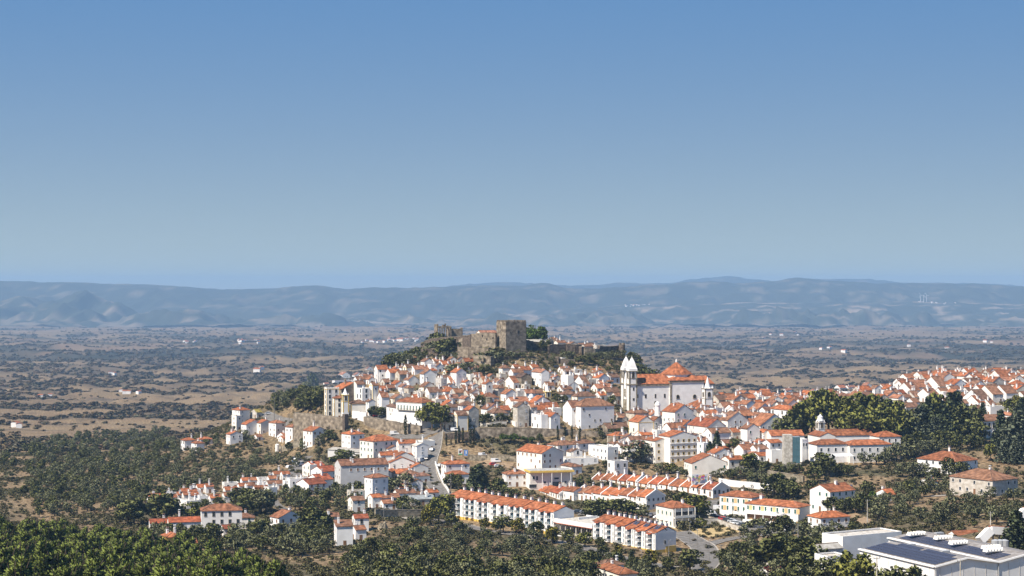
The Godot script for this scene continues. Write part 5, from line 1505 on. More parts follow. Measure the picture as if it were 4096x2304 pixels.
func factory() -> void:
	# long white factory hall with two shallow gabled bays
	var C := at_depth(P("8", 1675, 1365), 430)
	var Lp := at_depth(P("8", 922, 1185), 459)
	var back := Vector3(Lp.x - C.x, 0, Lp.z - C.z).normalized()
	var th := atan2(-back.x, -back.z)          # local z towards the viewer is -back
	var len := Vector2(Lp.x - C.x, Lp.z - C.z).length()
	var gy := CAMY - 82.0
	var hh := C.y - gy
	var root := thing("factory", "large white factory hall with solar panels on its grey roof", "factory", Vector3(C.x, gy, C.z), th)
	# local: origin at the near corner's foot, x to the right along the gable front, -z back along the left wall
	var bay := 19.0
	var deep := 46.0
	var w := MB.new()
	var rise := 1.6
	for k in 2:
		var x0 := bay * k
		var dl := len if k == 0 else deep
		w.box(Vector3(x0 + bay * 0.5, hh * 0.5, -dl * 0.5), Vector3(bay - 0.01 * k, hh, dl - 0.02 * k))
		w.tri(Vector3(x0, hh, 0), Vector3(x0 + bay, hh, 0), Vector3(x0 + bay * 0.5, hh + rise, 0))
		w.tri(Vector3(x0, hh, -dl), Vector3(x0 + bay * 0.5, hh + rise, -dl), Vector3(x0 + bay, hh, -dl))
	part("wall", w.mesh(M["white"]), root)
	var rf := MB.new()
	var fl := MB.new()
	for k in 2:
		var x0 := bay * k
		var dl := len if k == 0 else deep
		rf.slab(Vector3(x0 - 0.1, hh + 0.12, 0.2), Vector3(x0 + bay * 0.5, hh + rise + 0.12, 0.2), Vector3(x0 + bay * 0.5, hh + rise + 0.12, -dl), Vector3(x0 - 0.1, hh + 0.12, -dl), 0.1)
		rf.slab(Vector3(x0 + bay * 0.5, hh + rise + 0.12, 0.2), Vector3(x0 + bay, hh + 0.12, 0.2), Vector3(x0 + bay, hh + 0.12, -dl), Vector3(x0 + bay * 0.5, hh + rise + 0.12, -dl), 0.1)
		fl.box(Vector3(x0, hh + 0.2, -dl * 0.5), Vector3(0.9, 0.3, dl + 0.4))
		fl.bar(Vector3(x0, hh + 0.22, 0.25), Vector3(x0 + bay * 0.5, hh + rise + 0.22, 0.25), 0.4)
		fl.bar(Vector3(x0 + bay * 0.5, hh + rise + 0.22, 0.25), Vector3(x0 + bay, hh + 0.22, 0.25), 0.4)
	var roof := part("roof", rf.mesh(M["membrane"]), root)
	part("flashing", fl.mesh(M["white"]), root)
	var pb := MB.new()
	pb.box(Vector3.ZERO, Vector3(1.5, 0.05, 0.9))
	var pm := pb.mesh(M["panel"])
	var fall := atan2(rise, bay * 0.5)
	for q in [[1.2, 4, -1.5, 28, 0], [6.3, 2, -4.0, 11, 0], [6.3, 2, -17.0, 9, 0], [20.3, 3, -3.0, 38, 1]]:      # left edge, panels across, start, rows, bay
		for j in q[3]:
			for i in q[1]:
				var x: float = q[0] + 0.85 + i * 1.66
				var y: float = hh + 0.24 + (x - bay * q[4]) * rise / (bay * 0.5)
				part("solar_panel", pm, roof, Transform3D(Basis(Vector3.BACK, fall), Vector3(x, y, q[2] - 0.55 - j * 1.06)))
	var sky := MB.new()
	for i in 6:
		sky.quad(Vector3(-0.9, 0, -i * 0.9), Vector3(0.9, 0, -i * 0.9), Vector3(0.9, 0.9, -i * 0.9 - 0.45), Vector3(-0.9, 0.9, -i * 0.9 - 0.45))
		sky.quad(Vector3(0.9, 0, -i * 0.9 - 0.9), Vector3(-0.9, 0, -i * 0.9 - 0.9), Vector3(-0.9, 0.9, -i * 0.9 - 0.45), Vector3(0.9, 0.9, -i * 0.9 - 0.45))
		for s in [-0.9, 0.9]:
			sky.tri(Vector3(s, 0, -i * 0.9), Vector3(s, 0, -i * 0.9 - 0.9), Vector3(s, 0.9, -i * 0.9 - 0.45))
	var sm := sky.mesh(M["cream"])
	for q in [[26.5, -40], [28.5, -31], [26.5, -22], [29.0, -12], [26.5, -8]]:
		part("skylight", sm, root, Transform3D(Basis(Vector3.UP, PI / 2), Vector3(q[0], hh + rise * 0.75 + 0.3, q[1])))
	for q in [[11.0, -25], [12.0, -12], [31.0, -40]]:
		var vt := MB.new()
		vt.box(Vector3(0, 0.35, 0), Vector3(1.2, 0.7, 2.4))
		part("roof_vent", vt.mesh(M["metal"]), root, Transform3D(Basis(Vector3.UP, PI / 2), Vector3(q[0], hh + rise * 0.7, q[1])))
	for z in [-6.0, -15.0, -25.0]:
		part("window", window_mesh(0.35, 2.8, M["white"], M["glass"]), root, Transform3D(Basis(Vector3.UP, -PI / 2), Vector3(0, hh - 6.0, z)))
	for i in 9:
		var se := MB.new()
		se.box(Vector3(-0.03, hh * 0.5, -2.0 - i * 3.4), Vector3(0.05, hh - 0.3, 0.08))
		part("wall_seam", se.mesh(M["pale"]), root)
	for i in 11:
		var se := MB.new()
		se.box(Vector3(1.6 + i * 3.4, hh * 0.5, 0.03), Vector3(0.08, hh - 0.3, 0.05))
		part("wall_seam", se.mesh(M["pale"]), root)
	for x in [0.3, 18.9]:
		var dp := MB.new()
		dp.cone(Vector3(x, 0, 0.2), Vector3(x, hh, 0.2), 0.12, 0.12, 6)
		part("downpipe", dp.mesh(M["metal"]), root)
	var dg := MB.new()
	dg.box(Vector3(10.5, hh - 7.5, 0.05), Vector3(12, 6, 0.1))
	part("loading_door", dg.mesh(M["dark"]), root)
	# the separate tall white box at its left
	house("factory_store", at_depth(P("8", 752, 1062), 505), 9.0, 22.0, deg_to_rad(30), "f", ".", "w", {"chim": 0, "win": false, "cat": "building", "label": "windowless tall white box building left of the factory hall"})
	house("factory_annex", at_depth(P("8", 600, 1262), 470), 6.0, 6.5, deg_to_rad(25), "f", ".", "w", {"chim": 0, "cat": "building", "label": "low flat-roofed white annex in front of the factory's white box"})
	house("shed", at_depth(P("8", 545, 1180), 498), 5.0, 7.0, deg_to_rad(25), "e", "g", "e", {"chim": 0, "win": false, "cat": "shed", "label": "small grey sheet-roofed shed left of the factory's white box"})
	# inclined conveyor gallery on trestles
	var cp := [at_depth(P("8", 2130, 1095), 520), at_depth(P("8", 2232, 992), 522), at_depth(P("8", 2425, 1002), 525), at_depth(P("8", 2590, 790), 532)]
	var cv := thing("conveyor", "white covered conveyor gallery climbing behind the factory roof", "conveyor", Vector3(cp[1].x, ground(cp[1].x, cp[1].z), cp[1].z))
	for i in 3:
		var gb := MB.new()
		gb.bar(cp[i] - cv.position, cp[i + 1] - cv.position, 2.3)
		part("gallery", gb.mesh(M["white"]), cv)
		var rb := MB.new()
		rb.bar(cp[i] - cv.position + Vector3(0, 1.3, 0), cp[i + 1] - cv.position + Vector3(0, 1.3, 0), 0.3)
		part("rail", rb.mesh(M["red"]), cv)
	for i in 4:
		var p: Vector3 = cp[1].lerp(cp[2], i / 3.0) - cv.position
		for s in [-0.8, 0.8]:
			var lb := MB.new()
			lb.bar(p + Vector3(s, -1.0, s), Vector3(p.x + s, -0.5, p.z + s), 0.18)
			part("leg", lb.mesh(M["pole"]), cv)
	for i in 3:
		var tp := at_depth(P("8", 2290 + i * 45, 1090), 512)
		var tb := MB.new()
		tb.cone(Vector3(0, -7, 0), Vector3.ZERO, 1.2, 1.2, 14)
		tb.cone(Vector3.ZERO, Vector3(0, 0.3, 0), 1.2, 0.3, 14)
		whole("silo", tb.mesh(M["metal"]), "%s of three short metal silos under the conveyor" % ["leftmost", "middle", "rightmost"][i], "silo", Transform3D(Basis(), tp))

# ---------------------------------------------------------------- vegetation
var TREE := {}      # kind -> [[crown mesh, trunk mesh, height, radius], ...]
func leaf(b: MB, at: Vector3, out: Vector3, s: float, col: Color) -> void:
	var u := Vector3(rng.randf_range(-1, 1), rng.randf_range(-1, 1), rng.randf_range(-1, 1)).normalized()
	var w := u.cross(Vector3(rng.randf_range(-1, 1), rng.randf_range(-1, 1), rng.randf_range(-1, 1))).normalized()
	var m := (out + Vector3(rng.randf_range(-1, 1), rng.randf_range(-0.6, 1), rng.randf_range(-1, 1)) * 0.55).normalized()
	b.tint = col
	var k := rng.randf_range(0.55, 1.0)
	b.trin(at - u * s, at + w * s * k, at + u * s, m)
	b.trin(at - u * s, at + u * s, at - w * s * k, m)
func clump(b: MB, c: Vector3, r: Vector3, n: int, s: float, base: Color, dark: Color) -> void:
	var tone := rng.randf_range(-0.25, 0.25)
	for i in n:
		var v := Vector3(rng.randf_range(-1, 1), rng.randf_range(-0.75, 1), rng.randf_range(-1, 1)).normalized()
		var q := c + v * r * rng.randf_range(0.7, 1.05)
		var f := clampf(0.5 + tone + rng.randf_range(-0.3, 0.3), 0, 1)
		leaf(b, q, v, s * rng.randf_range(0.7, 1.3), dark.lerp(base, f))
func trunk(h: float, r: float, limbs: int, spread: float) -> ArrayMesh:
	var b := MB.new()
	var top := Vector3(rng.randf_range(-0.2, 0.2), h, rng.randf_range(-0.2, 0.2))
	b.cone(Vector3(0, -0.6, 0), top * 0.5, r, r * 0.75, 7)
	b.cone(top * 0.5, top, r * 0.75, r * 0.5, 7)
	for i in limbs:
		var a := TAU * i / limbs + rng.randf()
		b.cone(top * rng.randf_range(0.6, 0.95), top + Vector3(cos(a) * spread, h * 0.35 + spread * 0.3, sin(a) * spread), r * 0.45, r * 0.15, 5)
	return b.mesh(M["bark"])
func make_kind(kind: String, variants: int, base: Color, dark: Color, build: Callable) -> void:
	TREE[kind] = []
	for i in variants:
		var b := MB.new()
		var t = build.call(b, base, dark)
		TREE[kind].append([b.mesh(M["leaf"]), t])
# all crowns are built for a tree of height 10
func grow_kinds() -> void:
	var broad := func(b: MB, base: Color, dark: Color) -> ArrayMesh:
		for i in 26:
			var a := rng.randf() * TAU
			var y := rng.randf_range(0.0, 1.0)
			var rr: float = sqrt(1.0 - pow(absf(y - 0.42) / 0.62, 2.0)) * 3.6 * sqrt(rng.randf_range(0.15, 1.0))
			clump(b, Vector3(cos(a) * rr, 3.0 + y * 5.9, sin(a) * rr), Vector3.ONE * rng.randf_range(0.9, 1.5), 46, 0.42, base, dark)
		return trunk(4.0, 0.35, 5, 2.0)
	var olive := func(b: MB, base: Color, dark: Color) -> ArrayMesh:
		for i in 22:
			var a := rng.randf() * TAU
			var y := rng.randf()
			var rr: float = sqrt(1.0 - pow(absf(y - 0.4) / 0.65, 2.0)) * 4.6 * sqrt(rng.randf_range(0.1, 1.0))
			clump(b, Vector3(cos(a) * rr, 2.9 + y * 6.0, sin(a) * rr), Vector3(1, 0.85, 1) * rng.randf_range(1.1, 1.9), 42, 0.42, base, dark)
		return trunk(3.4, 0.55, 4, 2.4)
	var pine := func(b: MB, base: Color, dark: Color) -> ArrayMesh:      # maritime pine: upright tufts with pale tips
		for i in 64:
			var a := rng.randf() * TAU
			var y := pow(rng.randf(), 0.8)
			var rr: float = (1.0 - y * 0.8) * 3.3 * sqrt(rng.randf_range(0.15, 1.0))
			var c := Vector3(cos(a) * rr, 2.6 + y * 6.6, sin(a) * rr)
			for j in 36:
				var v := Vector3(rng.randf_range(-1, 1), rng.randf_range(-0.3, 1.3), rng.randf_range(-1, 1)).normalized()
				var len := rng.randf_range(0.35, 0.85)
				var side := v.cross(Vector3(rng.randf_range(-1, 1), 0.3, rng.randf_range(-1, 1))).normalized() * 0.13
				var p := c + v * rng.randf_range(0.1, 0.45)
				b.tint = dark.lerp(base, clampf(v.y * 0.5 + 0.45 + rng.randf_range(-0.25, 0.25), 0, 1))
				b.trin(p - side, p + side, p + v * len + side * 0.6, v)
				b.trin(p - side, p + v * len + side * 0.6, p + v * len - side * 0.6, v)
		return trunk(7.0, 0.3, 5, 1.6)
	var umbrella := func(b: MB, base: Color, dark: Color) -> ArrayMesh:
		for i in 44:
			var a := rng.randf() * TAU
			var rr := 5.6 * sqrt(rng.randf())
			clump(b, Vector3(cos(a) * rr, 4.2 + 4.8 * sqrt(maxf(0.0, 1.0 - rr * rr / 36.0)) * rng.randf_range(0.15, 1.0), sin(a) * rr), Vector3(1.5, 1.1, 1.5), 60, 0.36, base, dark)
		return trunk(6.2, 0.45, 6, 3.2)
	var cypress := func(b: MB, base: Color, dark: Color) -> ArrayMesh:
		for i in 26:
			var y := i / 26.0
			var rr := 0.95 * pow(sin(PI * clampf(0.12 + y * 0.88, 0, 1)), 0.6)
			var a := rng.randf() * TAU
			clump(b, Vector3(cos(a) * rr * 0.35, 0.5 + y * 9.2, sin(a) * rr * 0.35), Vector3(rr * 0.8 + 0.1, 0.7, rr * 0.8 + 0.1), 40, 0.2, base, dark)
		return trunk(1.5, 0.2, 0, 0)
	var conifer := func(b: MB, base: Color, dark: Color) -> ArrayMesh:     # layered dark boughs
		for i in 13:
			var y := i / 13.0
			var n := 9 - int(y * 5)
			for j in n:
				var a := TAU * j / n + i * 0.9 + rng.randf() * 0.4
				var rr := (1.0 - y) * 3.3 + 0.25
				var reach := rr * rng.randf_range(0.75, 1.1)
				for k in 3:
					var f := (k + 0.6) / 3.0
					clump(b, Vector3(cos(a) * reach * f, 1.0 + y * 8.8 - f * 0.45, sin(a) * reach * f), Vector3(0.62, 0.3, 0.62) * (1.2 - y * 0.5), 13, 0.3, base, dark)
		return trunk(8.5, 0.35, 0, 0)
	var shrub := func(b: MB, base: Color, dark: Color) -> ArrayMesh:
		for i in 9:
			var a := rng.randf() * TAU
			var rr := 4.6 * sqrt(rng.randf())
			clump(b, Vector3(cos(a) * rr, rng.randf_range(1.5, 6.0), sin(a) * rr), Vector3(2.6, 2.2, 2.6) * rng.randf_range(0.8, 1.3), 26, 0.95, base, dark)
		return trunk(1.0, 0.3, 0, 0)
	var far := func(b: MB, base: Color, dark: Color) -> ArrayMesh:
		for i in 5:
			var a := rng.randf() * TAU
			var rr := 3.4 * sqrt(rng.randf())
			clump(b, Vector3(cos(a) * rr, rng.randf_range(2.5, 6.4), sin(a) * rr), Vector3(3.0, 2.4, 3.0) * rng.randf_range(0.8, 1.2), 16, 1.7, base, dark)
		return trunk(2.5, 0.4, 0, 0)
	make_kind("oak", 3, Color(0.21, 0.22, 0.08), Color(0.095, 0.105, 0.042), broad)
	make_kind("plane", 3, Color(0.28, 0.28, 0.07), Color(0.12, 0.135, 0.04), broad)
	make_kind("yellowing", 2, Color(0.33, 0.28, 0.05), Color(0.12, 0.125, 0.03), broad)
	make_kind("olive", 4, Color(0.275, 0.285, 0.15), Color(0.145, 0.152, 0.085), olive)
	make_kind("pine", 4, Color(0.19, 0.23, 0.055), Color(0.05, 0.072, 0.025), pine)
	make_kind("umbrella", 2, Color(0.15, 0.22, 0.05), Color(0.07, 0.11, 0.03), umbrella)
	make_kind("cypress", 2, Color(0.08, 0.1, 0.05), Color(0.035, 0.048, 0.025), cypress)
	make_kind("conifer", 2, Color(0.14, 0.165, 0.08), Color(0.06, 0.078, 0.042), conifer)
	make_kind("cedar", 2, Color(0.19, 0.215, 0.14), Color(0.085, 0.1, 0.07), conifer)
	make_kind("shrub", 3, Color(0.21, 0.195, 0.09), Color(0.11, 0.105, 0.055), shrub)
	make_kind("dryshrub", 2, Color(0.19, 0.145, 0.07), Color(0.07, 0.055, 0.03), shrub)
	make_kind("far", 3, Color(0.135, 0.125, 0.075), Color(0.075, 0.073, 0.045), far)
const KIND_NAME := {"oak": "oak_tree", "plane": "plane_tree", "yellowing": "street_tree", "olive": "olive_tree", "pine": "pine_tree", "umbrella": "stone_pine", "cypress": "cypress_tree", "conifer": "conifer_tree", "cedar": "cedar_tree", "shrub": "shrub"}
const KIND_WORDS := {"oak": "dark green broadleaf tree", "plane": "bright olive-green leafy tree", "yellowing": "small yellowing street tree", "olive": "grey-green olive tree", "pine": "tufted light green pine", "umbrella": "round-topped stone pine", "cypress": "thin dark cypress", "conifer": "dark layered conifer", "cedar": "blue-grey layered cedar", "shrub": "low dark green shrub"}
var kind_count := {}
var waiting := {}
func maybe(kind: String, at: Vector3, h: float, wide: float, zone: String) -> void:      # only what the camera can see; the nearest become trees of their own
	var p := Vector2(at.x / -at.z * F, (CAMY - at.y - h) / -at.z * F)
	if absf(p.x) > 2180.0 or p.y > 1165.0:
		return
	if not waiting.has(kind):
		waiting[kind] = []
	waiting[kind].append([h / -at.z, at, h, wide, zone])
func settle() -> void:
	for kind in waiting:
		var all: Array = waiting[kind]
		all.sort_custom(func(a, b): return a[0] > b[0])
		var left: int = 285 - int(kind_count.get(kind, 0))
		var places := []
		for i in all.size():
			var q: Array = all[i]
			if i < left:
				tree(kind, q[1], q[2], q[3], q[4])
			else:
				var s: float = q[2] / 10.0
				places.append(Transform3D(Basis(Vector3.UP, rng.randf() * TAU).scaled(Vector3(s * q[3], s, s * q[3])), q[1]))
		if places.size():
			var m := ArrayMesh.new()
			for k in 2:
				var src: ArrayMesh = TREE[kind][0][k]
				m.add_surface_from_arrays(Mesh.PRIMITIVE_TRIANGLES, src.surface_get_arrays(0))
				m.surface_set_material(k, src.surface_get_material(0))
			stuff(KIND_NAME[kind] + "s_further_off", m, places, "the further %ss massed together on the slopes" % KIND_WORDS[kind], "woodland")
func tree(kind: String, at: Vector3, h: float, wide: float, zone: String) -> Node3D:
	var k: int = kind_count.get(kind, 0)
	kind_count[kind] = k + 1
	var a: Array = TREE[kind][rng.randi() % TREE[kind].size()]
	var t := thing(KIND_NAME[kind], "", "tree" if kind != "shrub" else "shrub", at, rng.randf() * TAU)
	var s := h / 10.0
	var bs := Basis.from_scale(Vector3(s * wide, s, s * wide))
	part("crown", a[0], t, Transform3D(bs, Vector3.ZERO))
	if kind != "shrub":
		part("trunk", a[1], t, Transform3D(bs, Vector3.ZERO))
	note(zone, t, KIND_WORDS[kind])
	return t
func trees_line(s: String, zone: String) -> void:      # kind region x top base [width factor]
	var q := s.strip_edges().split(" ", false)
	if q.size() < 5:
		return
	var p := P(q[1], float(q[2]), float(q[4]))
	var d := hit(p)
	if q.size() > 6:
		d = float(q[6])
	var g := at_depth(p, d)
	g.y = ground(g.x, g.z)
	var top := at_depth(P(q[1], float(q[2]), float(q[3])), d)
	var wide := float(q[5]) if q.size() > 5 else 1.0
	if q[0] in ["oak", "olive", "plane", "shrub"]:
		wide *= 1.35 if zone == "castle hill" else 1.15
	tree(q[0], g, clampf((top.y - g.y) * 1.1, 1.5, 30.0), wide, zone)
const TREES_OLD := """
plane 2 1240 1050 1290 0.8;plane 2 1330 1045 1320 1.0;plane 2 1420 1075 1335 0.9;plane 2 945 1075 1225 0.75;oak 2 745 1075 1185 1.3;oak 2 815 1080 1190 1.3;oak 2 1815 965 1090 0.95;umbrella 2 2358 262 440 0.85 1110;umbrella 2 2312 285 430 0.75 1116
oak 2 1860 1150 1265 1.6;oak 2 2020 1145 1245 1.1;oak 2 2090 1170 1245 1.1;oak 2 2155 1095 1220 0.7;oak 2 2290 1180 1245 1.3;olive 2 1670 1205 1305 1.0;plane 2 1095 1160 1240 0.9
oak 3 330 950 1040 0.9;oak 3 400 960 1045 0.9;plane 3 560 985 1035 1.0;plane 3 690 980 1030 1.0;plane 3 770 975 1030 1.0;oak 3 880 965 1060 1.1;oak 3 75 790 850 1.2;oak 3 125 790 850 1.1
oak 3 770 1320 1390 1.0;oak 3 870 1300 1370 1.0;oak 3 935 1295 1370 0.9;oak 3 1005 1280 1375 1.0;shrub 3 780 1255 1320 1.0;shrub 3 2400 1190 1240 1.0;shrub 3 1520 1260 1310 0.9
cypress 2 1062 1170 1360 1.0;cypress 2 1600 1278 1440 1.0;cypress 2 1568 1318 1455 1.0;cypress 2 1640 1308 1440 1.1;cypress 2 1718 1305 1455 1.2;cypress 2 1750 1300 1445 1.2;cypress 2 1475 1358 1470 1.1;cypress 2 1520 1398 1470 1.1
cypress 3 328 1272 1415 1.0;cypress 3 402 1274 1385 1.2;cypress 3 472 1270 1395 1.1;cypress 3 552 1280 1408 1.0;cypress 3 607 1350 1410 1.0
umbrella 6 1300 18 118 0.85;umbrella 6 1400 15 118 0.85;umbrella 6 1500 40 118 0.85;umbrella 6 1575 52 118 0.85;oak 6 1665 22 118 0.9;shrub 6 1160 60 118 0.9
oak 2 150 890 1105 1.0;oak 2 205 920 1110 0.9;oak 2 90 945 1130 1.1;oak 2 30 960 1130 1.1;oak 2 130 745 900 0.7;plane 2 150 1070 1120 1.0;oak 2 20 860 990 1.0;oak 2 70 830 960 0.9
"""
const TREES_CASTLE := """
oak 2 1490 400 565 1.1 1078;oak 2 1430 450 560 1.0 1082;olive 2 1290 440 492 1.0 1094;olive 2 1380 425 492 1.0 1092;olive 2 1455 520 572 1.0 1072;olive 2 1570 530 572 1.0 1070;oak 2 1400 345 390 0.7 1115;oak 2 1350 350 390 0.7 1118
olive 2 1905 500 568 1.3 1053;olive 2 1985 525 572 1.1 1054;olive 2 2100 510 572 1.2 1054;olive 2 2160 530 572 1.1 1055;olive 2 2240 525 570 1.2 1056;olive 2 2340 520 570 1.1 1058;shrub 2 1890 455 488 1.2 1064;shrub 2 1935 460 488 1.2 1062
olive 2 1990 640 700 1.2 1044;olive 2 2070 620 700 1.2 1043;oak 2 2140 630 700 1.2 1042;olive 2 2230 600 650 1.2 1048;olive 2 2330 605 650 1.2 1048;oak 2 2110 660 730 1.2 1032;olive 2 1700 640 700 1.2 1030;oak 2 1860 650 745 1.1 1030;olive 2 1570 650 710 1.3 1030;oak 2 1930 690 745 1.0 1028
olive 3 420 520 590 1.3 1062;olive 3 480 515 580 1.3 1066;olive 3 640 530 580 1.2 1070;olive 3 700 525 580 1.2 1072;olive 3 760 525 582 1.2 1074;olive 3 830 525 582 1.2 1078;olive 3 900 520 582 1.2 1082;olive 3 960 510 580 1.2 1086
oak 3 590 560 690 1.0 1052;oak 3 650 570 700 1.0 1050;oak 3 540 570 690 0.9 1052;oak 3 760 620 710 1.1 1052;oak 3 870 610 700 1.1 1060;olive 3 690 600 690 1.1 1052;oak 3 840 670 740 1.2 1040;oak 3 930 660 735 1.0 1046;plane 3 480 620 690 1.0 1046;oak 3 1080 530 640 1.0 1094;oak 3 1120 560 680 1.0 1092
oak 3 1150 650 750 1.1 1070;oak 3 1220 700 770 1.2 1060;oak 3 1000 560 660 0.9 1090;plane 3 1130 640 700 1.0 1085;oak 3 1060 590 700 1.2 1084;oak 3 205 405 450 1.0 1085
oak 2 900 560 640 1.0 1090;oak 2 960 545 630 1.1 1090;oak 2 1020 535 620 1.1 1090;oak 2 1090 520 600 1.1 1092;oak 2 1150 500 590 1.1 1094;oak 2 1190 480 570 1.0 1096;olive 2 1060 560 600 1.3 1078;olive 2 1160 545 580 1.3 1078;oak 2 1000 560 640 1.2 1082
"""
const TREES_PARK := """
plane 4 440 500 760 0.85 880;plane 4 520 420 780 0.85 882;plane 4 610 430 790 0.8 885;plane 4 700 480 800 0.85 880;plane 4 300 600 780 0.9 872;plane 4 360 560 790 0.9 870;oak 4 170 690 780 1.1 866;oak 4 240 680 785 1.1 866
plane 4 780 540 820 0.9 872;plane 4 860 470 820 0.9 876;plane 4 950 440 820 0.9 878;plane 4 1040 470 830 0.9 876;plane 4 1130 490 840 0.9 874;plane 4 1220 530 850 0.9 870;plane 4 1300 580 860 0.9 868;plane 4 1380 600 900 0.9 862;plane 4 900 640 830 1.1 858;plane 4 1080 620 840 1.1 858;plane 4 1230 660 850 1.1 856
oak 4 1440 640 900 0.9 858;conifer 4 1620 480 900 1.0 860;plane 4 1690 460 900 0.6 862;conifer 4 1840 440 920 1.1 862;conifer 4 1895 425 920 1.1 864;conifer 4 1760 560 930 1.2 856;oak 4 1990 580 930 1.0 850;oak 4 2050 620 930 1.0 848;cedar 4 1530 560 900 1.1 856;cedar 4 1680 680 920 1.4 850;conifer 4 1810 650 930 1.4 848
conifer 4 2160 530 660 1.0 905;conifer 4 2345 610 930 0.85 822;oak 4 2130 740 940 1.0 836;cedar 4 2440 680 1050 1.3 800;cedar 4 2530 620 1100 1.4 795;conifer 4 2560 480 760 1.2 880;cedar 4 2400 860 1150 1.2 782;oak 4 1900 850 1010 1.0 826;oak 4 2040 860 1030 1.0 822;oak 4 2130 880 1000 0.9 828;plane 4 2240 950 1160 0.8 790
cedar 4 2500 900 1200 1.4 775;oak 4 1500 830 930 1.2 846;oak 4 1400 860 940 1.2 846;oak 4 1580 860 930 1.1 846;conifer 4 1650 700 930 0.8 850;plane 4 2450 500 600 1.0 930;yellowing 4 2500 460 530 1.0 960;oak 4 2560 560 680 1.2 890;oak 4 1720 820 930 1.2 840;oak 4 1820 830 960 1.2 836
"""
const TREES_MIDDLE := """
conifer 6 1040 335 625 1.4 778;conifer 6 1000 360 625 1.2 782;oak 6 1240 480 620 1.1 776;oak 6 690 190 305 1.3 868;oak 6 760 430 560 1.0 800;oak 6 840 440 580 0.9 798;olive 6 1250 368 475 1.0 830;oak 6 1330 570 660 1.2 768;oak 6 1420 580 660 1.1 770;olive 6 1530 590 660 1.0 772
oak 6 2060 460 545 1.1 800;oak 6 2150 460 550 1.0 802;oak 6 2310 285 390 1.0 842;oak 6 2240 370 450 1.1 838;olive 6 2420 205 262 1.0 866;oak 6 290 650 790 0.9 745;olive 6 380 670 800 1.0 742;oak 6 250 670 760 0.9 750;olive 6 210 440 500 1.2 800;olive 6 340 430 510 1.2 798
conifer 7 1680 -5 235 0.8 838;conifer 7 1610 100 245 1.0 832;plane 7 2000 222 325 1.1 800;oak 7 1860 70 140 1.2 842;olive 7 1120 320 450 1.4 822;plane 7 1200 310 450 1.4 820;olive 7 1290 345 460 1.4 815;oak 7 1360 380 470 1.2 806;olive 7 860 100 175 1.3 850;oak 7 655 205 270 1.1 855;olive 7 910 225 270 1.0 850
olive 7 1640 395 480 1.2 800;olive 7 1730 370 490 1.1 798;olive 7 1840 370 500 1.1 795;olive 7 1920 360 510 1.2 792;olive 7 2010 370 520 1.2 788;olive 7 2090 400 540 1.2 782;olive 7 2150 440 545 1.2 778;olive 7 2260 430 560 1.1 772;olive 7 2330 450 580 1.2 768;oak 7 2430 480 620 1.2 758;oak 7 2300 540 620 1.2 752
oak 7 450 690 755 1.3 712;oak 7 520 700 755 1.3 710;oak 7 690 690 785 1.5 706;oak 7 780 710 795 1.3 704;olive 7 890 740 800 1.0 702;plane 7 1460 640 700 1.4 710;oak 7 1300 620 690 1.2 718;shrub 7 1420 860 915 1.0 690;plane 7 1510 868 895 1.4 690;shrub 7 1340 880 915 1.0 688
conifer 7 2060 700 885 0.9 690;olive 7 2075 890 1085 1.3 632;oak 7 2340 855 1010 1.1 640;oak 7 2550 905 1030 1.0 630;oak 7 1410 1195 1375 1.3 570;conifer 7 822 1195 1275 1.1 598;oak 7 1182 1270 1355 1.0 582
olive 5 1360 585 830 1.3 745;oak 5 1150 580 760 1.3 770;oak 5 1250 575 790 1.2 765;oak 5 1420 600 800 1.1 750;oak 5 950 660 760 1.2 775;plane 5 690 705 850 1.2 738;oak 5 1230 640 820 1.2 740;oak 5 800 680 780 1.0 770;oak 5 560 730 850 1.0 742;oak 5 1870 780 990 1.3 668;oak 5 1950 800 990 1.1 670
oak 5 2190 185 330 1.4 872;oak 5 2380 380 530 1.1 825;oak 5 2040 -20 150 1.2 940;oak 5 2100 20 150 1.2 935;oak 5 1990 60 150 1.0 940;oak 5 300 640 860 1.2 735;oak 5 390 640 860 1.2 735;oak 5 90 690 880 1.2 728;oak 5 470 690 850 1.1 738;oak 5 30 720 900 1.2 722
yellowing 6 560 745 890 1.1 706;plane 6 640 690 850 1.1 720;plane 6 690 640 800 1.2 738;yellowing 6 520 790 900 1.0 700;oak 6 770 820 900 1.0 700;olive 6 390 835 940 1.0 692;yellowing 6 1095 865 975 1.1 694;yellowing 6 1210 890 960 1.0 694;oak 6 1290 850 990 1.2 688;yellowing 6 1425 870 1000 1.2 684;oak 6 1610 910 1030 1.1 674;yellowing 6 1790 955 1085 1.1 662
olive 6 1590 985 1110 1.1 652;oak 6 1940 990 1140 1.1 656;plane 6 2110 1015 1180 1.3 646;oak 6 2265 1065 1195 1.1 640;yellowing 6 2440 1155 1245 1.1 628;yellowing 7 680 1155 1265 1.0 612;yellowing 7 1010 1195 1325 1.1 592;yellowing 7 20 960 1100 1.1 660
"""
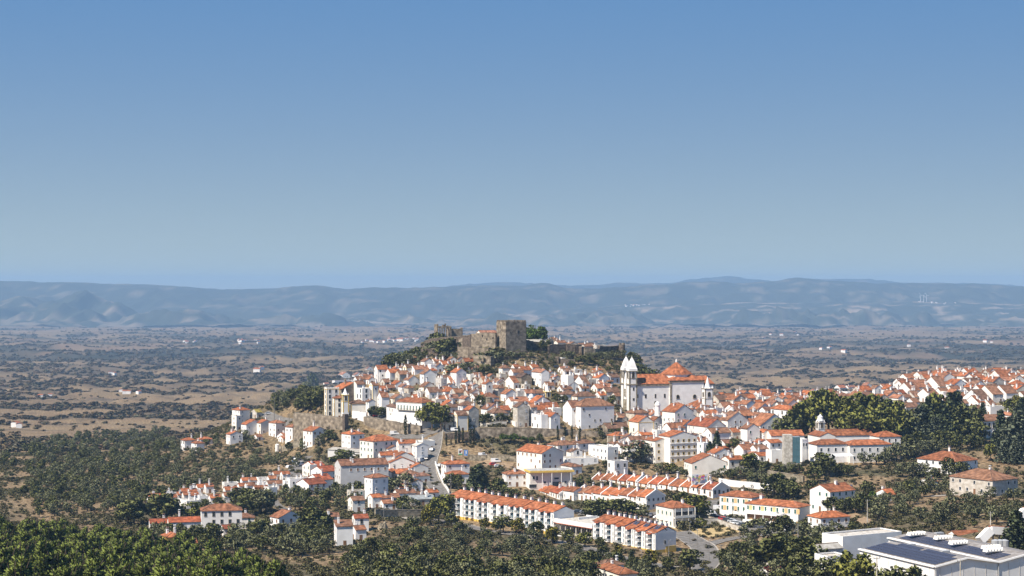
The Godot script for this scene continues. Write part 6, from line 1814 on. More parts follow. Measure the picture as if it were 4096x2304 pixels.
const TREES_RIGHT := """
oak 8 550 220 390 1.2 772;oak 8 620 300 400 1.2 768;oak 8 740 320 400 1.1 770;oak 8 800 335 405 1.1 768;oak 8 470 360 470 1.2 758;oak 8 120 330 400 1.1 780;oak 8 260 330 395 0.9 782;oak 8 320 325 400 0.9 782;olive 8 965 212 310 1.1 795;olive 8 1090 205 310 1.1 795;olive 8 1170 200 310 1.1 796;olive 8 1250 160 290 1.2 802;olive 8 1340 110 250 1.2 806
olive 8 1420 120 250 1.2 808;olive 8 1520 90 240 1.2 812;olive 8 1620 90 230 1.2 814;olive 8 1700 90 230 1.2 816;olive 8 1350 320 440 1.0 760;olive 8 1480 310 430 1.3 758;olive 8 1540 320 430 1.2 758;oak 8 1820 275 455 0.9 744;oak 8 1670 365 445 1.2 744;oak 8 1950 310 420 1.1 748;oak 8 1000 505 655 1.1 708
umbrella 8 1100 585 740 1.1 690;oak 8 1430 490 650 1.1 700;conifer 8 1480 540 690 1.2 690;oak 8 1570 530 700 1.1 686;oak 8 60 430 560 1.2 742;oak 8 170 490 600 1.2 735;oak 8 260 520 620 1.2 730;oak 8 440 490 600 1.0 735;oak 8 650 665 760 1.3 668;oak 8 780 670 790 1.3 662;oak 8 880 680 800 1.3 660;oak 8 950 640 820 1.2 655
oak 8 140 850 1000 1.1 640;olive 8 400 905 1040 1.2 610;olive 8 560 920 1040 1.2 605;olive 8 680 910 1030 1.2 606;oak 8 850 910 1020 1.2 604;plane 8 1020 950 1030 1.3 600;conifer 8 2500 800 1130 1.3 520;oak 8 2080 900 1010 1.3 575;oak 8 1690 1015 1080 1.2 560;oak 8 1930 970 1060 1.0 566
plane 8 880 1215 1520 0.9 440;plane 8 960 1290 1520 0.8 435;conifer 8 770 1205 1400 0.8 460;oak 8 610 1280 1430 1.2 466;oak 8 500 1180 1370 1.1 480;oak 8 350 1250 1400 1.2 478;oak 8 60 1090 1280 1.3 520;oak 8 180 1060 1260 1.3 525;oak 8 340 1080 1270 1.2 520;oak 8 420 1110 1280 1.2 515;oak 8 1230 1390 1560 1.0 418;oak 8 1400 1390 1560 1.0 416;oak 8 270 1370 1500 1.2 470
"""
func poly(k: String, pts: Array) -> PackedVector2Array:
	var o := PackedVector2Array()
	for q in pts:
		if k == "W":                   # a column of the 2576-wide picture and a distance
			o.append(Vector2((q[0] - 1288.0) / 4491.0 * q[1], -q[1]))
			continue
		var g := spot(P(k, q[0], q[1]))
		o.append(Vector2(g.x, g.z))
	return o
func spread(o: PackedVector2Array, gap: float, keep: float) -> Array:
	var lo := o[0]
	var hi := o[0]
	for q in o:
		lo = lo.min(q); hi = hi.max(q)
	var out := []
	var x := lo.x
	while x < hi.x:
		var z := lo.y
		while z < hi.y:
			var q := Vector2(x + rng.randf_range(-0.45, 0.45) * gap, z + rng.randf_range(-0.45, 0.45) * gap)
			if rng.randf() < keep and Geometry2D.is_point_in_polygon(q, o) and not blocked(q):
				out.append(Vector3(q.x, ground(q.x, q.y), q.y))
			z += gap
		x += gap
	return out
var solid := []          # footprints of buildings: [x, z, radius]
var cells := {}
func blocked(q: Vector2) -> bool:
	for i in range(-1, 2):
		for j in range(-1, 2):
			for s in cells.get(Vector2i(int(floor(q.x / 16.0)) + i, int(floor(q.y / 16.0)) + j), []):
				if q.distance_to(s[0]) < s[1]:
					return true
	return false
func block(q: Vector2, r: float) -> void:
	var c := Vector2i(int(floor(q.x / 16.0)), int(floor(q.y / 16.0)))
	if not cells.has(c):
		cells[c] = []
	cells[c].append([q, r])
func footprints() -> void:
	for o in get_children():
		if o is Node3D and o.has_meta("category") and not (o is MultiMeshInstance3D) and o.has_node("wall"):
			var b: AABB = (o.get_node("wall") as MeshInstance3D).mesh.get_aabb()
			var n := maxi(1, int(maxf(b.size.x, b.size.z) / 6.0))
			for i in n:
				for j in n:
					var p: Vector3 = o.transform * Vector3(b.position.x + b.size.x * (i + 0.5) / n, 0, b.position.z + b.size.z * (j + 0.5) / n)
					block(Vector2(p.x, p.z), maxf(b.size.x, b.size.z) / n * 0.6 + 1.6)
func vegetation() -> void:
	grow_kinds()
	footprints()
	for a in [[TREES_OLD, "old town edge"], [TREES_CASTLE, "castle hill"], [TREES_PARK, "town park"], [TREES_MIDDLE, "lower town"], [TREES_RIGHT, "right slope"]]:
		for line in (a[0] as String).split("\n", false):
			for s in line.split(";", false):
				trees_line(s, a[1])
	# groves and woods: [zone, polygon in the 2576-wide picture, gap, keep, kinds, lowest, highest]
	var areas := [
		["castle slopes", "P", [[1165, 905], [1230, 895], [1320, 893], [1440, 888], [1560, 888], [1600, 908], [1600, 940], [1500, 938], [1400, 925], [1290, 925], [1200, 930]], 6.0, 0.42, ["olive", "oak"], 2.0, 3.6],
		["castle's left slope", "P", [[985, 915], [1060, 895], [1110, 880], [1150, 890], [1120, 905], [1040, 915]], 5.0, 0.85, ["oak", "olive"], 3.0, 5.5],
		["left olive terraces", "P", [[430, 1140], [640, 1125], [800, 1140], [800, 1160], [730, 1190], [640, 1215], [540, 1225], [420, 1210]], 10.0, 0.75, ["olive"], 3.8, 5.2],
		["left woods", "P", [[250, 1160], [430, 1145], [420, 1205], [540, 1225], [420, 1265], [250, 1300], [60, 1300], [60, 1200]], 9.0, 0.8, ["olive", "olive", "oak"], 4.5, 6.5],
		["left valley edge", "P", [[0, 1150], [150, 1105], [420, 1080], [440, 1140], [250, 1160], [60, 1200], [0, 1230]], 13.0, 0.6, ["olive", "oak"], 4.5, 6.5],
		["below left houses", "P", [[560, 1090], [800, 1110], [850, 1130], [790, 1145], [640, 1125], [440, 1140], [460, 1125]], 8.0, 0.6, ["olive", "oak"], 4.0, 6.0],
		["bank left of old town", "P", [[690, 1035], [700, 1000], [800, 975], [815, 1020], [740, 1040]], 8.0, 0.85, ["oak", "olive"], 5.0, 8.0],
		["grove under terraces", "P", [[700, 1250], [800, 1235], [900, 1245], [900, 1290], [760, 1300], [710, 1280]], 7.5, 0.8, ["olive", "oak"], 4.5, 6.5],
		["bottom left houses", "P", [[380, 1345], [560, 1345], [760, 1335], [840, 1330], [830, 1400], [600, 1400], [400, 1380]], 7.5, 0.8, ["oak", "olive"], 5.0, 7.0],
		["slope before the row", "P", [[1000, 1338], [1180, 1343], [1330, 1374], [1440, 1402], [1440, 1449], [1290, 1460], [1000, 1420]], 8.4, 0.5, ["olive", "oak", "olive"], 3.6, 5.4],
		["bottom middle", "P", [[860, 1400], [1020, 1420], [1300, 1460], [1500, 1440], [1560, 1470], [1400, 1560], [900, 1540]], 7.6, 0.82, ["oak", "oak", "olive"], 5.2, 8.2],
		["bank below end house", "P", [[1440, 1380], [1500, 1395], [1640, 1430], [1640, 1500], [1480, 1500]], 8.0, 0.6, ["oak", "olive"], 4.0, 6.0],
		["bottom right", "P", [[1760, 1420], [1860, 1380], [2080, 1370], [2110, 1440], [2060, 1500], [1760, 1500]], 8.2, 0.6, ["oak", "olive"], 4.5, 6.6],
		["right olive grove", "P", [[2130, 1270], [2330, 1215], [2560, 1235], [2570, 1330], [2440, 1330], [2300, 1330], [2170, 1320]], 9.5, 0.6, ["olive"], 4.6, 6.2],
		["slope below convent", "P", [[1780, 1190], [1900, 1175], [2020, 1190], [2030, 1235], [1900, 1235]], 8.0, 0.75, ["olive", "oak"], 4.0, 6.0],
	]
	for a in areas:
		for g in spread(poly(a[1], a[2]), a[3], a[4]):
			maybe(a[5][rng.randi() % a[5].size()], g, rng.randf_range(a[6], a[7]), rng.randf_range(0.95, 1.25), a[0])
	# pines on the near left slope, in world metres
	var near := PackedVector2Array([Vector2(-170, -330), Vector2(-48, -330), Vector2(-52, -420), Vector2(-66, -470), Vector2(-84, -520), Vector2(-110, -560), Vector2(-150, -590), Vector2(-215, -600)])
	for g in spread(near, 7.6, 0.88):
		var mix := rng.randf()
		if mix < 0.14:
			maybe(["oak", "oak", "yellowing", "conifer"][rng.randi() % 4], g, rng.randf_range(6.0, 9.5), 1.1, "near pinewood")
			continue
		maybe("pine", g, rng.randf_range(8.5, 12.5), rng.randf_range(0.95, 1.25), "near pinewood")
	settle()
	# undergrowth
	var low := []
	var dry := []
	var tl := []
	var region := PackedVector2Array([Vector2(-230, -470), Vector2(170, -430), Vector2(290, -800), Vector2(310, -1060), Vector2(-330, -1180)])
	for g in spread(region, 4.2, 0.9):
		var w := n1.get_noise_2d(g.x * 1.3 + 77.0, -g.z * 1.3) + 0.3 * rng.randf()
		if w > 0.0:
			low.append(Transform3D(Basis(Vector3.UP, rng.randf() * TAU).scaled(Vector3(1.7, 1.0, 1.7) * rng.randf_range(0.09, 0.2)), g))
		elif rng.randf() < 0.5:
			dry.append(Transform3D(Basis(Vector3.UP, rng.randf() * TAU).scaled(Vector3(1.2, 0.8, 1.2) * rng.randf_range(0.07, 0.15)), g))
	stuff("undergrowth", TREE["shrub"][0][0], low, "dark green scrub scattered over the slopes between houses and trees", "scrub")
	stuff("dry_scrub", TREE["dryshrub"][0][0], dry, "dry brown scrub and grass tufts on the open slopes", "scrub")
	# the wooded plain: bushes and trees too far off to count
	for v in 3:
		var far := []
		var tints := []
		for i in 24000:
			var f := rng.randf()
			var d := 1180.0 * pow(9.2, pow(f, 0.9))
			var x := rng.randf_range(-0.33, 0.33) * d
			var w := wood(x, d)
			var s := rng.randf_range(0.22, 0.58) * (1.0 + d / 6500.0)
			var lone := false
			if w + rng.randf_range(-0.22, 0.22) < 0.12:
				if rng.randf() > 0.08:
					continue
				lone = true
				s *= 0.7
			if d < 1500.0 and x > -130.0 - (d - 1180) * 0.2 and x < 330:
				continue
			far.append(Transform3D(Basis(Vector3.UP, rng.randf() * TAU).scaled(Vector3(s * 1.3, s * 0.8, s * 1.3)), Vector3(x, ground(x, -d) - 0.3, -d)))
			var t := rng.randf_range(0.7, 1.35)
			tints.append(Color(1.9, 1.55, 1.4) if lone and rng.randf() < 0.6 else Color(t * rng.randf_range(0.95, 1.35), t, t * rng.randf_range(0.9, 1.1)))
		stuff("far_woodland", TREE["far"][v][0], far, "dark oak woodland and scattered trees over the far plain", "woodland", tints)

# ---------------------------------------------------------------- far hills
var HN := FastNoiseLite.new()
func crest(pts: Array, u: float) -> float:
	for i in pts.size() - 1:
		if u <= pts[i + 1][0]:
			return lerpf(pts[i][1], pts[i + 1][1], smoothstep(0.0, 1.0, clampf((u - pts[i][0]) / (pts[i + 1][0] - pts[i][0]), 0, 1)))
	return pts[pts.size() - 1][1]
func ridge_at(q: Array, u: float, t: float) -> Vector3:
	# q: [foot depth, crest depth, foot drop, crest rows, roughness]; t 0 foot, 1 crest, 1.5 behind
	var d: float = lerpf(q[0], q[1], t)
	var x: float = (u - 1288.0) / 4491.0 * q[1]
	var cr: float = -(crest(q[3], u) - 724.5) / 4491.0 * q[1]
	var f := smoothstep(0.0, 1.0, minf(t, 1.0)) if t <= 1.0 else 1.0 - (t - 1.0) * 1.2
	var y: float = lerpf(-q[2], cr, f)
	var amp: float = q[4] * (0.25 + sin(PI * clampf(t, 0, 1)))
	y += HN.get_noise_2d(x, d) * amp * 1.6 + (0.25 - absf(HN.get_noise_2d(x * 1.7 + 500, d * 0.9))) * amp * 2.2
	return Vector3(x, CAMY + y, -d)
func ridge(q: Array, light: float) -> void:
	var us := []
	var u := -500.0
	while u < 3080.0:
		us.append(u)
		u += 9.0
	var ts := []
	for i in 26:
		ts.append(i / 20.0)
	var v := PackedVector3Array()
	var c := PackedColorArray()
	for t in ts:
		for uu in us:
			var p := ridge_at(q, uu, t)
			v.append(p)
			var n := HN.get_noise_2d(p.x * 1.7 + 300, p.z * 4.0 + 70) + 0.35 * HN.get_noise_2d(p.x * 6.0, p.z * 9.0)
			n += maxf(0.0, 0.4 - t) * 0.6
			c.append(Color(0.045, 0.05, 0.033).lerp(Color(0.36, 0.27, 0.19), smoothstep(0.12, 0.5, n) * light))
	var nn := PackedVector3Array()
	var k := us.size()
	for j in ts.size():
		for i in k:
			var a := v[j * k + mini(i + 1, k - 1)] - v[j * k + maxi(i - 1, 0)]
			var b := v[mini(j + 1, ts.size() - 1) * k + i] - v[maxi(j - 1, 0) * k + i]
			nn.append(a.cross(b).normalized())
	var ix := PackedInt32Array()
	for j in ts.size() - 1:
		for i in k - 1:
			var a := j * k + i
			ix.append_array(PackedInt32Array([a, a + k + 1, a + 1, a, a + k, a + k + 1]))
	var arr := []
	arr.resize(Mesh.ARRAY_MAX)
	arr[Mesh.ARRAY_VERTEX] = v; arr[Mesh.ARRAY_NORMAL] = nn; arr[Mesh.ARRAY_COLOR] = c; arr[Mesh.ARRAY_INDEX] = ix
	var m := ArrayMesh.new()
	m.add_surface_from_arrays(Mesh.PRIMITIVE_TRIANGLES, arr)
	m.surface_set_material(0, M["hill"])
	struct("hills", m)
const FAR_LOW := [11800.0, 13200.0, 238.0, [[-500, 800], [0, 806], [300, 800], [700, 803], [900, 795], [1080, 800], [1300, 792], [1450, 776], [1560, 768], [1750, 764], [1900, 762], [2050, 762], [2250, 757], [2400, 762], [2700, 766], [3080, 762]], 20.0]
func hills() -> void:
	HN.seed = 21; HN.frequency = 0.0011; HN.fractal_octaves = 5
	ridge([15500.0, 20000.0, 220.0, [[-500, 730], [900, 740], [1080, 730], [1170, 715], [1300, 710], [1400, 718], [1500, 717], [1560, 713], [1680, 714], [1740, 704], [1780, 700], [1834, 694], [1890, 703], [1960, 711], [2060, 703], [2130, 702], [2250, 712], [2400, 714], [2576, 720], [3080, 716]], 30.0], 0.25)
	ridge([12400.0, 14800.0, 240.0, [[-500, 700], [-100, 708], [60, 707], [140, 711], [230, 712], [330, 716], [460, 722], [560, 727], [680, 726], [800, 722], [900, 727], [1020, 726], [1120, 722], [1200, 717], [1300, 722], [1370, 714], [1440, 726], [1560, 722], [1640, 716], [1740, 711], [1840, 712], [1940, 709], [2010, 699], [2080, 706], [2200, 715], [2330, 713], [2480, 717], [2576, 722], [3080, 716]], 30.0], 0.3)
	ridge([11000.0, 12600.0, 240.0, [[-500, 775], [-200, 770], [-60, 768], [20, 760], [60, 749], [78, 752], [130, 762], [180, 750], [225, 753], [290, 776], [380, 800], [520, 808], [900, 812], [1500, 815], [3080, 815]], 75.0], 0.5)
	ridge(FAR_LOW, 0.75)
	# villages and lone farmhouses
	var fm := ArrayMesh.new()
	var b := MB.new()
	b.box(Vector3(0, 2, 0), Vector3(12, 8, 9))
	b.into(fm, M["white"])
	var r := MB.new()
	r.slab(Vector3(-6.4, 6, 5), Vector3(6.4, 6, 5), Vector3(6.4, 8, 0), Vector3(-6.4, 8, 0), 0.2)
	r.slab(Vector3(6.4, 6, -5), Vector3(-6.4, 6, -5), Vector3(-6.4, 8, 0), Vector3(6.4, 8, 0), 0.2)
	r.into(fm, M["orange"])
	for q in [[470, 861, 5, 30, 3, "left plain"], [625, 862, 9, 28, 4, "left plain"], [280, 944, 2, 8, 2, "left plain"], [1015, 856, 14, 40, 4, "plain left of castle"], [940, 860, 6, 30, 3, "plain left of castle"], [325, 990, 4, 40, 3, "lower left plain"], [1190, 852, 6, 30, 3, "plain left of castle"], [40, 1075, 2, 10, 3, "lower left plain"], [120, 1000, 2, 30, 6, "lower left plain"], [600, 935, 2, 60, 8, "left plain"],
			[2000, 845, 5, 80, 8, "right plain"], [2400, 870, 4, 120, 10, "right plain"], [2100, 880, 3, 90, 8, "right plain"]]:
		for i in q[2]:
			var s := spot(Vector2((q[0] + rng.randf_range(-1, 1) * q[3]) * 1.59, (q[1] + rng.randf_range(-1, 1) * q[4]) * 1.59))
			var o := whole("farmhouse", fm, "tiny white farmhouse far out on the %s" % q[5], "house", Transform3D(Basis(Vector3.UP, rng.randf() * TAU).scaled(Vector3.ONE * rng.randf_range(0.75, 1.2) * (0.55 if s.z > -3000.0 else 1.0)), s + Vector3(0, 0.5, 0)), "far farmhouses on the %s" % q[5])
	for q in [[1600, 0.94, 16, 34, "long white hill village above the castle's right"], [1925, 0.35, 14, 40, "white village at foot of right hills"], [2340, 0.9, 12, 60, "white village on the ridge under the turbines"], [90, 0.2, 10, 40, "white village at foot of left hills"], [470, 0.15, 8, 40, "white village at foot of left hills"]]:
		for i in q[2]:
			var s := ridge_at(FAR_LOW, q[0] + rng.randf_range(-1, 1) * q[3], q[1] + rng.randf_range(-0.05, 0.05))
			whole("farmhouse", fm, "tiny white house in the %s" % q[4], "house", Transform3D(Basis(Vector3.UP, rng.randf() * TAU).scaled(Vector3.ONE * rng.randf_range(0.6, 1.0)), s + Vector3(0, 1, 0)), q[4])
	for i in 3:
		var s := ridge_at(FAR_LOW, [2316.0, 2324.0, 2331.0][i], 1.0)
		var t := thing("wind_turbine", "%s of three tiny white wind turbines on the far ridge" % ["leftmost", "middle", "rightmost"][i], "wind turbine", s)
		var tb := MB.new()
		tb.cone(Vector3(0, -5, 0), Vector3(0, 48, 0), 2.0, 1.2, 8)
		part("tower", tb.mesh(M["white"]), t)
		for k in 3:
			var bl := MB.new()
			var a := TAU * k / 3.0 + i
			bl.bar(Vector3(0, 48, 2), Vector3(cos(a) * 20, 48 + sin(a) * 20, 2), 1.2)
			part("blade", bl.mesh(M["white"]), t)

# ---------------------------------------------------------------- roads and street things
func road(called: String, k: String, pts: Array, width: float, m: Material, lift: float, kerb := false) -> void:
	var line := []
	for q in pts:
		var g := spot(P(k, q[0], q[1]))
		line.append(Vector2(g.x, g.z))
	var c := Curve2D.new()
	for i in line.size():
		var tan: Vector2 = (line[mini(i + 1, line.size() - 1)] - line[maxi(i - 1, 0)]) * 0.2
		c.add_point(line[i], -tan, tan)
	var L := c.get_baked_length()
	var n := maxi(2, int(L / 2.5))
	var b := MB.new()
	var kb := MB.new()
	var prev := []
	for i in n + 1:
		var p := c.sample_baked(L * i / n)
		var q := c.sample_baked(minf(L, L * i / n + 0.5))
		var o := c.sample_baked(maxf(0.0, L * i / n - 0.5))
		var dir := (q - o).normalized()
		var side := Vector2(-dir.y, dir.x)
		var row := []
		for s in [-0.5, -0.17, 0.17, 0.5]:
			var e: Vector2 = p + side * width * s
			row.append(Vector3(e.x, ground(e.x, e.y) + lift, e.y))
			block(e, 1.2)
		for s in [0, 3]:
			var e: Vector2 = p + side * width * (0.56 if s else -0.56)
			kb.tint = Color.WHITE
			row.append(Vector3(e.x, ground(e.x, e.y) + lift + 0.12, e.y))
		if prev.size():
			for j in 3:
				b.quad(prev[j], row[j], row[j + 1], prev[j + 1])
			if kerb:
				for j in [[0, 4], [3, 5]]:
					var u := Vector3(0, 0.12, 0)
					kb.quad(prev[j[0]], row[j[0]], row[j[0]] + u, prev[j[0]] + u)
					kb.quad(prev[j[0]] + u, row[j[0]] + u, row[j[1]], prev[j[1]])
		prev = row
	var mesh := b.mesh(m)
	if kerb:
		kb.into(mesh, M["pavement"])
	struct(called, mesh)
func roads() -> void:
	road("road", "6", [[610, 40], [600, 120], [580, 210], [548, 300], [540, 420], [590, 530], [670, 612], [760, 650]], 7.0, M["asphalt"], 0.16, true)
	road("road", "6", [[400, 880], [700, 905], [900, 945], [1150, 1000], [1600, 1075], [1900, 1125], [2200, 1195], [2440, 1260], [2720, 1315], [2990, 1370]], 5.5, M["asphalt"], 0.16, true)
	road("road", "7", [[1290, 1010], [1450, 1110], [1560, 1220], [1580, 1330], [1500, 1430]], 8.5, M["asphalt"], 0.17, true)
	road("road", "7", [[1500, 1170], [1750, 1095], [2050, 1050], [2300, 1025], [2490, 1005]], 7.0, M["asphalt"], 0.18, true)
	road("car_park", "7", [[1400, 735], [1620, 770], [1800, 850], [2000, 920], [2200, 985], [2320, 1015]], 15.0, M["asphalt"], 0.15)
	road("dry_field", "7", [[1330, 1010], [1480, 990], [1650, 1000], [1800, 1030]], 17.0, M["straw"], 0.1)
	road("road", "7", [[1790, 690], [1600, 712], [1420, 745], [1200, 800], [950, 838], [600, 820], [280, 835]], 6.0, M["asphalt"], 0.19)
	road("road", "5", [[1860, 250], [1770, 300], [1720, 370], [1690, 455]], 7.5, M["asphalt"], 0.15)
	road("path", "5", [[1490, 680], [1530, 735], [1610, 790]], 3.5, M["asphalt"], 0.15)
	road("yard", "6", [[1120, 290], [1230, 335], [1390, 345]], 11.0, M["dirt"], 0.15)
	road("plaza", "6", [[60, 862], [250, 868], [480, 872]], 8.0, M["pavement"], 0.14)
	road("road", "G", [[880, 320], [1020, 390], [1200, 470], [1400, 520]], 6.0, M["asphalt"], 0.15)
	road("lane", "8", [[830, 835], [940, 880], [1010, 925]], 4.0, M["dirt"], 0.15)
	road("lane", "8", [[1640, 650], [1850, 640], [2120, 622]], 4.0, M["pavement"], 0.15)
	road("road", "2", [[640, 1190], [780, 1200], [960, 1225], [1150, 1255], [1300, 1330], [1520, 1340]], 6.0, M["asphalt"], 0.15)
	road("road", "2", [[860, 1372], [1000, 1372], [1280, 1375]], 7.0, M["asphalt"], 0.15)

var car_kits := {}
func car_kit(color: Color, van: bool) -> Array:
	var key2 := "%s%s" % [color, van]
	if car_kits.has(key2):
		return car_kits[key2]
	var m := StandardMaterial3D.new()
	m.albedo_color = color.linear_to_srgb()
	m.roughness = 0.3
	m.clearcoat_enabled = true
	m.clearcoat = 0.6
	var side := func(pts: Array, w0: float, w1: float, top: float, mm: Material) -> ArrayMesh:
		var b := MB.new()
		var k := pts.size()
		var L := []
		var R := []
		for p in pts:
			var w: float = w0 if p.y < top else w1
			L.append(Vector3(p.x, p.y, w)); R.append(Vector3(p.x, p.y, -w))
		for i in k:
			var j := (i + 1) % k
			b.quad(L[i], R[i], R[j], L[j])
		for i in range(1, k - 1):
			b.tri(L[0], L[i], L[i + 1]); b.tri(R[0], R[i + 1], R[i])
		return b.mesh(mm)
	var body: ArrayMesh
	var glass: ArrayMesh
	if van:
		body = side.call([Vector2(-2.3, 0.35), Vector2(2.3, 0.35), Vector2(2.35, 0.95), Vector2(1.6, 1.15), Vector2(1.0, 1.95), Vector2(-2.2, 2.0), Vector2(-2.32, 0.9)], 0.92, 0.78, 1.5, m)
		glass = side.call([Vector2(-0.3, 1.2), Vector2(1.58, 1.2), Vector2(1.03, 1.82), Vector2(-0.3, 1.82)], 0.935, 0.83, 1.5, M["glass"])
	else:
		body = side.call([Vector2(-2.0, 0.3), Vector2(2.0, 0.3), Vector2(2.05, 0.72), Vector2(1.1, 0.9), Vector2(0.45, 1.42), Vector2(-1.2, 1.45), Vector2(-1.9, 0.95), Vector2(-2.05, 0.7)], 0.86, 0.66, 1.2, m)
		glass = side.call([Vector2(-1.65, 0.95), Vector2(1.05, 0.93), Vector2(0.5, 1.36), Vector2(-1.15, 1.38)], 0.87, 0.7, 1.2, M["glass"])
	var wb := MB.new()
	wb.cone(Vector3(0, 0, -0.1), Vector3(0, 0, 0.1), 0.31, 0.31, 12)
	var lb := MB.new()
	lb.box(Vector3(2.0, 0.65, 0.6), Vector3(0.1, 0.14, 0.3)); lb.box(Vector3(2.0, 0.65, -0.6), Vector3(0.1, 0.14, 0.3))
	car_kits[key2] = [body, glass, wb.mesh(M["tyre"]), lb.mesh(M["metal"])]
	return car_kits[key2]
const CARS := """
7 1470 800 white c -0.6;7 1545 815 white v -0.6;7 1575 840 dark c -0.6;7 1628 850 white v -0.6;7 1662 868 grey c -0.6;7 1700 882 dark c -0.6;7 1745 895 red c -0.6;7 1790 908 dark c -0.6;7 1840 920 silver c -0.6;7 1862 932 white c -0.6;7 1905 940 silver c -0.6;7 1945 958 dark c -0.6;7 1700 795 white v 0.1;7 1748 758 maroon c 0.1;7 2190 950 grey c 0.1;7 2405 1010 silver c 0.9;7 2372 1045 dark c 0.9
6 1195 340 red c 0.2;6 1240 358 white c 0.2;6 1215 318 white v 0.2;6 660 358 silver c 1.2;6 1085 262 white v 0.1;6 578 195 silver c 1.4;6 515 255 dark c 1.2;6 530 285 dark c 1.2;6 465 305 silver v 0.9;7 770 225 red c 1.2;7 768 258 white c 1.0
G 1500 1255 dark c 0.9;G 1560 1278 white c 0.9;G 1487 1335 white c 0.9;G 1625 1378 white v 0.9;G 1397 1432 white c 0.9;G 985 358 silver c 0.2;2 950 1360 white v 0.1;2 1010 1228 dark c 0.2;2 738 1178 silver c 0.1;2 770 1180 red c 0.1;2 820 1190 grey c 0.1;2 1135 1240 dark c 0.2;2 1635 1322 white c 0.2;2 1712 1308 white c 0.2;2 1560 1330 white v 0.1;2 640 1110 white c 0.1
3 322 686 dark c 0.2;8 210 1010 silver c 0.8;D 1215 1345 white c 0.2;7 285 828 dark c 0.1;7 350 825 grey c 0.1;7 472 845 dark c 0.2;7 1012 860 dark c 1.2;7 1090 885 white c 0.2
"""
func vehicles() -> void:
	var cols := {"white": Color(0.8, 0.8, 0.8), "dark": Color(0.03, 0.035, 0.05), "grey": Color(0.18, 0.19, 0.2), "silver": Color(0.5, 0.52, 0.54), "red": Color(0.45, 0.02, 0.025), "maroon": Color(0.12, 0.02, 0.025)}
	for line in CARS.split("\n", false):
		for s in line.split(";", false):
			var q := s.strip_edges().split(" ", false)
			var g := spot(P(q[0], float(q[1]), float(q[2])))
			var van: bool = q[4] == "v"
			var k := car_kit(cols[q[3]], van)
			var t := thing("parked_van" if van else "parked_car", "", "van" if van else "car", g + Vector3(0, 0.2, 0), float(q[5]) + rng.randf_range(-0.15, 0.15))
			part("body", k[0], t)
			part("windows", k[1], t)
			part("headlights", k[3], t)
			for w in [[-1.25, 0.78], [1.25, 0.78], [-1.25, -0.78], [1.25, -0.78]]:
				part("wheel", k[2], t, Transform3D(Basis(), Vector3(w[0], 0.31, w[1])))
			note("lower parking" if q[0] == "7" else ("street cars" if q[0] == "6" else "upper streets"), t, "%s parked %s" % [q[3], "van" if van else "car"])
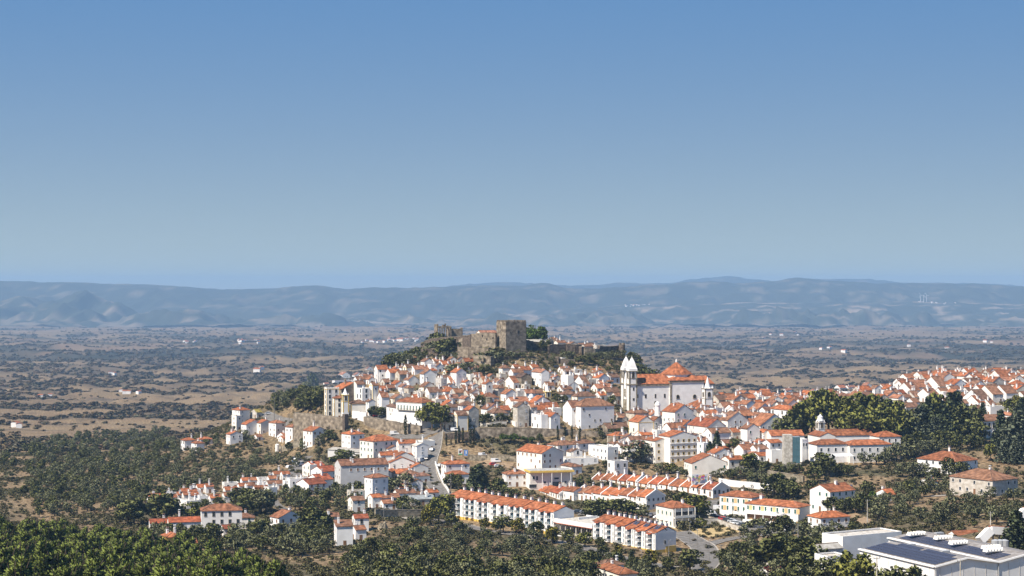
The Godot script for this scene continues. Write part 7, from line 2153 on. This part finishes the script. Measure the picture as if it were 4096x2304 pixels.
func street() -> void:
	# lamp posts
	for q in [["7", 1405, 915, 1132], ["7", 1485, 990, 1212], ["7", 1600, 1095, 1318], ["7", 1905, 945, 1112], ["7", 1840, 715, 862], ["7", 1612, 590, 745], ["7", 988, 690, 800], ["7", 1195, 1095, 1270], ["6", 765, 440, 622], ["6", 618, 225, 345], ["7", 925, 1200, 1330], ["6", 1180, 130, 235], ["5", 1680, 540, 700], ["5", 395, 700, 870], ["7", 1150, 820, 935], ["6", 88, 740, 860], ["6", 275, 735, 850], ["8", 42, 1180, 1310]]:
		var g := spot(P(q[0], q[1], q[3]))
		var top := at_depth(P(q[0], q[1], q[2]), -g.z)
		var h := clampf(top.y - g.y, 4.0, 12.0)
		var t := thing("street_lamp", "", "street lamp", g, rng.randf() * 3.0)
		var b := MB.new()
		b.cone(Vector3.ZERO, Vector3(0, h, 0), 0.13, 0.07, 6)
		part("pole", b.mesh(M["pole"]), t)
		var l := MB.new()
		l.bar(Vector3(0, h, 0), Vector3(1.0, h + 0.25, 0), 0.08)
		l.box(Vector3(1.2, h + 0.27, 0), Vector3(0.7, 0.14, 0.28))
		part("lamp_head", l.mesh(M["metal"]), t)
		note("street lamps", t, "thin grey street lamp")
	for q in [["8", 1000, 680, 945], ["8", 302, 920, 1245], ["8", 910, 1040, 1300], ["8", 1095, 1255, 1480], ["8", 1935, 1285, 1500], ["7", 1720, 1130, 1315], ["G", 1092, -10, 470], ["G", 1390, 380, 520], ["7", 2495, 920, 1245], ["8", 2240, 815, 960], ["7", 2237, 1185, 1310], ["G", 875, 830, 1000]]:
		var base := P(q[0], q[1], q[3])
		var d := hit(base)
		if base.y > 2260.0:
			d = 415.0
		var g := at_depth(base, d)
		g.y = ground(g.x, g.z)
		var h := clampf(at_depth(P(q[0], q[1], q[2]), d).y - g.y, 5.0, 22.0)
		var t := thing("utility_pole", "", "utility pole", g, 0.4)
		var b := MB.new()
		b.cone(Vector3(0, -0.5, 0), Vector3(0, h, 0), 0.2, 0.12, 6)
		part("pole", b.mesh(M["concrete"] if q[0] == "8" else M["pole"]), t)
		var l := MB.new()
		l.box(Vector3(0, h - 0.4, 0), Vector3(1.8, 0.12, 0.12))
		for s in [-0.8, 0.0, 0.8]:
			l.box(Vector3(s, h - 0.2, 0), Vector3(0.1, 0.3, 0.1))
		part("crossarm", l.mesh(M["pole"]), t)
		note("utility poles", t, "tall utility pole with crossarm")
	# two advertising panels by the wall
	for i in 2:
		var q: Array = [["6", 858, 168, 225, 240], ["6", 915, 178, 240, 245]][i]
		var g := spot(P("6", q[1], q[4]))
		var t := thing("billboard", ["left billboard panel with green and white print by the wall", "right billboard panel with blue and white print by the wall"][i], "billboard", g, 0.15)
		var h := at_depth(P("6", q[1], q[2]), -g.z).y - g.y
		var b := MB.new()
		for s in [-0.8, 0.8]:
			b.box(Vector3(s, h * 0.5, -0.1), Vector3(0.12, h, 0.12))
		part("post", b.mesh(M["metal"]), t)
		var f := MB.new()
		f.box(Vector3(0, h - 1.6, 0), Vector3(2.0, 3.0, 0.12))
		part("panel", f.mesh(M["white"]), t)
		var pr := MB.new()
		if i == 0:
			pr.tint = Color(0.05, 0.35, 0.12); pr.box(Vector3(0, h - 2.7, 0.08), Vector3(1.8, 0.5, 0.02))
			pr.tint = Color(0.1, 0.1, 0.1); pr.box(Vector3(-0.1, h - 1.5, 0.08), Vector3(0.9, 1.2, 0.02))
			pr.tint = Color(0.5, 0.1, 0.08); pr.box(Vector3(0.5, h - 1.1, 0.085), Vector3(0.5, 0.7, 0.02))
		else:
			pr.tint = Color(0.06, 0.2, 0.55); pr.box(Vector3(0, h - 1.6, 0.08), Vector3(1.8, 2.8, 0.02))
			pr.tint = Color(0.7, 0.7, 0.72); pr.box(Vector3(0.1, h - 1.3, 0.095), Vector3(0.6, 1.5, 0.02))
			pr.tint = Color(0.4, 0.55, 0.75); pr.box(Vector3(-0.3, h - 2.6, 0.095), Vector3(1.0, 0.4, 0.02))
		part("print", pr.mesh(M["tinted"]), t)
	# painted mural wall
	var mu := at_depth(P("7", 1505, 425), 765)
	var t2 := thing("mural_wall", "low wall covered with a colourful mural beside white gable", "mural", Vector3(mu.x, mu.y - 3.5, mu.z), 0.35)
	var wb := MB.new()
	wb.box(Vector3(0, 1.4, 0), Vector3(7.6, 4.4, 0.4))
	part("wall", wb.mesh(M["white"]), t2)
	var pb := MB.new()
	var pal := [Color(0.7, 0.1, 0.3), Color(0.75, 0.45, 0.05), Color(0.05, 0.4, 0.5), Color(0.4, 0.15, 0.5), Color(0.75, 0.65, 0.2), Color(0.1, 0.35, 0.15), Color(0.75, 0.35, 0.3)]
	for i in 60:
		pb.tint = pal[rng.randi() % pal.size()]
		var s := rng.randf_range(0.35, 0.8)
		pb.box(Vector3(rng.randf_range(-3.3, 3.3), rng.randf_range(0.2, 3.1), 0.22 + i * 0.0012), Vector3(s, s * rng.randf_range(0.5, 1.2), 0.02), Basis(Vector3.BACK, rng.randf() * 3.0))
	part("paint", pb.mesh(M["tinted"]), t2)
	var tk := at_depth(P("G", 1150, 950), 1000)
	var kb := MB.new()
	kb.cone(Vector3(0, -4, 0), Vector3(0, 0, 0), 1.1, 1.1, 14)
	kb.cone(Vector3(0, 0, 0), Vector3(0, 0.4, 0), 1.2, 0.4, 14)
	whole("water_tank", kb.mesh(M["white"]), "upright white water tank above the left olive terraces", "water tank", Transform3D(Basis(), tk))
	# old vaulted shed roof at the left end of the street
	note("below town wall", house("shed", at_depth(P("5", 2365, 205), 895), 24.0, 8.0, deg_to_rad(48), "g", "g", "e", {"chim": 0, "win": false, "pitch": 0.25, "cat": "shed"}), "grey shed with pale sheet gable roof")
	# rock by the small plaza
	var rk := MB.new()
	for i in 14:
		rk.cone(Vector3(rng.randf_range(-1.6, 1.6), -0.5, rng.randf_range(-0.8, 0.8)), Vector3(rng.randf_range(-1.2, 1.2), rng.randf_range(1.0, 2.8), rng.randf_range(-0.5, 0.5)), rng.randf_range(0.8, 1.3), 0.4, 7)
	whole("boulder", rk.mesh(M["granite"]), "big pale boulder on the grass at lower centre left", "rock", Transform3D(Basis(), spot(P("6", 75, 985))))
	# a bird passing in front of the end house
	var bp := at_depth(P("7", 1162, 978), 150.0)
	var bb := MB.new()
	bb.tint = Color(0.03, 0.025, 0.022)
	var ax := Vector3(0.55, -0.75, 0.2).normalized()
	bb.cone(Vector3.ZERO, ax * 0.16, 0.045, 0.01, 7)
	bb.cone(Vector3.ZERO, -ax * 0.14, 0.045, 0.02, 7)
	var wg := Vector3(-0.8, 0.55, 0.1).normalized()
	for s in [-1.0, 1.0]:
		var tip: Vector3 = wg * s * 0.34 - ax * 0.1 + Vector3(0, 0.03, 0)
		bb.slab3(ax * 0.07, tip, -ax * 0.05, 0.012)
	bb.slab3(-ax * 0.1, -ax * 0.26 + wg * 0.06, -ax * 0.26 - wg * 0.06, 0.01)
	whole("bird", bb.mesh(M["tinted"]), "dark bird in flight in front of the end apartment house", "bird", Transform3D(Basis(), bp))

func _ready() -> void:
	rng.seed = 7
	var cam := Camera3D.new()
	cam.name = "camera"
	cam.position = Vector3(0, CAMY, 0)
	cam.fov = rad_to_deg(2.0 * atan(1152.0 / F))
	cam.near = 1.0
	cam.far = 80000.0
	add_child(cam)
	cam.current = true
	var env := Environment.new()
	env.background_mode = Environment.BG_SKY
	var sm := ProceduralSkyMaterial.new()
	sm.sky_top_color = lin(0.036, 0.127, 0.295)
	sm.sky_horizon_color = lin(0.268, 0.322, 0.32)
	sm.sky_curve = 0.06
	sm.ground_horizon_color = lin(0.32, 0.33, 0.3)
	sm.ground_bottom_color = lin(0.18, 0.15, 0.11)
	sm.sun_angle_max = 1.0
	var sky := Sky.new()
	sky.sky_material = sm
	env.sky = sky
	env.tonemap_mode = Environment.TONE_MAPPER_LINEAR
	env.tonemap_exposure = 1.82
	env.sdfgi_enabled = true
	env.ssao_enabled = true
	env.ssil_enabled = true
	env.fog_enabled = true
	env.fog_density = 0.000068
	env.fog_light_color = lin(0.42, 0.675, 1.0)
	var we := WorldEnvironment.new()
	we.name = "environment"
	we.environment = env
	add_child(we)
	var sun := DirectionalLight3D.new()
	sun.name = "sun"
	sun.light_energy = 1.42
	sun.light_color = Color(1.0, 0.955, 0.89)
	sun.light_angular_distance = 0.5
	sun.shadow_enabled = true
	add_child(sun)
	var el := deg_to_rad(50.0)
	var az := deg_to_rad(38.0)
	sun.look_at_from_position(Vector3(-cos(az) * cos(el), sin(el), sin(az) * cos(el)), Vector3.ZERO)
	materials()
	kit()
	terrain()
	hills()
	roads()
	castle()
	church()
	town_walls()
	old_town_specials()
	houses()
	modern()
	convent()
	factory()
	vegetation()
	vehicles()
	street()
	name_all()
